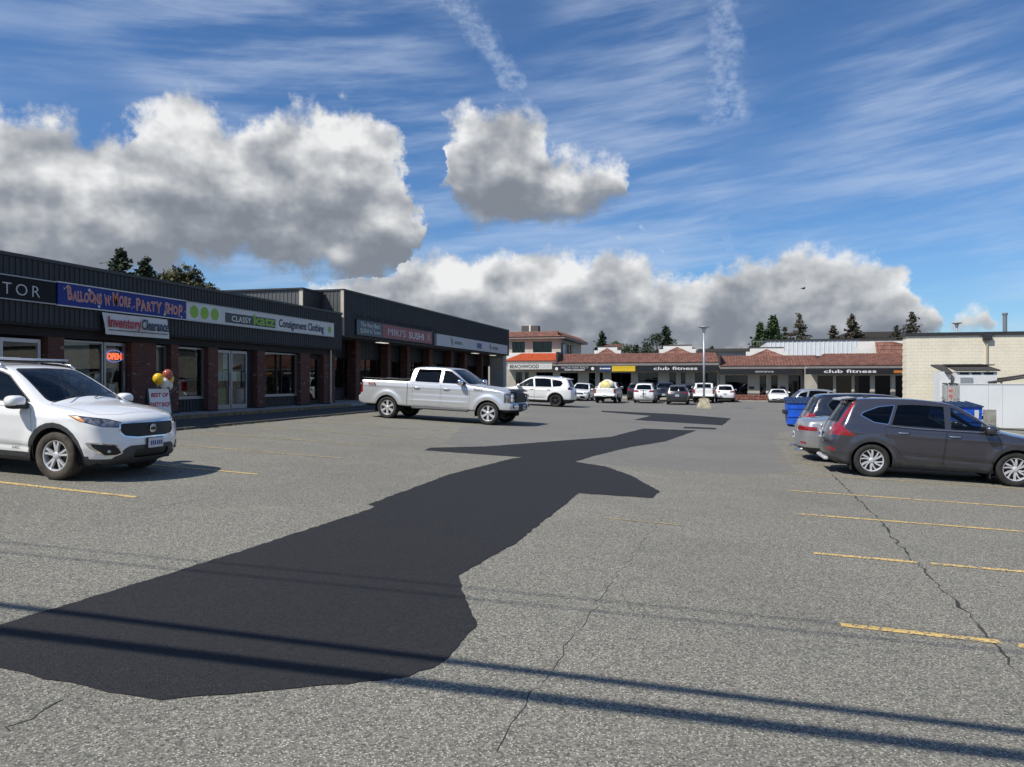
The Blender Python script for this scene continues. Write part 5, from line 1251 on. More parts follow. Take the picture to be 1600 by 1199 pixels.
mobj('lettering', text_mesh('OPEN', .24, .006, .008, .52), pm('neon_red', (.5, .05, .02), .4, emit=(1.0, .12, .04), estr=2.6), on, (0, 0, -.09), (0, 0, math.pi / 2))
MB().tube([(0, .31 * math.cos(t), .17 * math.sin(t)) for t in [2 * math.pi * k / 28 for k in range(29)]], .010, 6).build('ring', pm('neon_blue', (.05, .1, .3), .4, emit=(.15, .35, 1.0), estr=1.0), on)

# sign boards on the fascia
def sign_board(name, label, x, y0, y1, z0, z1, face, frame=M_ALU, d=.06):
    s = empty(name, (x, y0, z0), 0, label, 'sign'); L, H = y1 - y0, z1 - z0
    MB().box(0, d, 0, L, 0, H).build('panel', face, s)
    MB().box(-.0, d + .015, -.02, L + .02, H + .001, H + .03).box(0, d + .015, -.02, L + .02, -.03, -.001).build('frame', frame, s)
    return s, L, H, d + .004
XS = XF + .024
F_BLACK = pm('black_sign_face', (.008, .009, .013), .6, spec=.2); F_BLUE = pm('blue_sign_face', (.009, .028, .20), .5, var=.1, spec=.3); F_WHITE = pm('white_sign_face', (.55, .57, .57), .4, var=.05); F_TEAL = pm('teal_sign_face', (.022, .055, .072), .4); F_CRIM = pm('crimson_sign_face', (.21, .022, .035), .4, var=.1); F_LGREY = pm('light_grey_sign_face', (.40, .42, .46), .4, var=.04)
s, L, H, d = sign_board('shop_sign', 'black sign board with thin white capitals ending in TOR', XS, 8.6, 15.0, 3.80, 4.33, F_BLACK)
mobj('lettering', text_mesh('TOR', .40, .004, -.004, 1.0, spacing=1.35), L_GREYT, s, (d, 4.95 + .5, .10), (0, 0, math.pi / 2))
s, L, H, d = sign_board('shop_sign', 'blue party shop sign board with orange wobbly letters and white stars', XS, 15.07, 19.78, 3.79, 4.35, F_BLUE, M_WHITEF)
def wobble(word, y0, y1, z, size, par, dx, jump, seed):
    """hand-cut letters: each its own size, height and tilt, set to fill y0..y1"""
    r = random.Random(seed); L = []; x = 0
    for ch in word:
        if ch == ' ': x += size * .38; continue
        sz = size * r.uniform(.85, 1.12) * (1.25 if ch in 'BMPS' else 1.0); me = text_mesh(ch, sz, .002, .004); w = max(v.co.x for v in me.vertices) - min(v.co.x for v in me.vertices)
        L.append((ch, sz, x + w / 2, r.uniform(-jump, jump), r.uniform(-.12, .12))); x += w + size * .10; bpy.data.meshes.remove(me)
    k = (y1 - y0) / x
    for ch, sz, xc, dz, tl in L:
        for (mt, bo, ex) in ((L_STAR, .014, 0), (L_ORANGE, .003, .003)):
            me = text_mesh(ch, sz, .002, bo); o = mobj('letter', me, mt, par, (dx + ex, y0 + xc * k, z + dz), (0, tl, math.pi / 2)); o.scale = (k, 1, 1)
wobble("BALLOONS 'N' MORE", .30, 2.42, .15, .36, s, d, .02, 2); wobble('PARTY SHOP', 2.64, 4.56, .10, .42, s, d, .03, 3)
def star(m, y, z, r):
    p = [(y + (r if k % 2 == 0 else r * .42) * math.sin(math.pi * k / 5), z + (r if k % 2 == 0 else r * .42) * math.cos(math.pi * k / 5)) for k in range(10)]
    m.add([(0, a, b) for a, b in p] + [(0, y, z)], [(k, (k + 1) % 10, 10) for k in range(10)])
for (y, z, r_) in ((.98, .47, .065), (1.30, .07, .06), (3.78, .07, .055), (4.52, .06, .05)):
    m = MB(); star(m, y, z, r_); m.build('star', L_STAR, s, (d + .002, 0, 0))
for (y, z, k) in ((.14, .44, 1), (2.45, .16, 2), (4.62, .22, 3)):
    pts = [(0, y + .05 * t + .03 * math.sin(t * 3 + k), z + .05 * math.cos(t * 2.2 + k)) for t in [q * .35 for q in range(9)]]
    MB().tube(pts, .006, 5).build('streamer', L_STAR, s, (d + .004, 0, 0))
s, L, H, d = sign_board('shop_sign', 'white consignment clothing sign board with green dots', XS, 19.82, 29.26, 3.78, 4.34, F_WHITE)
for y, r_ in ((.36, .20), (.86, .20), (1.38, .20), (9.05, .15)):
    MB().lathe([(0, .0005), (0, r_)], 28, 'x', (0, y, H / 2)).build('dot', L_GREEN, s, (d + .001, 0, 0))
MB().box(0, .004, 1.92, 4.92, .06, .40).build('black_panel', pm('sign_dark', (.022, .030, .032), .4), s, (d - .002, 0, 0))
mobj('lettering', text_mesh('CLASSY', .27, .003, 0, 1.10), L_WHITE, s, (d + .004, 2.82, .13), (0, 0, math.pi / 2))
mobj('lettering', text_mesh('katz', .50, .003, .012, 1.35), L_GREEN, s, (d + .006, 4.18, .12), (0, 0, math.pi / 2))
mobj('lettering', text_mesh('Consignment Clothing', .42, .003, .012, 3.40), L_NAVY, s, (d + .001, 6.85, .14), (0, 0, math.pi / 2))
# hanging banner
bn_ = empty('banner', (-15.90, 16.45, 3.13), 0, 'white Inventory Clearance banner hung under the party shop sign', 'banner')
me = bpy.data.meshes.new('cloth'); nv = 14; V = []; F = []
for i in range(nv + 1):
    t = i / nv
    for j in range(5):
        q = j / 4; y = (.13 + (2.57 - .13) * t) * (1 - q) + (0 + 2.54 * t) * q; V.append((.02 * math.sin(t * 9 + q * 2) + .012 * math.sin(q * 5), y, .585 * q))
for i in range(nv):
    for j in range(4): F.append((i * 5 + j, i * 5 + 5 + j, i * 5 + 6 + j, i * 5 + 1 + j))
me.from_pydata(V, [], F); smooth(me); mobj('cloth', me, pm('banner_vinyl', (.60, .61, .61), .5, var=.04), bn_)
mobj('lettering', text_mesh('Inventory', .42, .002, .010, 1.22), L_RED, bn_, (.05, .78, .21), (0, 0, math.pi / 2)); mobj('lettering', text_mesh('Clearance', .42, .002, .010, 1.10), L_NAVY, bn_, (.05, 1.96, .21), (0, 0, math.pi / 2))
MB().box(.045, .049, .20, 2.48, .115, .137).build('underline', L_NAVY, bn_)
MB().tube([(.0, .03, .58), (-.06, .03, .66)], .008, 5).tube([(.0, 2.5, .58), (-.06, 2.5, .66)], .008, 5).build('tie', M_BLK, bn_)

# ---------------------------------------------------------------- second shop building behind
b2 = empty('sushi_building', (0, 0, 0), 0, 'taller charcoal metal-clad shop building with a covered walk behind the pickup', 'building')
ribbed('siding', 'y', XF, 30.3, 58.7, 3.9, 5.92, M_SIDING, b2, .155)
MB().box(-17.58, XF - .004, 30.32, 58.7, 3.9, 5.92).build('fascia_core', M_SIDING, b2)
MB().box(-17.6, XF + .05, 30.26, 58.74, 5.92, 6.0).build('roof_cap', M_CAP, b2)
ribbed('lit_end_siding', 'x', 30.3, -17.6, XF - .12, 3.9, 5.92, M_SIDING_LIT, b2, .19, out=-1)
MB().box(-16.12, -15.97, 30.255, 30.30, 3.9, 5.92).build('corner_trim', M_CREAMT, b2)
ribbed('upper_siding', 'x', 28.5, -31, -17.15, 4.4, 5.80, M_SIDING_LIT, b2, .19, out=-1)
MB().box(-31, -17.0, 28.52, 30.2, 4.4, 5.80).build('upper_block', M_SIDING, b2); MB().box(-31.1, -16.95, 28.42, 30.25, 5.80, 5.87).build('upper_cap', M_CAP, b2)
MB().box(-17.15, -16.98, 28.47, 28.515, 4.4, 5.80).build('upper_trim', M_CREAMT, b2)
fl = MB().box(-17.30, -17.18, 30.10, 30.26, 5.20, 5.28).ball((-17.16, 30.06, 5.22), .07, .10, .06, 10, 8); fl.build('floodlight', M_WHITEF, b2)
MB().box(-30, -16.02, 30.34, 58.66, 3.86, 3.896).build('soffit', pm('soffit_grey', (.09, .09, .088), .8), b2)
XB = -17.6
MB().box(-17.75, XB, 30.35, 58.6, 3.15, 3.86).build('wall_head', M_SIDING, b2); ribbed('head_siding', 'y', XB + .003, 30.35, 58.6, 3.0, 3.86, M_SIDING, b2, .16)
for (y0, y1) in ((33.4, 34.2), (37.2, 37.9), (39.9, 40.6), (43.4, 44.3), (47.4, 48.3), (50.3, 51.2), (54.4, 55.1)):
    MB().box(-17.5, -17.05, y0 + .15, y1 - .15, .8, 3.86).build('brick_pier', M_BRICK, b2)
MB().box(-17.3, -16.15, 57.6, 58.5, .6, 3.86).build('end_pier', pm('pale_stucco', (.36, .35, .33), .9, var=.1), b2)
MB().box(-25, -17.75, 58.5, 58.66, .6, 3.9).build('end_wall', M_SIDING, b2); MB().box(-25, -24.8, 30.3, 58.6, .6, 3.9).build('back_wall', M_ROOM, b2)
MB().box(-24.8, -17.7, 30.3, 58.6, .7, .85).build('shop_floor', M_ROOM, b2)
for y0, y1 in ((30.6, 33.3), (34.3, 37.1), (40.7, 43.3), (44.4, 47.3), (48.4, 50.2), (51.3, 52.8)): shop_window(b2, XB + .02, y0, y1, 1.45, 3.0, ((y1 - y0) / 2,), M_SOFFIT)
for y0, y1 in ((38.0, 38.9), (38.95, 39.85), (53.0, 54.2)): shop_door(b2, XB + .02, y0, y1, 3.0, M_SOFFIT)
for k in (36.0, 52.0, 56.6):
    MB().box(-16.9, -16.6, k - .5, k + .5, 3.83, 3.858).build('soffit_light', pm('soffit_lamp', (.8, .8, .75), .5, emit=(1, .95, .85), estr=2.5 if k > 50 else .6), b2)
XS2 = XF + .03
s, L, H, d = sign_board('restaurant_sign', 'dark teal The Very Best Sushi In Town sign board', XS2, 31.43, 34.2, 4.02, 4.70, F_TEAL, M_CAP)
mobj('lettering', text_mesh('The Very Best', .30, .003, .004, 2.1), L_GREYT, s, (d, 1.42, .40), (0, 0, math.pi / 2)); mobj('lettering', text_mesh('SUSHI In Town', .30, .003, .004, 2.2), L_GREYT, s, (d, 1.45, .10), (0, 0, math.pi / 2))
s, L, H, d = sign_board('restaurant_sign', "crimson Miki's Sushi sign board with pale lettering", XS2, 34.24, 41.1, 4.02, 4.70, F_CRIM, M_CAP)
mobj('lettering', text_mesh("MIKI'S", .52, .003, -.002, 2.3), L_GREYT, s, (d, 1.75, .16), (0, 0, math.pi / 2)); mobj('lettering', text_mesh('SUSHI', .50, .003, .012, 2.2), L_GREYT, s, (d, 4.45, .15), (0, 0, math.pi / 2))
MB().box(0, .004, 6.0, 6.5, .14, .54).build('print', pm('sign_print', (.28, .20, .19), .5, var=.8, scale=9, detail=6), s, (d, 0, 0))
for k in range(12):
    y = 31.5 + k * .86
    lm = MB().tube([(XF + .02, y, 4.86), (XF + .30, y, 4.90), (XF + .36, y, 4.84)], .012, 6); lm.lathe([(0, .03), (-.10, .055)], 10, 'z', (XF + .36, y, 4.86)); lm.build('sign_lamp', M_BLK, b2)
s, L, H, d = sign_board('shop_sign', 'long pale grey sign board with small dark green logos', XS2, 41.6, 57.6, 3.98, 4.63, F_LGREY, F_LGREY, .16)
for yy in (3.1, 11.6):
    m = MB()
    for k, (a, b) in enumerate(((-.22, .10), (-.02, .10), (.14, -.02))): m.add([(0, yy - .5 + a, .52), (0, yy - .42 + a, .54), (0, yy - .32 + b + a * .2, .10), (0, yy - .38 + b + a * .2, .10)], [(0, 1, 2, 3)])
    m.build('logo', pm('logo_green', (.035, .085, .04), .5), s, (d + .002, 0, 0))
    m = MB()
    for k in range(8): m.box(0, .003, yy + .12 + k * .19, yy + .25 + k * .19, .20, .40)      # a word in heavy capitals, too small to read in the photograph
    m.build('logo_word', pm('logo_grey', (.10, .12, .13), .5), s, (d, 0, 0))
m = MB().box(0, .004, 8.05, 9.0, .14, .50); m.build('logo', pm('logo_blue', (.03, .045, .20), .5), s, (d, 0, 0)); MB().box(0, .006, 7.85, 8.03, .14, .50).build('logo_mark', pm('logo_pale_blue', (.10, .16, .38), .5), s, (d, 0, 0))
# ---------------------------------------------------------------- far shopping strip with tiled roofs
M_TILE = pm('terracotta_tile', (0.195, 0.092, 0.068), 0.8, var=0.35, scale=2.2, detail=6); M_TILEO = pm('orange_metal_tile', (0.50, 0.105, 0.040), 0.55, var=0.12, scale=2)
M_STUC = pm('beige_stucco', (0.42, 0.39, 0.335), 0.9, var=0.10, scale=1.5, bump=0.15, bscale=25); M_WSTUC = pm('white_stucco', (0.78, 0.76, 0.72), 0.9, var=0.06, scale=1.5); M_FAS = pm('taupe_fascia', (0.24, 0.22, 0.205), 0.7, var=0.1)
M_WGL = glass('far_glass', (0.05, 0.055, 0.06), 1.6); M_RIDGE = pm('dark_flashing', (0.05, 0.045, 0.042), 0.7)
def tile_roof(par, x0, x1, ye, ze, yt, zt, hl=0.0, hr=0.0, mat=None, pitch=.30, courses=None, name='tile_roof'):
    """barrel tiles in stepped courses between the eave (ye, ze) and the top (yt, zt); hl, hr: run of the hips"""
    L = math.hypot(yt - ye, zt - ze); nc = courses or max(2, int(L / .36)); ny, nz = -(zt - ze) / L, (yt - ye) / L
    V = []; F = []
    for c in range(nc):
        t0, t1 = c / nc, (c + 1) / nc
        a0, b0 = x0 + hl * t0, x1 - hr * t0; a1, b1 = x0 + hl * t1, x1 - hr * t1
        n = max(1, int((b0 - a0) / pitch)); k0 = len(V); m = n * 4
        for i in range(m + 1):
            s = i / m; w = .045 * (1 - abs(((i % 4) - 2)) / 2.0)
            for (t, a, b, lift) in ((t0, a0, b0, None), (t0, a0, b0, .055), (t1, a1, b1, .015)):
                h = -.02 if lift is None else w + lift; V.append((a + (b - a) * s, ye + (yt - ye) * t + ny * h, ze + (zt - ze) * t + nz * h))
        for j in (0, 1): F += [(k0 + 3 * i + j, k0 + 3 * i + 3 + j, k0 + 3 * i + 4 + j, k0 + 3 * i + 1 + j) for i in range(m)]
    me = bpy.data.meshes.new(name); me.from_pydata(V, [], F); return mobj(name, me, mat or M_TILE, par)
def side_tiles(par, x0, zt, y0, y1, xe, ze, mat=None):
    """tiled slope facing +X: eave at xe, top at x0"""
    o = tile_roof(par, 0, y1 - y0, 0, 0, abs(xe - x0), zt - ze, 0, 0, mat); o.location = (xe, y0, ze); o.rotation_euler = (0, 0, math.pi / 2)
    return o
def far_window(par, x0, x1, y, z0, z1, mull=0, name='window', fr=None, gl=None):
    w = empty(name, (x0, y, z0)); w.parent = par; L, H = x1 - x0, z1 - z0
    MB().box(.03, L - .03, -.01, 0, .03, H - .03).build('pane', gl or M_WGL, w)
    MB().box(0, .05, -.05, .03, 0, H).box(L - .05, L, -.05, .03, 0, H).box(.05, L - .05, -.05, .03, 0, .05).box(.05, L - .05, -.05, .03, H - .05, H).build('frame', fr or M_SOFFIT, w)
    for k in range(mull): q = L * (k + 1) / (mull + 1); MB().box(q - .03, q + .03, -.04, .02, .05, H - .05).build('mullion', fr or M_SOFFIT, w)
    return w
def wall_with_openings(par, x0, x1, y, z0, z1, ops, mat, th=.25):
    """wall pieces between openings (xa, xb, za, zb), facing -Y"""
    m = MB(); x = x0
    for (a, b, za, zb) in sorted(ops):
        if a > x: m.box(x, a, y, y + th, z0, z1)
        if za > z0: m.box(a, b, y, y + th, z0, za)
        if zb < z1: m.box(a, b, y, y + th, zb, z1)
        x = b
    if x < x1: m.box(x, x1, y, y + th, z0, z1)
    return m.build('wall', mat, par)
def stepped_parapet(par, x0, x1, y, zb, zt, step=.5, apex=None, slope_from=None, mat=None):
    c = x1 - x0; d = .42
    MB().prism([(x0, zb - .4), (x1, zb - .4), (x1, zt - step), (x1 - d, zt - step), (x1 - d, zt), (x0 + d, zt), (x0 + d, zt - step), (x0, zt - step)], 'y', y, y + .3).build('parapet', mat or M_WSTUC, par)
    MB().box(x0 + d - .04, x1 - d + .04, y - .05, y + .35, zt, zt + .06).build('parapet_cap', M_RIDGE, par)
    if apex: tile_roof(par, x0 + d * .7, x1 - d * .7, slope_from[0], slope_from[1], y - .02, apex, (c - 1.4 * d) / 2 - .05, (c - 1.4 * d) / 2 - .05, name='gable_tiles')
def far_sign(name, label, x0, x1, y, z0, z1, face, d=.10):
    s = empty(name, (x0, y, z0), 0, label, 'sign'); MB().box(0, x1 - x0, -d, 0, 0, z1 - z0).build('panel', face, s); return s, -d - .004
def ftext(s, body, x, y, z, size, width, mat, bold=.0): return mobj('lettering', text_mesh(body, size, .004, bold, width), mat, s, (x, y, z), (0, 0, 0))

# cafe block: two storeys with a lower orange roof in front
cb = empty('cafe_building', (-20, 80, 0), 0, 'two-storey beige building with red tiled roof above the cafe sign', 'building')
def rel(o): return o
cbx = -20.0
def C_(o): o.location.x += 20; o.location.y -= 80; return o
wall_with_openings(cb, -6.5, 3.6, .3, -.4, 4.0, [(-1.07, -.33, .2, 2.75), (-.03, .41, -.1, 2.75), (1.29, 3.18, .45, 2.75)], M_STUC)
for a, b, z in ((-1.07, -.33, .2), (1.29, 3.18, .45)): far_window(cb, a, b, .36, z, 2.75, 1)
far_window(cb, -.03, .41, .36, -.1, 2.75, 0, 'door')
wall_with_openings(cb, -6.5, 3.72, 2.0, 4.0, 6.62, [(-1.95, -.45, 5.0, 6.25), (.5, 2.7, 5.0, 6.25)], M_STUC)
far_window(cb, -1.95, -.45, 2.1, 5.0, 6.25, 2); far_window(cb, .5, 2.7, 2.1, 5.0, 6.25, 1, gl=glass('pale_far_glass', (.2, .2, .2), 1.6))
MB().box(-6.5, 3.5, 2.26, 17, 3.9, 6.62).build('core', M_STUC, cb); MB().box(-6.5, 3.4, .56, 2.2, -.4, 3.8).build('lower_core', M_ROOM, cb)
for y0, y1, w in ((3.6, 5.3, 0), (7.2, 8.0, 1), (9.0, 11, 1)):
    o = empty('window', (3.56, y0, 4.5)); o.parent = cb; MB().box(0, .05, 0, y1 - y0, 0, 1.6).build('frame', M_SOFFIT, o); MB().box(.052, .062, .08, y1 - y0 - .08, .08, 1.52).build('pane', M_WGL if w else M_WHITEF, o)
MB().box(-6.9, 4.3, 1.3, 17.5, 6.55, 6.75).build('eave', M_FAS, cb)
tile_roof(cb, -6.9, 4.3, 1.25, 6.75, 2.6, 7.42, 0, 1.1); side_tiles(cb, 3.2, 7.42, 1.25, 17.4, 4.3, 6.75)
MB().box(-6.5, 3.15, 2.62, 17.3, 6.75, 7.40).build('roof_deck', M_RIDGE, cb)
for a, b in ((-1.1, -.2), (-.02, .85)): MB().box(a, b, 3, 4.2, 7.4, 8.15).build('roof_unit', pm('brown_unit', (.10, .085, .075), .7), cb)
MB().box(-.2, -.02, 3.0, 3.15, 7.4, 8.25).build('unit_post', M_WSTUC, cb)
MB().box(-2.2, 3.9, -1.0, .25, 3.66, 3.98).build('cafe_eave', M_FAS, cb); tile_roof(cb, -2.2, 3.9, -1.05, 3.98, 1.6, 4.88, 1.5, .1, M_TILEO)
MB().box(-4.5, 3.75, 1.62, 1.98, 3.5, 4.98).build('cafe_parapet', M_WSTUC, cb); MB().box(3.80, 3.98, -1.1, 1.9, 3.6, 4.95).build('hip_flashing', M_RIDGE, cb)
s, d = far_sign('cafe_sign', 'white BEACHWOOD CAFE sign board under the orange roof', -21.6, -16.6, 78.80, 3.05, 3.66, pm('cafe_sign_face', (.60, .60, .57), .5))
ftext(s, 'BEACHWOOD', 1.9, d, .12, .56, 3.3, L_BLACK, .012); ftext(s, 'CAFE', 4.25, d, .16, .42, 1.0, L_GREYT)
# long middle strip
mb = empty('realty_building', (-8, 80, 0), 0, 'long single-storey beige strip with terracotta roof behind the row of parked cars', 'building')
ops = [(-8.02, -6.02, .3, 2.66), (-4.82, -4.11, -.1, 2.66), (-3.62, -3.27, -.1, 2.66), (-2.37, -.23, .3, 2.66), (.52, 2.62, -.1, 2.66), (3.82, 4.49, -.2, 2.66), (5.02, 5.48, -.2, 2.66), (6.47, 8.68, -.1, 2.66)]
wall_with_openings(mb, -8.4, 8.9, .3, -.5, 3.8, ops, M_STUC)
pale = glass('blind_glass', (.45, .46, .45), 1.5)
for k, (a, b, za, zb) in enumerate(ops):
    far_window(mb, a, b, .38, za, zb, 1 if b - a > 1.2 else 0, 'window' if b - a > 1.2 else 'door')
    if k in (0, 3): MB().box(a + .06, b - .06, .5, .52, za + .05, zb - .05).build('window_blind', pm('far_blind', (.40, .41, .40), .8), mb)
MB().box(-8.35, 8.85, .62, 9, -.4, 3.75).build('core', M_ROOM, mb)
MB().box(-8.7, 8.95, -1.05, .28, 3.42, 3.72).build('eave', M_FAS, mb); tile_roof(mb, -8.6, 8.95, -1.1, 3.72, 2.0, 4.78, .35, .35)
MB().box(-8.4, 8.8, 2.05, 9.3, 4.60, 4.74).build('roof_deck', M_RIDGE, mb); MB().box(8.86, 9.02, -1.15, 2.1, 3.5, 4.70).build('hip_flashing', M_RIDGE, mb)
stepped_parapet(mb, -4.6, -1.6, 2.7, 4.75, 5.60, .40, 5.42, (2.0, 4.70)); stepped_parapet(mb, 2.6, 6.5, 2.7, 4.75, 5.66, .40, 5.45, (2.0, 4.70))
tile_roof(mb, -4.0, -1.4, 4.0, 5.6, 5.4, 5.95, .6, .6, name='upper_tiles')
F_FBLACK = pm('far_black_sign', (.014, .014, .016), .4)
s, d = far_sign('realty_sign', 'black WILLOW POINT REALTY property management sign board', -16.3, -11.9, 78.80, 2.82, 3.40, F_FBLACK)
ftext(s, 'WILLOW POINT REALTY', 2.2, d, .29, .34, 3.0, L_GREYT); ftext(s, 'PROPERTY MANAGEMENT', 2.2, d, .07, .22, 2.2, L_WHITE, .004)
for xx in (.22, 4.15): MB().lathe([(d, .0005), (d, .17)], 18, 'y', (xx, 0, .28)).build('emblem', L_WHITE, s)
s, d = far_sign('shop_sign', 'blue sign board with white lettering between the black and yellow signs', -11.45, -10.12, 78.80, 2.82, 3.36, pm('far_blue_sign', (.02, .05, .16), .4))
MB().box(.3, 1.2, d - .003, d, .22, .34).lathe([(d, .0005), (d, .09)], 12, 'y', (.16, 0, .28)).build('print', L_WHITE, s)
s, d = far_sign('shop_sign', 'plain bright yellow sign board on the far strip', -10.08, -7.64, 78.80, 2.80, 3.36, pm('far_yellow_sign', (.70, .48, .02), .5))
MB().box(.1, 2.35, d - .003, d, .36, .40).build('band', pm('far_yellow_band', (.55, .36, .02), .5), s)
s, d = far_sign('gym_sign', 'black club fitness sign board left of the lamp post', -7.44, .80, 78.80, 2.76, 3.40, F_FBLACK)
ftext(s, 'club fitness', 3.95, d, .18, .46, 4.45, L_WHITE, .006)
# lower strip and projecting gym front
gb = empty('gym_building', (8, 80, 0), 0, 'beige gym building with terracotta hip roof and dark glazed front', 'building')
ops = [(-6.48, -4.25, .35, 2.35), (-3.05, -2.43, -.3, 2.35), (-1.93, -1.31, -.3, 2.35), (-.26, .9, -.1, 2.35)]
wall_with_openings(gb, -7.05, 1.2, .3, -.6, 3.3, ops, M_STUC)
for (a, b, za, zb) in ops: far_window(gb, a, b, .38, za, zb, 0, 'window' if b - a > 1 else 'door')
for xx in (-3.85, -.8): MB().box(xx - .25, xx + .25, .26, .30, .95, 1.2).build('wall_plaque', M_GLOSSB, gb)
MB().box(-7.0, 1.1, .62, 9, -.5, 3.35).build('core', M_ROOM, gb)
MB().box(-7.08, 1.4, -1.05, .28, 3.02, 3.30).build('eave', M_FAS, gb); tile_roof(gb, -7.06, 2.6, -1.1, 3.30, 2.0, 4.42, 0, 0)
MB().box(-7.0, 12, 2.05, 9.3, 4.25, 4.38).build('roof_deck', M_RIDGE, gb)
stepped_parapet(gb, -4.3, -.1, 2.7, 4.4, 5.30, .40, 5.10, (2.0, 4.36))
ops = [(2.12, 3.63, .0, 2.36), (3.80, 5.29, .0, 2.36), (5.46, 6.93, .0, 2.36), (7.27, 8.72, .0, 2.36), (9.06, 10.6, .0, 2.36)]
wall_with_openings(gb, 1.0, 14, -2.3, -.7, 3.2, ops, M_STUC)
for (a, b, za, zb) in ops: far_window(gb, a, b, -2.22, za, zb, 0, fr=M_STUC)
MB().box(1.1, 14, -2.0, .2, -.6, 3.2).build('front_core', M_ROOM, gb)
MB().box(1.25, 14.2, -3.5, -2.32, 3.0, 3.28).build('front_eave', M_FAS, gb); tile_roof(gb, 1.2, 14.2, -3.55, 3.28, .6, 4.52, 1.9, 0, name='front_tiles')
MB().prism([(1.2, -3.5), (1.2, .6), (3.1, .6)], 'z', 3.28, 3.34).build('hip_tiles', M_TILE, gb)
stepped_parapet(gb, 6.2, 13.9, 1.3, 4.5, 5.85, .65); tile_roof(gb, 8.0, 14.2, .55, 4.46, 1.27, 5.70, 0, 4.5, name='gable_tiles')
s, d = far_sign('gym_sign', 'small black entrance sign over the gym door', 1.0, 8.3, 78.80, 2.46, 3.0, F_FBLACK)
ftext(s, 'entrance', 4.3, d, .18, .34, 1.75, L_GREYT, .002)
s, d = far_sign('gym_sign', 'black club fitness sign board on the projecting gym front', 8.9, 17.7, 76.36, 2.42, 3.0, F_FBLACK)
ftext(s, 'club fitness', 3.95, d, .15, .42, 4.6, L_WHITE, .006); MB().box(7.75, 8.6, d - .003, d, .12, .36).build('print', pm('orange_print', (.45, .16, .03), .5), s)
# low stone planter and kerb in front of it
M_STONE = pm('red_stone', (.22, .085, .06), .9, var=.7, scale=5, bump=.6, bscale=6, detail=6)
pl = empty('planter_wall', (4.3, 77.2, 0), 0, 'low red stone planter wall in front of the gym entrance', 'wall'); r_ = random.Random(3)
m = MB()
for row in range(3):
    x = -2.3 + (row % 2) * .15
    while x < 1.9:
        w = r_.uniform(.22, .48); m2 = MB(); m2.cbox(x, min(x + w - .02, 1.95), -.18 - r_.uniform(0, .04), .15, -.30 + row * .24, -.08 + row * .24, .03).build('stone', M_STONE, pl); x += w
tag(MB().box(-1.2, 8.5, 76.35, 76.6, -.5, -.12).build('kerb', M_CONC), kind='structure')
# white metal-clad hall and dark modern buildings further back
wb_ = empty('white_hall', (13.5, 95, 0), 0, 'big white metal-sided hall rising behind the gym roof', 'building')
M_WMET = pm('white_metal_siding', (.70, .72, .74), .45, var=.04); ribbed('siding', 'x', 0, -6.8, 7.2, -1, 6.62, M_WMET, wb_, .5, .05, -1); MB().box(-6.8, 7.2, .02, 14, -1, 6.6).build('core', M_WMET, wb_); MB().box(-6.9, 7.3, -.12, 14, 6.62, 6.78).build('roof_cap', M_RIDGE, wb_)
db = empty('dark_modern_building', (3, 115, 0), 0, 'dark modern flat-roofed building behind the tiled roofs', 'building')
M_DGREYW = pm('dark_grey_cladding', (.09, .10, .115), .6, var=.15); M_LGREYW = pm('light_grey_cladding', (.30, .30, .30), .7, var=.1)
MB().box(-4.6, 2.0, 0, 9, -1, 6.1).build('wing', M_LGREYW, db); MB().box(-4.8, 2.9, -.6, 9.3, 6.1, 6.55).build('roof', M_RIDGE, db); MB().box(2.0, 5.4, .8, 9, -1, 6.2).build('block', M_DGREYW, db); MB().box(1.8, 5.6, -.2, 9.3, 6.2, 6.4).build('block_roof', M_DGREYW, db)
MB().box(-9, -4.7, 1, 8, -1, 6.4).build('left_block', M_DGREYW, db)
for x0, x1, z in ((-.8, .2, 7.1), (.5, 1.3, 7.3), (1.5, 1.9, 7.0)): MB().box(x0, x1, 3, 4, 6.5, z).build('roof_unit', M_LGREYW, db)
for x0, x1 in ((2.6, 3.4), (3.9, 5.0)): far_window(db, x0, x1, .78, 4.4, 5.7, 0, gl=glass('bright_far_glass', (.3, .3, .3), 1.7))
rl = MB()
for k in range(12): rl.box(-8.9 + k * .36, -8.87 + k * .36, .9, .93, 6.4, 7.3)
rl.box(-9, -4.8, .9, .94, 7.27, 7.32); rl.build('railing', M_LGREYW, db)
o2 = empty('dark_modern_building', (10.5, 125, 0), 0, 'dark block with roof railing between the tiled roof and the white hall', 'building')
MB().box(-4.2, 3, 0, 8, -1, 7.0).build('block', M_DGREYW, o2); MB().box(-4.4, 3.2, -.3, 8.3, 7.0, 7.2).build('roof', M_RIDGE, o2)
rl = MB()
for k in range(15): rl.box(-4.2 + k * .45, -4.17 + k * .45, -.1, -.07, 7.2, 8.1)
rl.box(-4.2, 2.4, -.1, -.06, 8.08, 8.13); rl.build('railing', M_LGREYW, o2)
o3 = empty('far_grey_building', (30, 160, 0), 0, 'far grey building with low dark roof seen over the white hall', 'building'); MB().box(-6, 8, 0, 9, -1, 10.2).build('wall', M_DGREYW, o3); MB().prism([(-6.6, 10.2), (8.6, 10.2), (5.5, 11.4), (-3.5, 11.4)], 'y', -.5, 9.5).build('roof', M_RIDGE, o3)

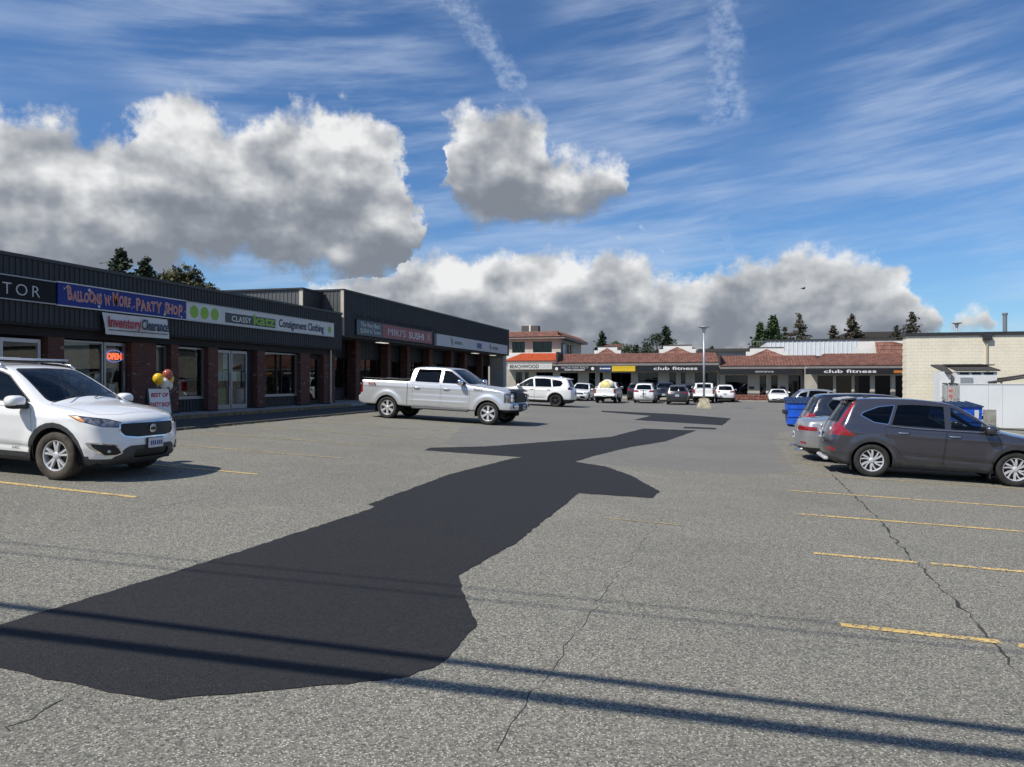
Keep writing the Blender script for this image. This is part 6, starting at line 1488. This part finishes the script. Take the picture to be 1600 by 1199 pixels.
# ---------------------------------------------------------------- block building on the right
kb = empty('block_wall_building', (11.83, 50.8, 0), 0, 'cream painted block building with dark roof edge at the right', 'building')
M_CREAM = pm('cream_block_paint', (.74, .685, .545), .85, var=.07, scale=.8, bump=.15, bscale=30); M_JOINT = pm('painted_joint', (.735, .68, .54), .9)
MB().prism([(0, .03), (28, .03), (28, 12), (4.7, 12), (.06, 1.3)], 'z', -.9, 4.62).build('core', M_JOINT, kb)
bl = MB(); rb = random.Random(8)
for row in range(27):
    z0 = -.78 + row * .2; x = -.2 * (row % 2)
    while x < 15.6:
        a, b = max(x + .0025, .0), x + .3975; e = rb.uniform(0, .002)
        if b - a > .05: bl.box(a, b, -.002 - e, .06, z0 + .0025, min(z0 + .1975, 4.61))
        x += .4
o = bl.build('block_courses', M_CREAM, kb); tag(o, 'courses of cream painted blocks', kind='stuff')
bs = MB()
for row in range(27):
    z0 = -.78 + row * .2
    for k in range(3): a = .03 + k * .4 + .2 * (row % 2); bs.box(-.006 + .018 * k, .02, max(.03, a - .196), min(1.29, a + .196), z0 + .004, min(z0 + .196, 4.61))
tag(bs.build('side_courses', M_CREAM, kb), 'block courses round the corner', kind='stuff')
MB().prism([(-.10, -.10), (28.1, -.10), (28.1, 12.1), (4.6, 12.1), (-.06, 1.36)], 'z', 4.62, 4.80).build('roof_edge', M_CAP, kb)
MB().cbox(4.14, 4.62, -.24, -.012, 4.30, 4.62, .02).build('scupper_box', M_CAP, kb); MB().box(4.34, 4.42, -.10, -.02, -.8, 4.30).build('downpipe', pm('tan_pipe', (.42, .36, .27), .6), kb)
MB().tube([(7.05, 5, 4.7), (7.05, 5, 6.2)], .13, 12).tube([(7.05, 5, 6.2), (7.05, 5, 6.32)], .17, 12).build('flue_pipe', M_ALU, kb)
# white fence enclosure
fe = empty('white_fence', (12.04, 41.4, 0), 0, 'tall white panel fence in front of the cream block building', 'fence')
M_WFEN = pm('white_fence_panel', (.70, .725, .735), .5, var=.035, scale=.8); M_GFEN = pm('grey_fence_panel', (.36, .37, .365), .7, var=.2, scale=2)
x = 0.0
for w in (1.25, .62, 1.3, 1.3, 1.3, 1.3): MB().cbox(x + .006, x + w - .006, -.02, .03, -.48, 1.66, .006).build('panel', M_WFEN, fe); x += w
MB().box(-.01, 7.1, -.045, .055, 1.66, 1.70).build('top_rail', M_WFEN, fe)
for k in range(7): MB().cbox(-.03, .03, .05 + k * .40, .43 + k * .40, -.45, 1.62 + (k % 2) * .03, .008).build('side_board', M_GFEN, fe)
for k in range(5): MB().box(-.06, .05, .1 + k * .55, .5 + k * .55, 1.65, 1.70 + (k % 3) * .02).build('top_board', M_RIDGE, fe)
MB().box(-.045, -.034, .9, 1.7, .75, 1.5).build('paper_notice', pm('notice_paper', (.52, .40, .38), .8, var=.15), fe)
m = MB()
for k, (a, b) in enumerate(((1.0, 1.22), (1.3, 1.58))):
    for z in (1.25, .98): m.box(-.050, -.046, a, b, z, z + .14)
m.build('red_print', pm('red_print', (.45, .12, .10), .7), fe)
sh_ = empty('utility_shed', (12.5, 46, 0), 0, 'small white shed with dark shed roofs behind the white fence', 'shed')
M_SHED = pm('white_shed_paint', (.68, .70, .70), .6, var=.06)
MB().box(.75, 2.75, .2, 1.7, -.6, 2.34).build('wall', M_SHED, sh_); MB().box(.0, .55, .5, 1.7, -.6, 2.35).build('annex_wall', M_SHED, sh_)
MB().prism([(.55, 2.70), (2.9, 2.70), (2.9, 2.76), (.55, 2.76)], 'y', 1.0, 1.9).build('ridge', M_RIDGE, sh_)
me = MB().add([(.55, 1.9, 2.80), (2.55, 1.9, 2.80), (2.88, .08, 2.44), (.70, .08, 2.44), (.55, 1.9, 2.72), (2.55, 1.9, 2.72), (2.88, .08, 2.37), (.70, .08, 2.37)], [(0, 3, 2, 1), (4, 5, 6, 7), (0, 1, 5, 4), (1, 2, 6, 5), (2, 3, 7, 6), (3, 0, 4, 7)]); me.build('roof', M_RIDGE, sh_)
MB().add([(-.1, 1.9, 2.78), (.6, 1.9, 2.78), (.6, .3, 2.30), (.3, .3, 2.30), (-.1, 1.9, 2.70), (.6, 1.9, 2.70), (.6, .3, 2.22), (.3, .3, 2.22)], [(0, 3, 2, 1), (4, 5, 6, 7), (0, 1, 5, 4), (1, 2, 6, 5), (2, 3, 7, 6), (3, 0, 4, 7)]).build('annex_roof', M_RIDGE, sh_)
for k in range(3): MB().box(.92 + k * .60, 1.36 + k * .60, .17, .199, 2.20, 2.29).build('vent_slot', M_DARK, sh_)
MB().box(.95, 1.55, .15, .199, 1.62, 2.02).build('louvre', pm('grey_louvre', (.26, .28, .31), .6), sh_)
cp = empty('canopy_frame', (15.2, 45.5, 0), 0, 'sloping dark panel roof on white rails behind the fence', 'canopy')
for k, (y, zz, mm) in enumerate(((0, 0, M_RIDGE), (.8, .10, M_RIDGE), (.35, .02, M_WHITEF))):
    MB().prism([(-.4 + k * .2, 1.72 + zz), (3.6, 2.34 + zz), (3.6, 2.42 + zz), (-.4 + k * .2, 1.80 + zz)], 'y', y, y + (.7 if k < 2 else .12)).build('roof_panel' if k < 2 else 'rail', mm, cp)
for xx in (.1, 3.2): MB().box(xx, xx + .08, .3, .38, -.6, 1.8 + xx * .155).build('post', M_WHITEF, cp)

# ---------------------------------------------------------------- strip across the lot, out of the frame: the shop windows mirror it
ob = empty('opposite_building', (24, 18, 0), 0, 'beige strip with tiled roof across the lot, mirrored in the shop windows', 'building')
MB().box(0, 8, -30, 26, -1.4, 2.9).build('wall', M_FAS, ob); MB().box(-1.3, 0, -30.5, 26.5, 2.5, 2.9).build('eave', M_FAS, ob)
o = tile_roof(ob, -26.5, 30.5, 0, 0, 3.6, 1.35, 1, 1); o.location = (-1.35, 0, 2.9); o.rotation_euler = (0, 0, -math.pi / 2)
for k in range(12): y0 = -28 + k * 4.4; MB().box(-.04, -.005, y0, y0 + 2.9, -.6, 2.0).build('window', M_WGL, ob)
MB().box(2.3, 8, -30, 26, 2.9, 4.2).build('roof_core', M_RIDGE, ob)
# ---------------------------------------------------------------- lamps
def lamp_post(x, y, top, label, base=True, zg=None):
    zg = gxy(x, y) if zg is None else zg
    t = empty('lamp_post', (x, y, zg), 0, label, 'lamp post', 'parking lot lamps'); H = top - zg
    if base:
        MB().add([(a * s, b * s, z) for (s, z) in ((.52, -.1), (.50, .1), (.26, .72)) for a, b in ((-1, -1), (1, -1), (1, 1), (-1, 1))], [(0, 3, 2, 1), (0, 1, 5, 4), (1, 2, 6, 5), (2, 3, 7, 6), (3, 0, 4, 7), (4, 5, 9, 8), (5, 6, 10, 9), (6, 7, 11, 10), (7, 4, 8, 11), (8, 9, 10, 11)]).build('concrete_base', pm('stained_concrete', (.34, .31, .22), .9, var=.3, scale=4, bump=.3), t)
    MB().tube([(0, 0, .6 if base else 0), (0, 0, H - .45)], .07, 12).build('pole', pm('galvanised_pole', (.42, .43, .45), .4, .4), t, sm=True)
    h = MB().lathe([(-.45, .075), (-.40, .10), (-.12, .17), (-.12, .0005)], 16, 'z', (0, 0, H)); h.build('diffuser', pm('lamp_diffuser', (.62, .64, .66), .3), t, sm=True)
    MB().lathe([(-.13, .0005), (-.13, .20), (-.05, .40), (-.02, .42), (.0, .36), (.05, .10), (.06, .0005)], 20, 'z', (0, 0, H)).build('cap', pm('lamp_cap', (.45, .47, .5), .35, .4), t, sm=True)
lamp_post(-.42, 54.2, 5.68, 'tall parking lot lamp post on a concrete block beside parked cars'); lamp_post(20.12, 70, 6.72, 'lamp head showing above the cream block building', base=False)

# ---------------------------------------------------------------- dumpsters
M_BINB = pm('blue_bin_paint', (.013, .10, .56), .45, var=.2, scale=3); M_BIND = pm('dark_blue_lid', (.012, .03, .085), .5, var=.2)
def dumpster(x, y, rz, label, L=1.15, W=1.25, H=1.05):
    t = empty('dumpster', (x, y, gxy(x, y)), rz, label, 'dumpster', 'blue dumpsters')
    MB().add([(-L / 2, -W / 2, .12), (L / 2, -W / 2, .12), (L / 2, W / 2, .12), (-L / 2, W / 2, .12), (-L / 2 - .04, -W / 2 - .03, H), (L / 2 + .04, -W / 2 - .03, H), (L / 2 + .04, W / 2 + .03, H), (-L / 2 - .04, W / 2 + .03, H)], [(0, 3, 2, 1), (4, 5, 6, 7), (0, 1, 5, 4), (1, 2, 6, 5), (2, 3, 7, 6), (3, 0, 4, 7)]).build('body', M_BINB, t)
    for k in range(2): z = .45 + k * .35; MB().box(-L / 2 - .05, L / 2 + .05, -W / 2 - .045, -W / 2 + .0, z, z + .06).build('rib', M_BINB, t)
    lid = MB().prism([(-W / 2 - .08, H + .002), (W / 2 + .08, H + .002), (W / 2 + .05, H + .22), (-W / 2 - .06, H + .06)], 'x', -L / 2 - .08, L / 2 + .08).build('lid', M_BIND, t)
    for k in range(7): xx = -L / 2 + .05 + k * (L - .1) / 6; MB().prism([(-W / 2 - .05, H + .065), (W / 2 + .03, H + .222), (W / 2 + .03, H + .25), (-W / 2 - .05, H + .095)], 'x', xx - .02, xx + .02).build('lid_rib', M_BIND, lid)
    MB().box(-L / 2 - .16, -L / 2 - .045, -W / 2 + .1, W / 2 - .1, .55, .72).build('fork_pocket', M_BLK, t); MB().box(L / 2 + .045, L / 2 + .16, -W / 2 + .1, W / 2 - .1, .55, .72).build('fork_pocket', M_BLK, t)
    for sx in (-1, 1):
        for sy in (-1, 1): MB().lathe([(-.03, .0005), (-.03, .075), (.03, .075), (.03, .0005)], 12, 'y', (sx * (L / 2 - .12), sy * (W / 2 - .12), .076)).build('caster', M_BLK, t)
    MB().box(L / 2 - .30, L / 2 - .12, -W / 2 - .052, -W / 2 - .046, .62, .98).build('sticker', M_WHITEF, t)
    return t
dumpster(3.85, 34.6, 0, 'small blue dumpster with a dark ribbed lid beside the parked cars'); dumpster(10.5, 37.6, R(8), 'large blue dumpster in front of the white fence', 2.1, 1.3, 1.1)
MB_ = MB().box(0, .5, 0, .06, 0, 1.05); o = MB_.build('wooden_pallet', pm('grey_wood', (.26, .25, .22), .9, var=.3)); o.location = (11.72, 37.1, gz(11.7)); tag(o, 'grey weathered board leaning at the large dumpster end', 'board')

# ---------------------------------------------------------------- sandwich board and balloons
ab = empty('sandwich_board', (-14.35, 16.75, gz(-14.35) + .055), R(62), 'white sandwich board with red hand lettering below balloons', 'sign')
for sd in (1, -1):
    a = R(15) * sd; o = MB().box(-.30, .30, -.015, .015, 0, 1.06).build('leaf', pm('board_dark', (.05, .055, .06), .6), ab, (0, -.285 * sd, 0), (-a, 0, 0))
    if sd > 0:
        MB().box(-.262, .262, -.022, -.0155, .10, 1.02).build('poster_face', pm('board_white', (.72, .72, .72), .5), o)
        mobj('lettering', text_mesh('BEST OF', .15, .001, .006, .46, shear=.2), L_RED, o, (0, -.0235, .80)); mobj('lettering', text_mesh('PARTY SHOP', .17, .001, .006, .50), L_RED, o, (0, -.0235, .53))
bm_c = [((-14.2, 16.58, 1.91), 'plain yellow balloon on the left of the bunch', (.80, .50, .01)), ((-14.22, 16.96, 2.02), 'terracotta balloon at the top of the bunch', (.36, .085, .05)), ((-14.3, 17.10, 1.90), 'pale yellow balloon behind the terracotta one', (.75, .52, .09)), ((-14.25, 16.86, 1.79), 'white balloon just above the sandwich board', (.66, .67, .66)), ((-14.3, 17.06, 1.72), 'cream white balloon lowest on the right of the bunch', (.66, .64, .58))]
for k, (p, lb, c) in enumerate(bm_c):
    t = empty('balloon', p, k * .7, lb, 'balloon', 'balloons tied to the sandwich board')
    MB().lathe([(.155, .0005), (.150, .04), (.125, .085), (.07, .125), (0, .138), (-.07, .118), (-.13, .07), (-.165, .018), (-.175, .012), (-.19, .022)], 20, 'z').build('skin', pm('balloon_%d' % k, c, .22, coat=.4), t, sm=True)
    MB().tube([(0, 0, -.19), (.03, .02, -.30), ((-14.35 - p[0]) * .8, (16.75 - p[1]) * .8, 1.66 - p[2] + .02)], .003, 4).build('string', M_WHITEF, t)

# ---------------------------------------------------------------- overhead wires above and behind the viewer (their shadows cross the lot)
M_WIRE = pm('cable_black', (.02, .02, .02), .7)
h = 9.0
for k, (p0, p1, hh, r_, lb) in enumerate((((-4.74, 4.01), (1.55, 4.33), 5.6, .064, 'thick bundled overhead cable nearest the street'), ((-5.23, 4.43), (1.66, 4.64), 5.8, .046, 'second overhead cable beside the thick one'), ((-3.6, 5.75), (2.0, 6.05), 8.0, .013, 'thin upper overhead wire'), ((-3.6, 6.05), (2.0, 6.32), 8.0, .011, 'thinnest upper overhead wire'))):
    a = Vector((p0[0] - .55 * hh, p0[1] - .60 * hh)); b = Vector((p1[0] - .55 * hh, p1[1] - .60 * hh)); d = (b - a).normalized(); c = (a + b) / 2
    pts = [(c.x + d.x * s, c.y + d.y * s, hh + .0016 * s * s * .35) for s in (-34, -24, -16, -8, -3, 0, 3, 8, 16, 24, 34)]
    o = MB().tube(pts, r_, 8).build('overhead_cable', M_WIRE); tag(o, lb, 'cable', 'overhead cables across the street side')

# ---------------------------------------------------------------- trees
def leaf_mat(name, c): 
    m = pm(name, c, 0.75, var=0.5, scale=1.2, detail=3); m.node_tree.nodes['Principled BSDF'].inputs['Subsurface Weight'].default_value = 0.0; return m
M_BARK = pm('bark', (.085, .065, .05), .95, var=.4, scale=6)
LEAF = dict(fir=leaf_mat('fir_needles', (.030, .048, .022)), cedar=leaf_mat('cedar_green', (.040, .075, .024)), olive=leaf_mat('olive_leaves', (.072, .070, .025)), brown=leaf_mat('dry_fir_needles', (.058, .052, .032)), oak=leaf_mat('broad_leaves', (.060, .078, .022)))
def conifer(x, y, top, rad, leaf, label, seed, z0=0.0, dens=1.0, droop=.25, gap=0.0, trunk_show=.0):
    r = random.Random(seed); H = top - z0; t = empty('conifer_tree', (x, y, z0), 0, label, 'tree', 'conifers beyond the shops')
    m = MB().tube([(0, 0, 0), (0, 0, H * .5), (0, 0, H * .97)], [rad * .09 + .12, rad * .06 + .06, .02], 8)
    V = []; F = []
    n = int(H * 9 * dens)
    for k in range(n):
        z = H * (1 - ((k + r.random()) / n) ** 1.0 * .82); w = rad * min(1.0, (H - z) / (min(H * .72, rad * 1.9))) ** .85 * r.uniform(.55, 1.12)
        if r.random() < gap: continue
        a = r.uniform(0, 6.283); ca, sa = math.cos(a), math.sin(a); e = (ca * w, sa * w, z - droop * w + r.uniform(-.2, .3))
        m.tube([(0, 0, z), e], [.035, .01], 4, False)
        for j in range(int(8 + w * 9)):
            s = r.uniform(.15, 1.05); px, py, pz = ca * w * s, sa * w * s, z + (e[2] - z) * s
            q = .20 + .15 * r.random(); u = Vector((r.gauss(0, 1), r.gauss(0, 1), r.gauss(0, .5))).normalized() * q; v = Vector((r.gauss(0, 1), r.gauss(0, 1), r.gauss(-.4, .6))).normalized() * q * 1.5
            px += r.gauss(0, .16 + .06 * w); py += r.gauss(0, .16 + .06 * w); pz += r.gauss(-.05, .12); i = len(V)
            V += [(px - u.x, py - u.y, pz - u.z), (px + u.x, py + u.y, pz + u.z), (px + v.x, py + v.y, pz + v.z)]; F.append((i, i + 1, i + 2))
    m.build('trunk', M_BARK, t); me = bpy.data.meshes.new('crown'); me.from_pydata(V, [], F); mobj('crown', me, LEAF[leaf], t); return t
def broadleaf(x, y, top, rx, rz, leaf, label, seed, z0=0.0, n=9500, q=.26):
    r = random.Random(seed); H = top - z0; t = empty('broadleaf_tree', (x, y, z0), 0, label, 'tree', 'broadleaf trees beyond the shops')
    m = MB().tube([(0, 0, 0), (.1, 0, H - rz * 1.6), (0, .1, H - rz * .7)], [.32, .24, .1], 8); V = []; F = []
    cl = []
    for k in range(26):
        a = r.uniform(0, 6.283); b = r.uniform(-.45, 1.0); s = r.uniform(.55, .95); cl.append((math.cos(a) * rx * s * math.sqrt(1 - b * b * .8), math.sin(a) * rx * s * math.sqrt(1 - b * b * .8), H - rz + rz * b * .82, rx * r.uniform(.22, .36)))
        m.tube([(0, 0, H - rz * 1.5), cl[-1][:3]], [.07, .015], 4, False)
    for k in range(n):
        c = r.choice(cl); d = Vector((r.gauss(0, 1), r.gauss(0, 1), r.gauss(0, 1))).normalized() * c[3] * r.uniform(.55, 1.1)
        p = Vector(c[:3]) + Vector((d.x, d.y, d.z * .75)); u = Vector((r.gauss(0, 1), r.gauss(0, 1), r.gauss(0, .7))).normalized() * q * r.uniform(.6, 1.2); v = Vector((r.gauss(0, 1), r.gauss(0, 1), r.gauss(0, .7))).normalized() * q * r.uniform(.6, 1.3); i = len(V)
        V += [tuple(p - u), tuple(p + u), tuple(p + v)]; F.append((i, i + 1, i + 2))
    m.build('trunk', M_BARK, t); me = bpy.data.meshes.new('crown'); me.from_pydata(V, [], F); mobj('crown', me, LEAF[leaf], t); return t
conifer(-57.8, 62.2, 15.1, 3.4, 'fir', 'tall dark fir, left of a pair above the shop roof', 1, 1.5, 1.5); conifer(-58.2, 66.0, 14.7, 3.6, 'fir', 'tall dark fir, right of the pair above the shop roof', 2, 1.5, 1.5); conifer(-61.5, 71.0, 14.3, 1.6, 'fir', 'small dark fir top between the firs and the round tree', 3, 1.5)
broadleaf(-48.6, 59.5, 12.25, 4.3, 3.4, 'olive', 'round olive-green tree showing above the shop roof', 4, 1.5)
conifer(-16.9, 119.8, 9.4, 2.3, 'fir', 'dark fir right of the two-storey tiled roof', 5, -.5, 1.6); broadleaf(-14.6, 124, 8.6, 2.4, 2.6, 'oak', 'bushy green tree right of the dark fir behind the strip', 6, -.5, 2600, .16); conifer(-12.6, 131, 8.0, 1.7, 'fir', 'small dark conifer beside the bushy green tree', 7, -.5, 1.3); broadleaf(-10.6, 138, 7.5, 1.8, 1.6, 'olive', 'low olive bush top behind the tiled roof', 8, -.5, 1200, .14)
broadleaf(-7.9, 117, 9.3, 3.0, 3.6, 'fir', 'big dark rounded evergreen behind the middle gable', 9, -.5, 6500, .17); conifer(-6.6, 117.5, 10.2, 1.0, 'fir', 'narrow fir tip rising out of the rounded evergreen', 10, -.5, 1.5); broadleaf(-3.9, 132, 7.4, 2.0, 1.2, 'olive', 'low pale olive tree right of the rounded evergreen', 11, -.5, 1500, .14); conifer(.2, 140, 7.9, 1.7, 'fir', 'small dark conifer behind the lamp post', 12, -.5)
conifer(8.2, 131.7, 11.4, 1.9, 'cedar', 'pointed green cedar, shorter of the pair by the white hall', 13, -.5, 3.0, .5); conifer(10.3, 132.1, 12.7, 2.2, 'cedar', 'pointed green cedar, taller of the pair by the white hall', 14, -.5, 3.0, .5)
conifer(16.3, 149.3, 14.3, 3.6, 'brown', 'sparse brownish conifer above the white hall', 15, -.5, .8, .22, .15); conifer(13.9, 150.9, 12.0, 2.2, 'brown', 'smaller sparse conifer left of the brownish one', 16, -.5, .8, .22, .15)
conifer(26.0, 151.9, 14.1, 3.9, 'brown', 'broad dark conifer above the right end of the white hall', 17, -.5, 1.5, .2); conifer(22.6, 151.2, 12.1, 2.4, 'brown', 'smaller conifer left of the broad dark one', 18, -.5, 1.2, .2)
conifer(34.2, 143.7, 13.9, 2.9, 'brown', 'sparse conifer at the corner of the cream block building', 19, -.5, .8, .22, .12); conifer(32.4, 146.5, 11.8, 2.2, 'brown', 'low sparse conifer left of the one at the block building', 20, -.5, .8, .22, .1)
# shrub at the fence
r = random.Random(31); t = empty('shrub', (11.45, 40.6, gz(11.4)), 0, 'leggy green shrub growing at the grey fence side', 'shrub'); m = MB(); V = []; F = []
for k in range(12):
    a = r.uniform(0, 6.28); w = r.uniform(.1, .5); hgt = r.uniform(.9, 1.55); m.tube([(0, 0, 0), (math.cos(a) * w * .5, math.sin(a) * w * .5, hgt * .6), (math.cos(a) * w, math.sin(a) * w, hgt)], [.012, .008, .004], 4, False)
    for j in range(34):
        s = r.uniform(.3, 1); p = Vector((math.cos(a) * w * s, math.sin(a) * w * s, hgt * s)) + Vector((r.gauss(0, .07), r.gauss(0, .07), r.gauss(0, .04))); u = Vector((r.gauss(0, 1), r.gauss(0, 1), r.gauss(0, 1))).normalized() * .035; v = Vector((r.gauss(0, 1), r.gauss(0, 1), r.gauss(0, 1))).normalized() * .08; i = len(V); V += [tuple(p - u), tuple(p + u), tuple(p + v)]; F.append((i, i + 1, i + 2))
m.build('stem', M_BARK, t); me = bpy.data.meshes.new('leaves'); me.from_pydata(V, [], F); mobj('leaves', me, LEAF['oak'], t)
# bird
bd = empty('bird', (18.3, 160.2, 20.4), R(20), 'dark bird gliding in front of the low clouds', 'bird')
MB().ball((0, 0, 0), .42, .13, .12, 10, 8).add([(-.3, .06, 0), (-.3, -.06, 0), (-.75, -.14, .02), (-.75, .14, .02)], [(0, 1, 2, 3)]).build('body', M_BLK, bd)
for s in (1, -1): MB().add([(.2, 0, .03), (-.2, 0, .03), (-.15, s * .6, .26), (.22, s * .55, .28), (-.12, s * 1.15, .16), (.02, s * 1.2, .17)], [(0, 1, 2, 3), (3, 2, 4, 5)]).build('wing', M_BLK, bd)
# ================================================================ vehicles
def place(o, x, y, psi):
    o.location = (x, y, gxy(x, y)); s = (gxy(x - .5, y) - gxy(x + .5, y)); sy = gxy(x, y - .5) - gxy(x, y + .5)
    o.rotation_euler = (math.atan(s * math.sin(psi) - sy * math.cos(psi)), math.atan(s * math.cos(psi) + sy * math.sin(psi)), psi)
HI = (130, 64, 24); MID = (84, 44, 16); LO = (54, 32, 12)
def car(name, spec, x, y, psi, label, res=LO, group=None):
    o = build_car(name, spec, (0, 0, 0), 0, label, group, res); place(o, x, y, psi); return o
car('parked_suv', kia_spec(), -10.80, 9.74, 0, 'white SUV with roof bars and black wheel arch trim at the left edge', HI)
car('pickup_truck', f150_spec(), -9.40, 25.78, R(-5.0), 'silver white crew cab pickup parked in front of the sushi shop', HI)
car('parked_suv', crv_spec(), 4.54, 17.62, 0, 'dark grey SUV with tall red tail lamp, nearest on the right', HI)
car('parked_suv', rogue_spec(), -9.85, 42.06, math.pi, 'white SUV with dark tail lamps behind the pickup bonnet', MID)
car('parked_sedan', sedan_spec(P_SILVER, tail=[(.34, .735), (1.2, .76), (1.2, .835), (.36, .86)]), 4.40, 19.95, 0, 'silver sedan half hidden behind the dark grey SUV', MID)
car('parked_suv', suv_spec(P_NAVY, 4.6, 1.86, 1.68, 2.70, .36, 'a'), 4.72, 22.55, 0, 'dark navy crossover between the silver sedan and the blue dumpster', MID)
car('parked_suv', suv_spec(P_SILVER, 4.4, 1.80, 1.62, 2.62, .34, 'fast', tail=[(.30, .96), (1.2, .96), (1.2, 1.12), (.52, 1.12)]), 6.35, 45.2, 0, 'silver crossover with red tail lamp beyond the blue dumpster', MID)
car('sports_car', coupe_spec(P_WHITE), 6.3, 76.0 - .6, R(-93), 'low white sports car facing the viewer by the stone planter', MID)
N_ = math.pi / 2
sp = suv_spec(P_WHITE, 4.6, 1.82, 1.69, 2.66, .35, 'a', clad=P_WHITE); car('parked_suv', sp, -11.75, 69.6, -N_, 'small white SUV facing the viewer between the side-on white SUV and the white pickup', LO)
tk = car('pickup_truck', pickup_spec(P_WHITE), -8.70, 65.7, N_, 'white pickup with its tailgate to the viewer and a yellow load')
car('parked_suv', suv_spec(P_BLACK, 4.3, 1.85, 1.80, 2.6, .38, 'boxy'), -6.9, 74.0, N_, 'boxy black SUV beyond the white pickup')
ws = car('parked_suv', suv_spec(P_WHITE, 4.75, 1.90, 1.78, 2.78, .38, 'boxy', clad=P_WHITE), -5.55, 67.1, N_, 'white SUV with a bicycle rack on its rear door')
car('pickup_truck', pickup_spec(P_NAVY), -4.2, 73.2, N_, 'navy pickup beyond the white SUV with the rack')
car('parked_suv', suv_spec(P_DGREY, 4.55, 1.85, 1.66, 2.70, .355, 'a', tail=[(.40, .98), (1.2, .97), (1.2, 1.07), (.44, 1.06)]), -2.62, 64.4, N_, 'dark grey SUV with its rear to the viewer left of the lamp post')
car('parked_suv', suv_spec(P_BLACK, 4.5, 1.85, 1.72, 2.68, .36, 'a'), -2.3, 75.2, N_, 'black SUV roof showing beyond the dark grey SUV')
car('pickup_truck', pickup_spec(P_WHITE, True), -.55, 70.6, N_, 'white pickup with canopy right behind the lamp post')
car('parked_suv', suv_spec(P_WHITE, 4.5, 1.84, 1.68, 2.66, .35, 'a'), 1.35, 74.2, N_, 'white SUV parked right of the lamp post near the planter')
car('parked_sedan', sedan_spec(P_NAVY), -13.2, 55.5, math.pi, 'dark blue sedan roof showing left of the white SUV')
car('parked_suv', suv_spec(P_DGREY, 4.5, 1.84, 1.70, 2.66, .35, 'a'), -14.4, 72.8, N_, 'dark grey SUV partly hidden behind the small white SUV that faces the viewer')
# load in the white pickup: a wrapped yellow and white bundle
ld = empty('cargo_bundle', (-8.7, 64.4, gxy(-8.7, 64.4) + .82), .2, 'pale yellow and white tarp bundle in the white pickup bed', 'cargo')
MB().ball((0, 0, .55), .60, .62, .58, 14, 10, .7).build('tarp', pm('yellow_tarp', (.70, .60, .25), .6, var=.5, scale=2.5), ld, sm=True); MB().ball((.1, .45, .80), .50, .45, .42, 12, 8, .8).build('white_sack', pm('white_sack', (.66, .66, .62), .7, var=.1), ld, sm=True); MB().ball((.35, -.3, .75), .30, .30, .33, 12, 8, .8).build('pale_sack', pm('pale_sack', (.62, .60, .50), .7, var=.1), ld, sm=True)
# rack on the white SUV
rk = MB(); bx = -2.49
rk.tube([(bx, 0, .45), (bx - .25, 0, .50), (bx - .28, 0, 1.15)], .03, 8).tube([(bx - .28, -.28, 1.12), (bx - .28, .28, 1.12)], .02, 6).tube([(bx - .28, -.28, .62), (bx - .28, .28, .62)], .025, 6)
o = rk.build('bicycle_rack', M_BLK, ws)
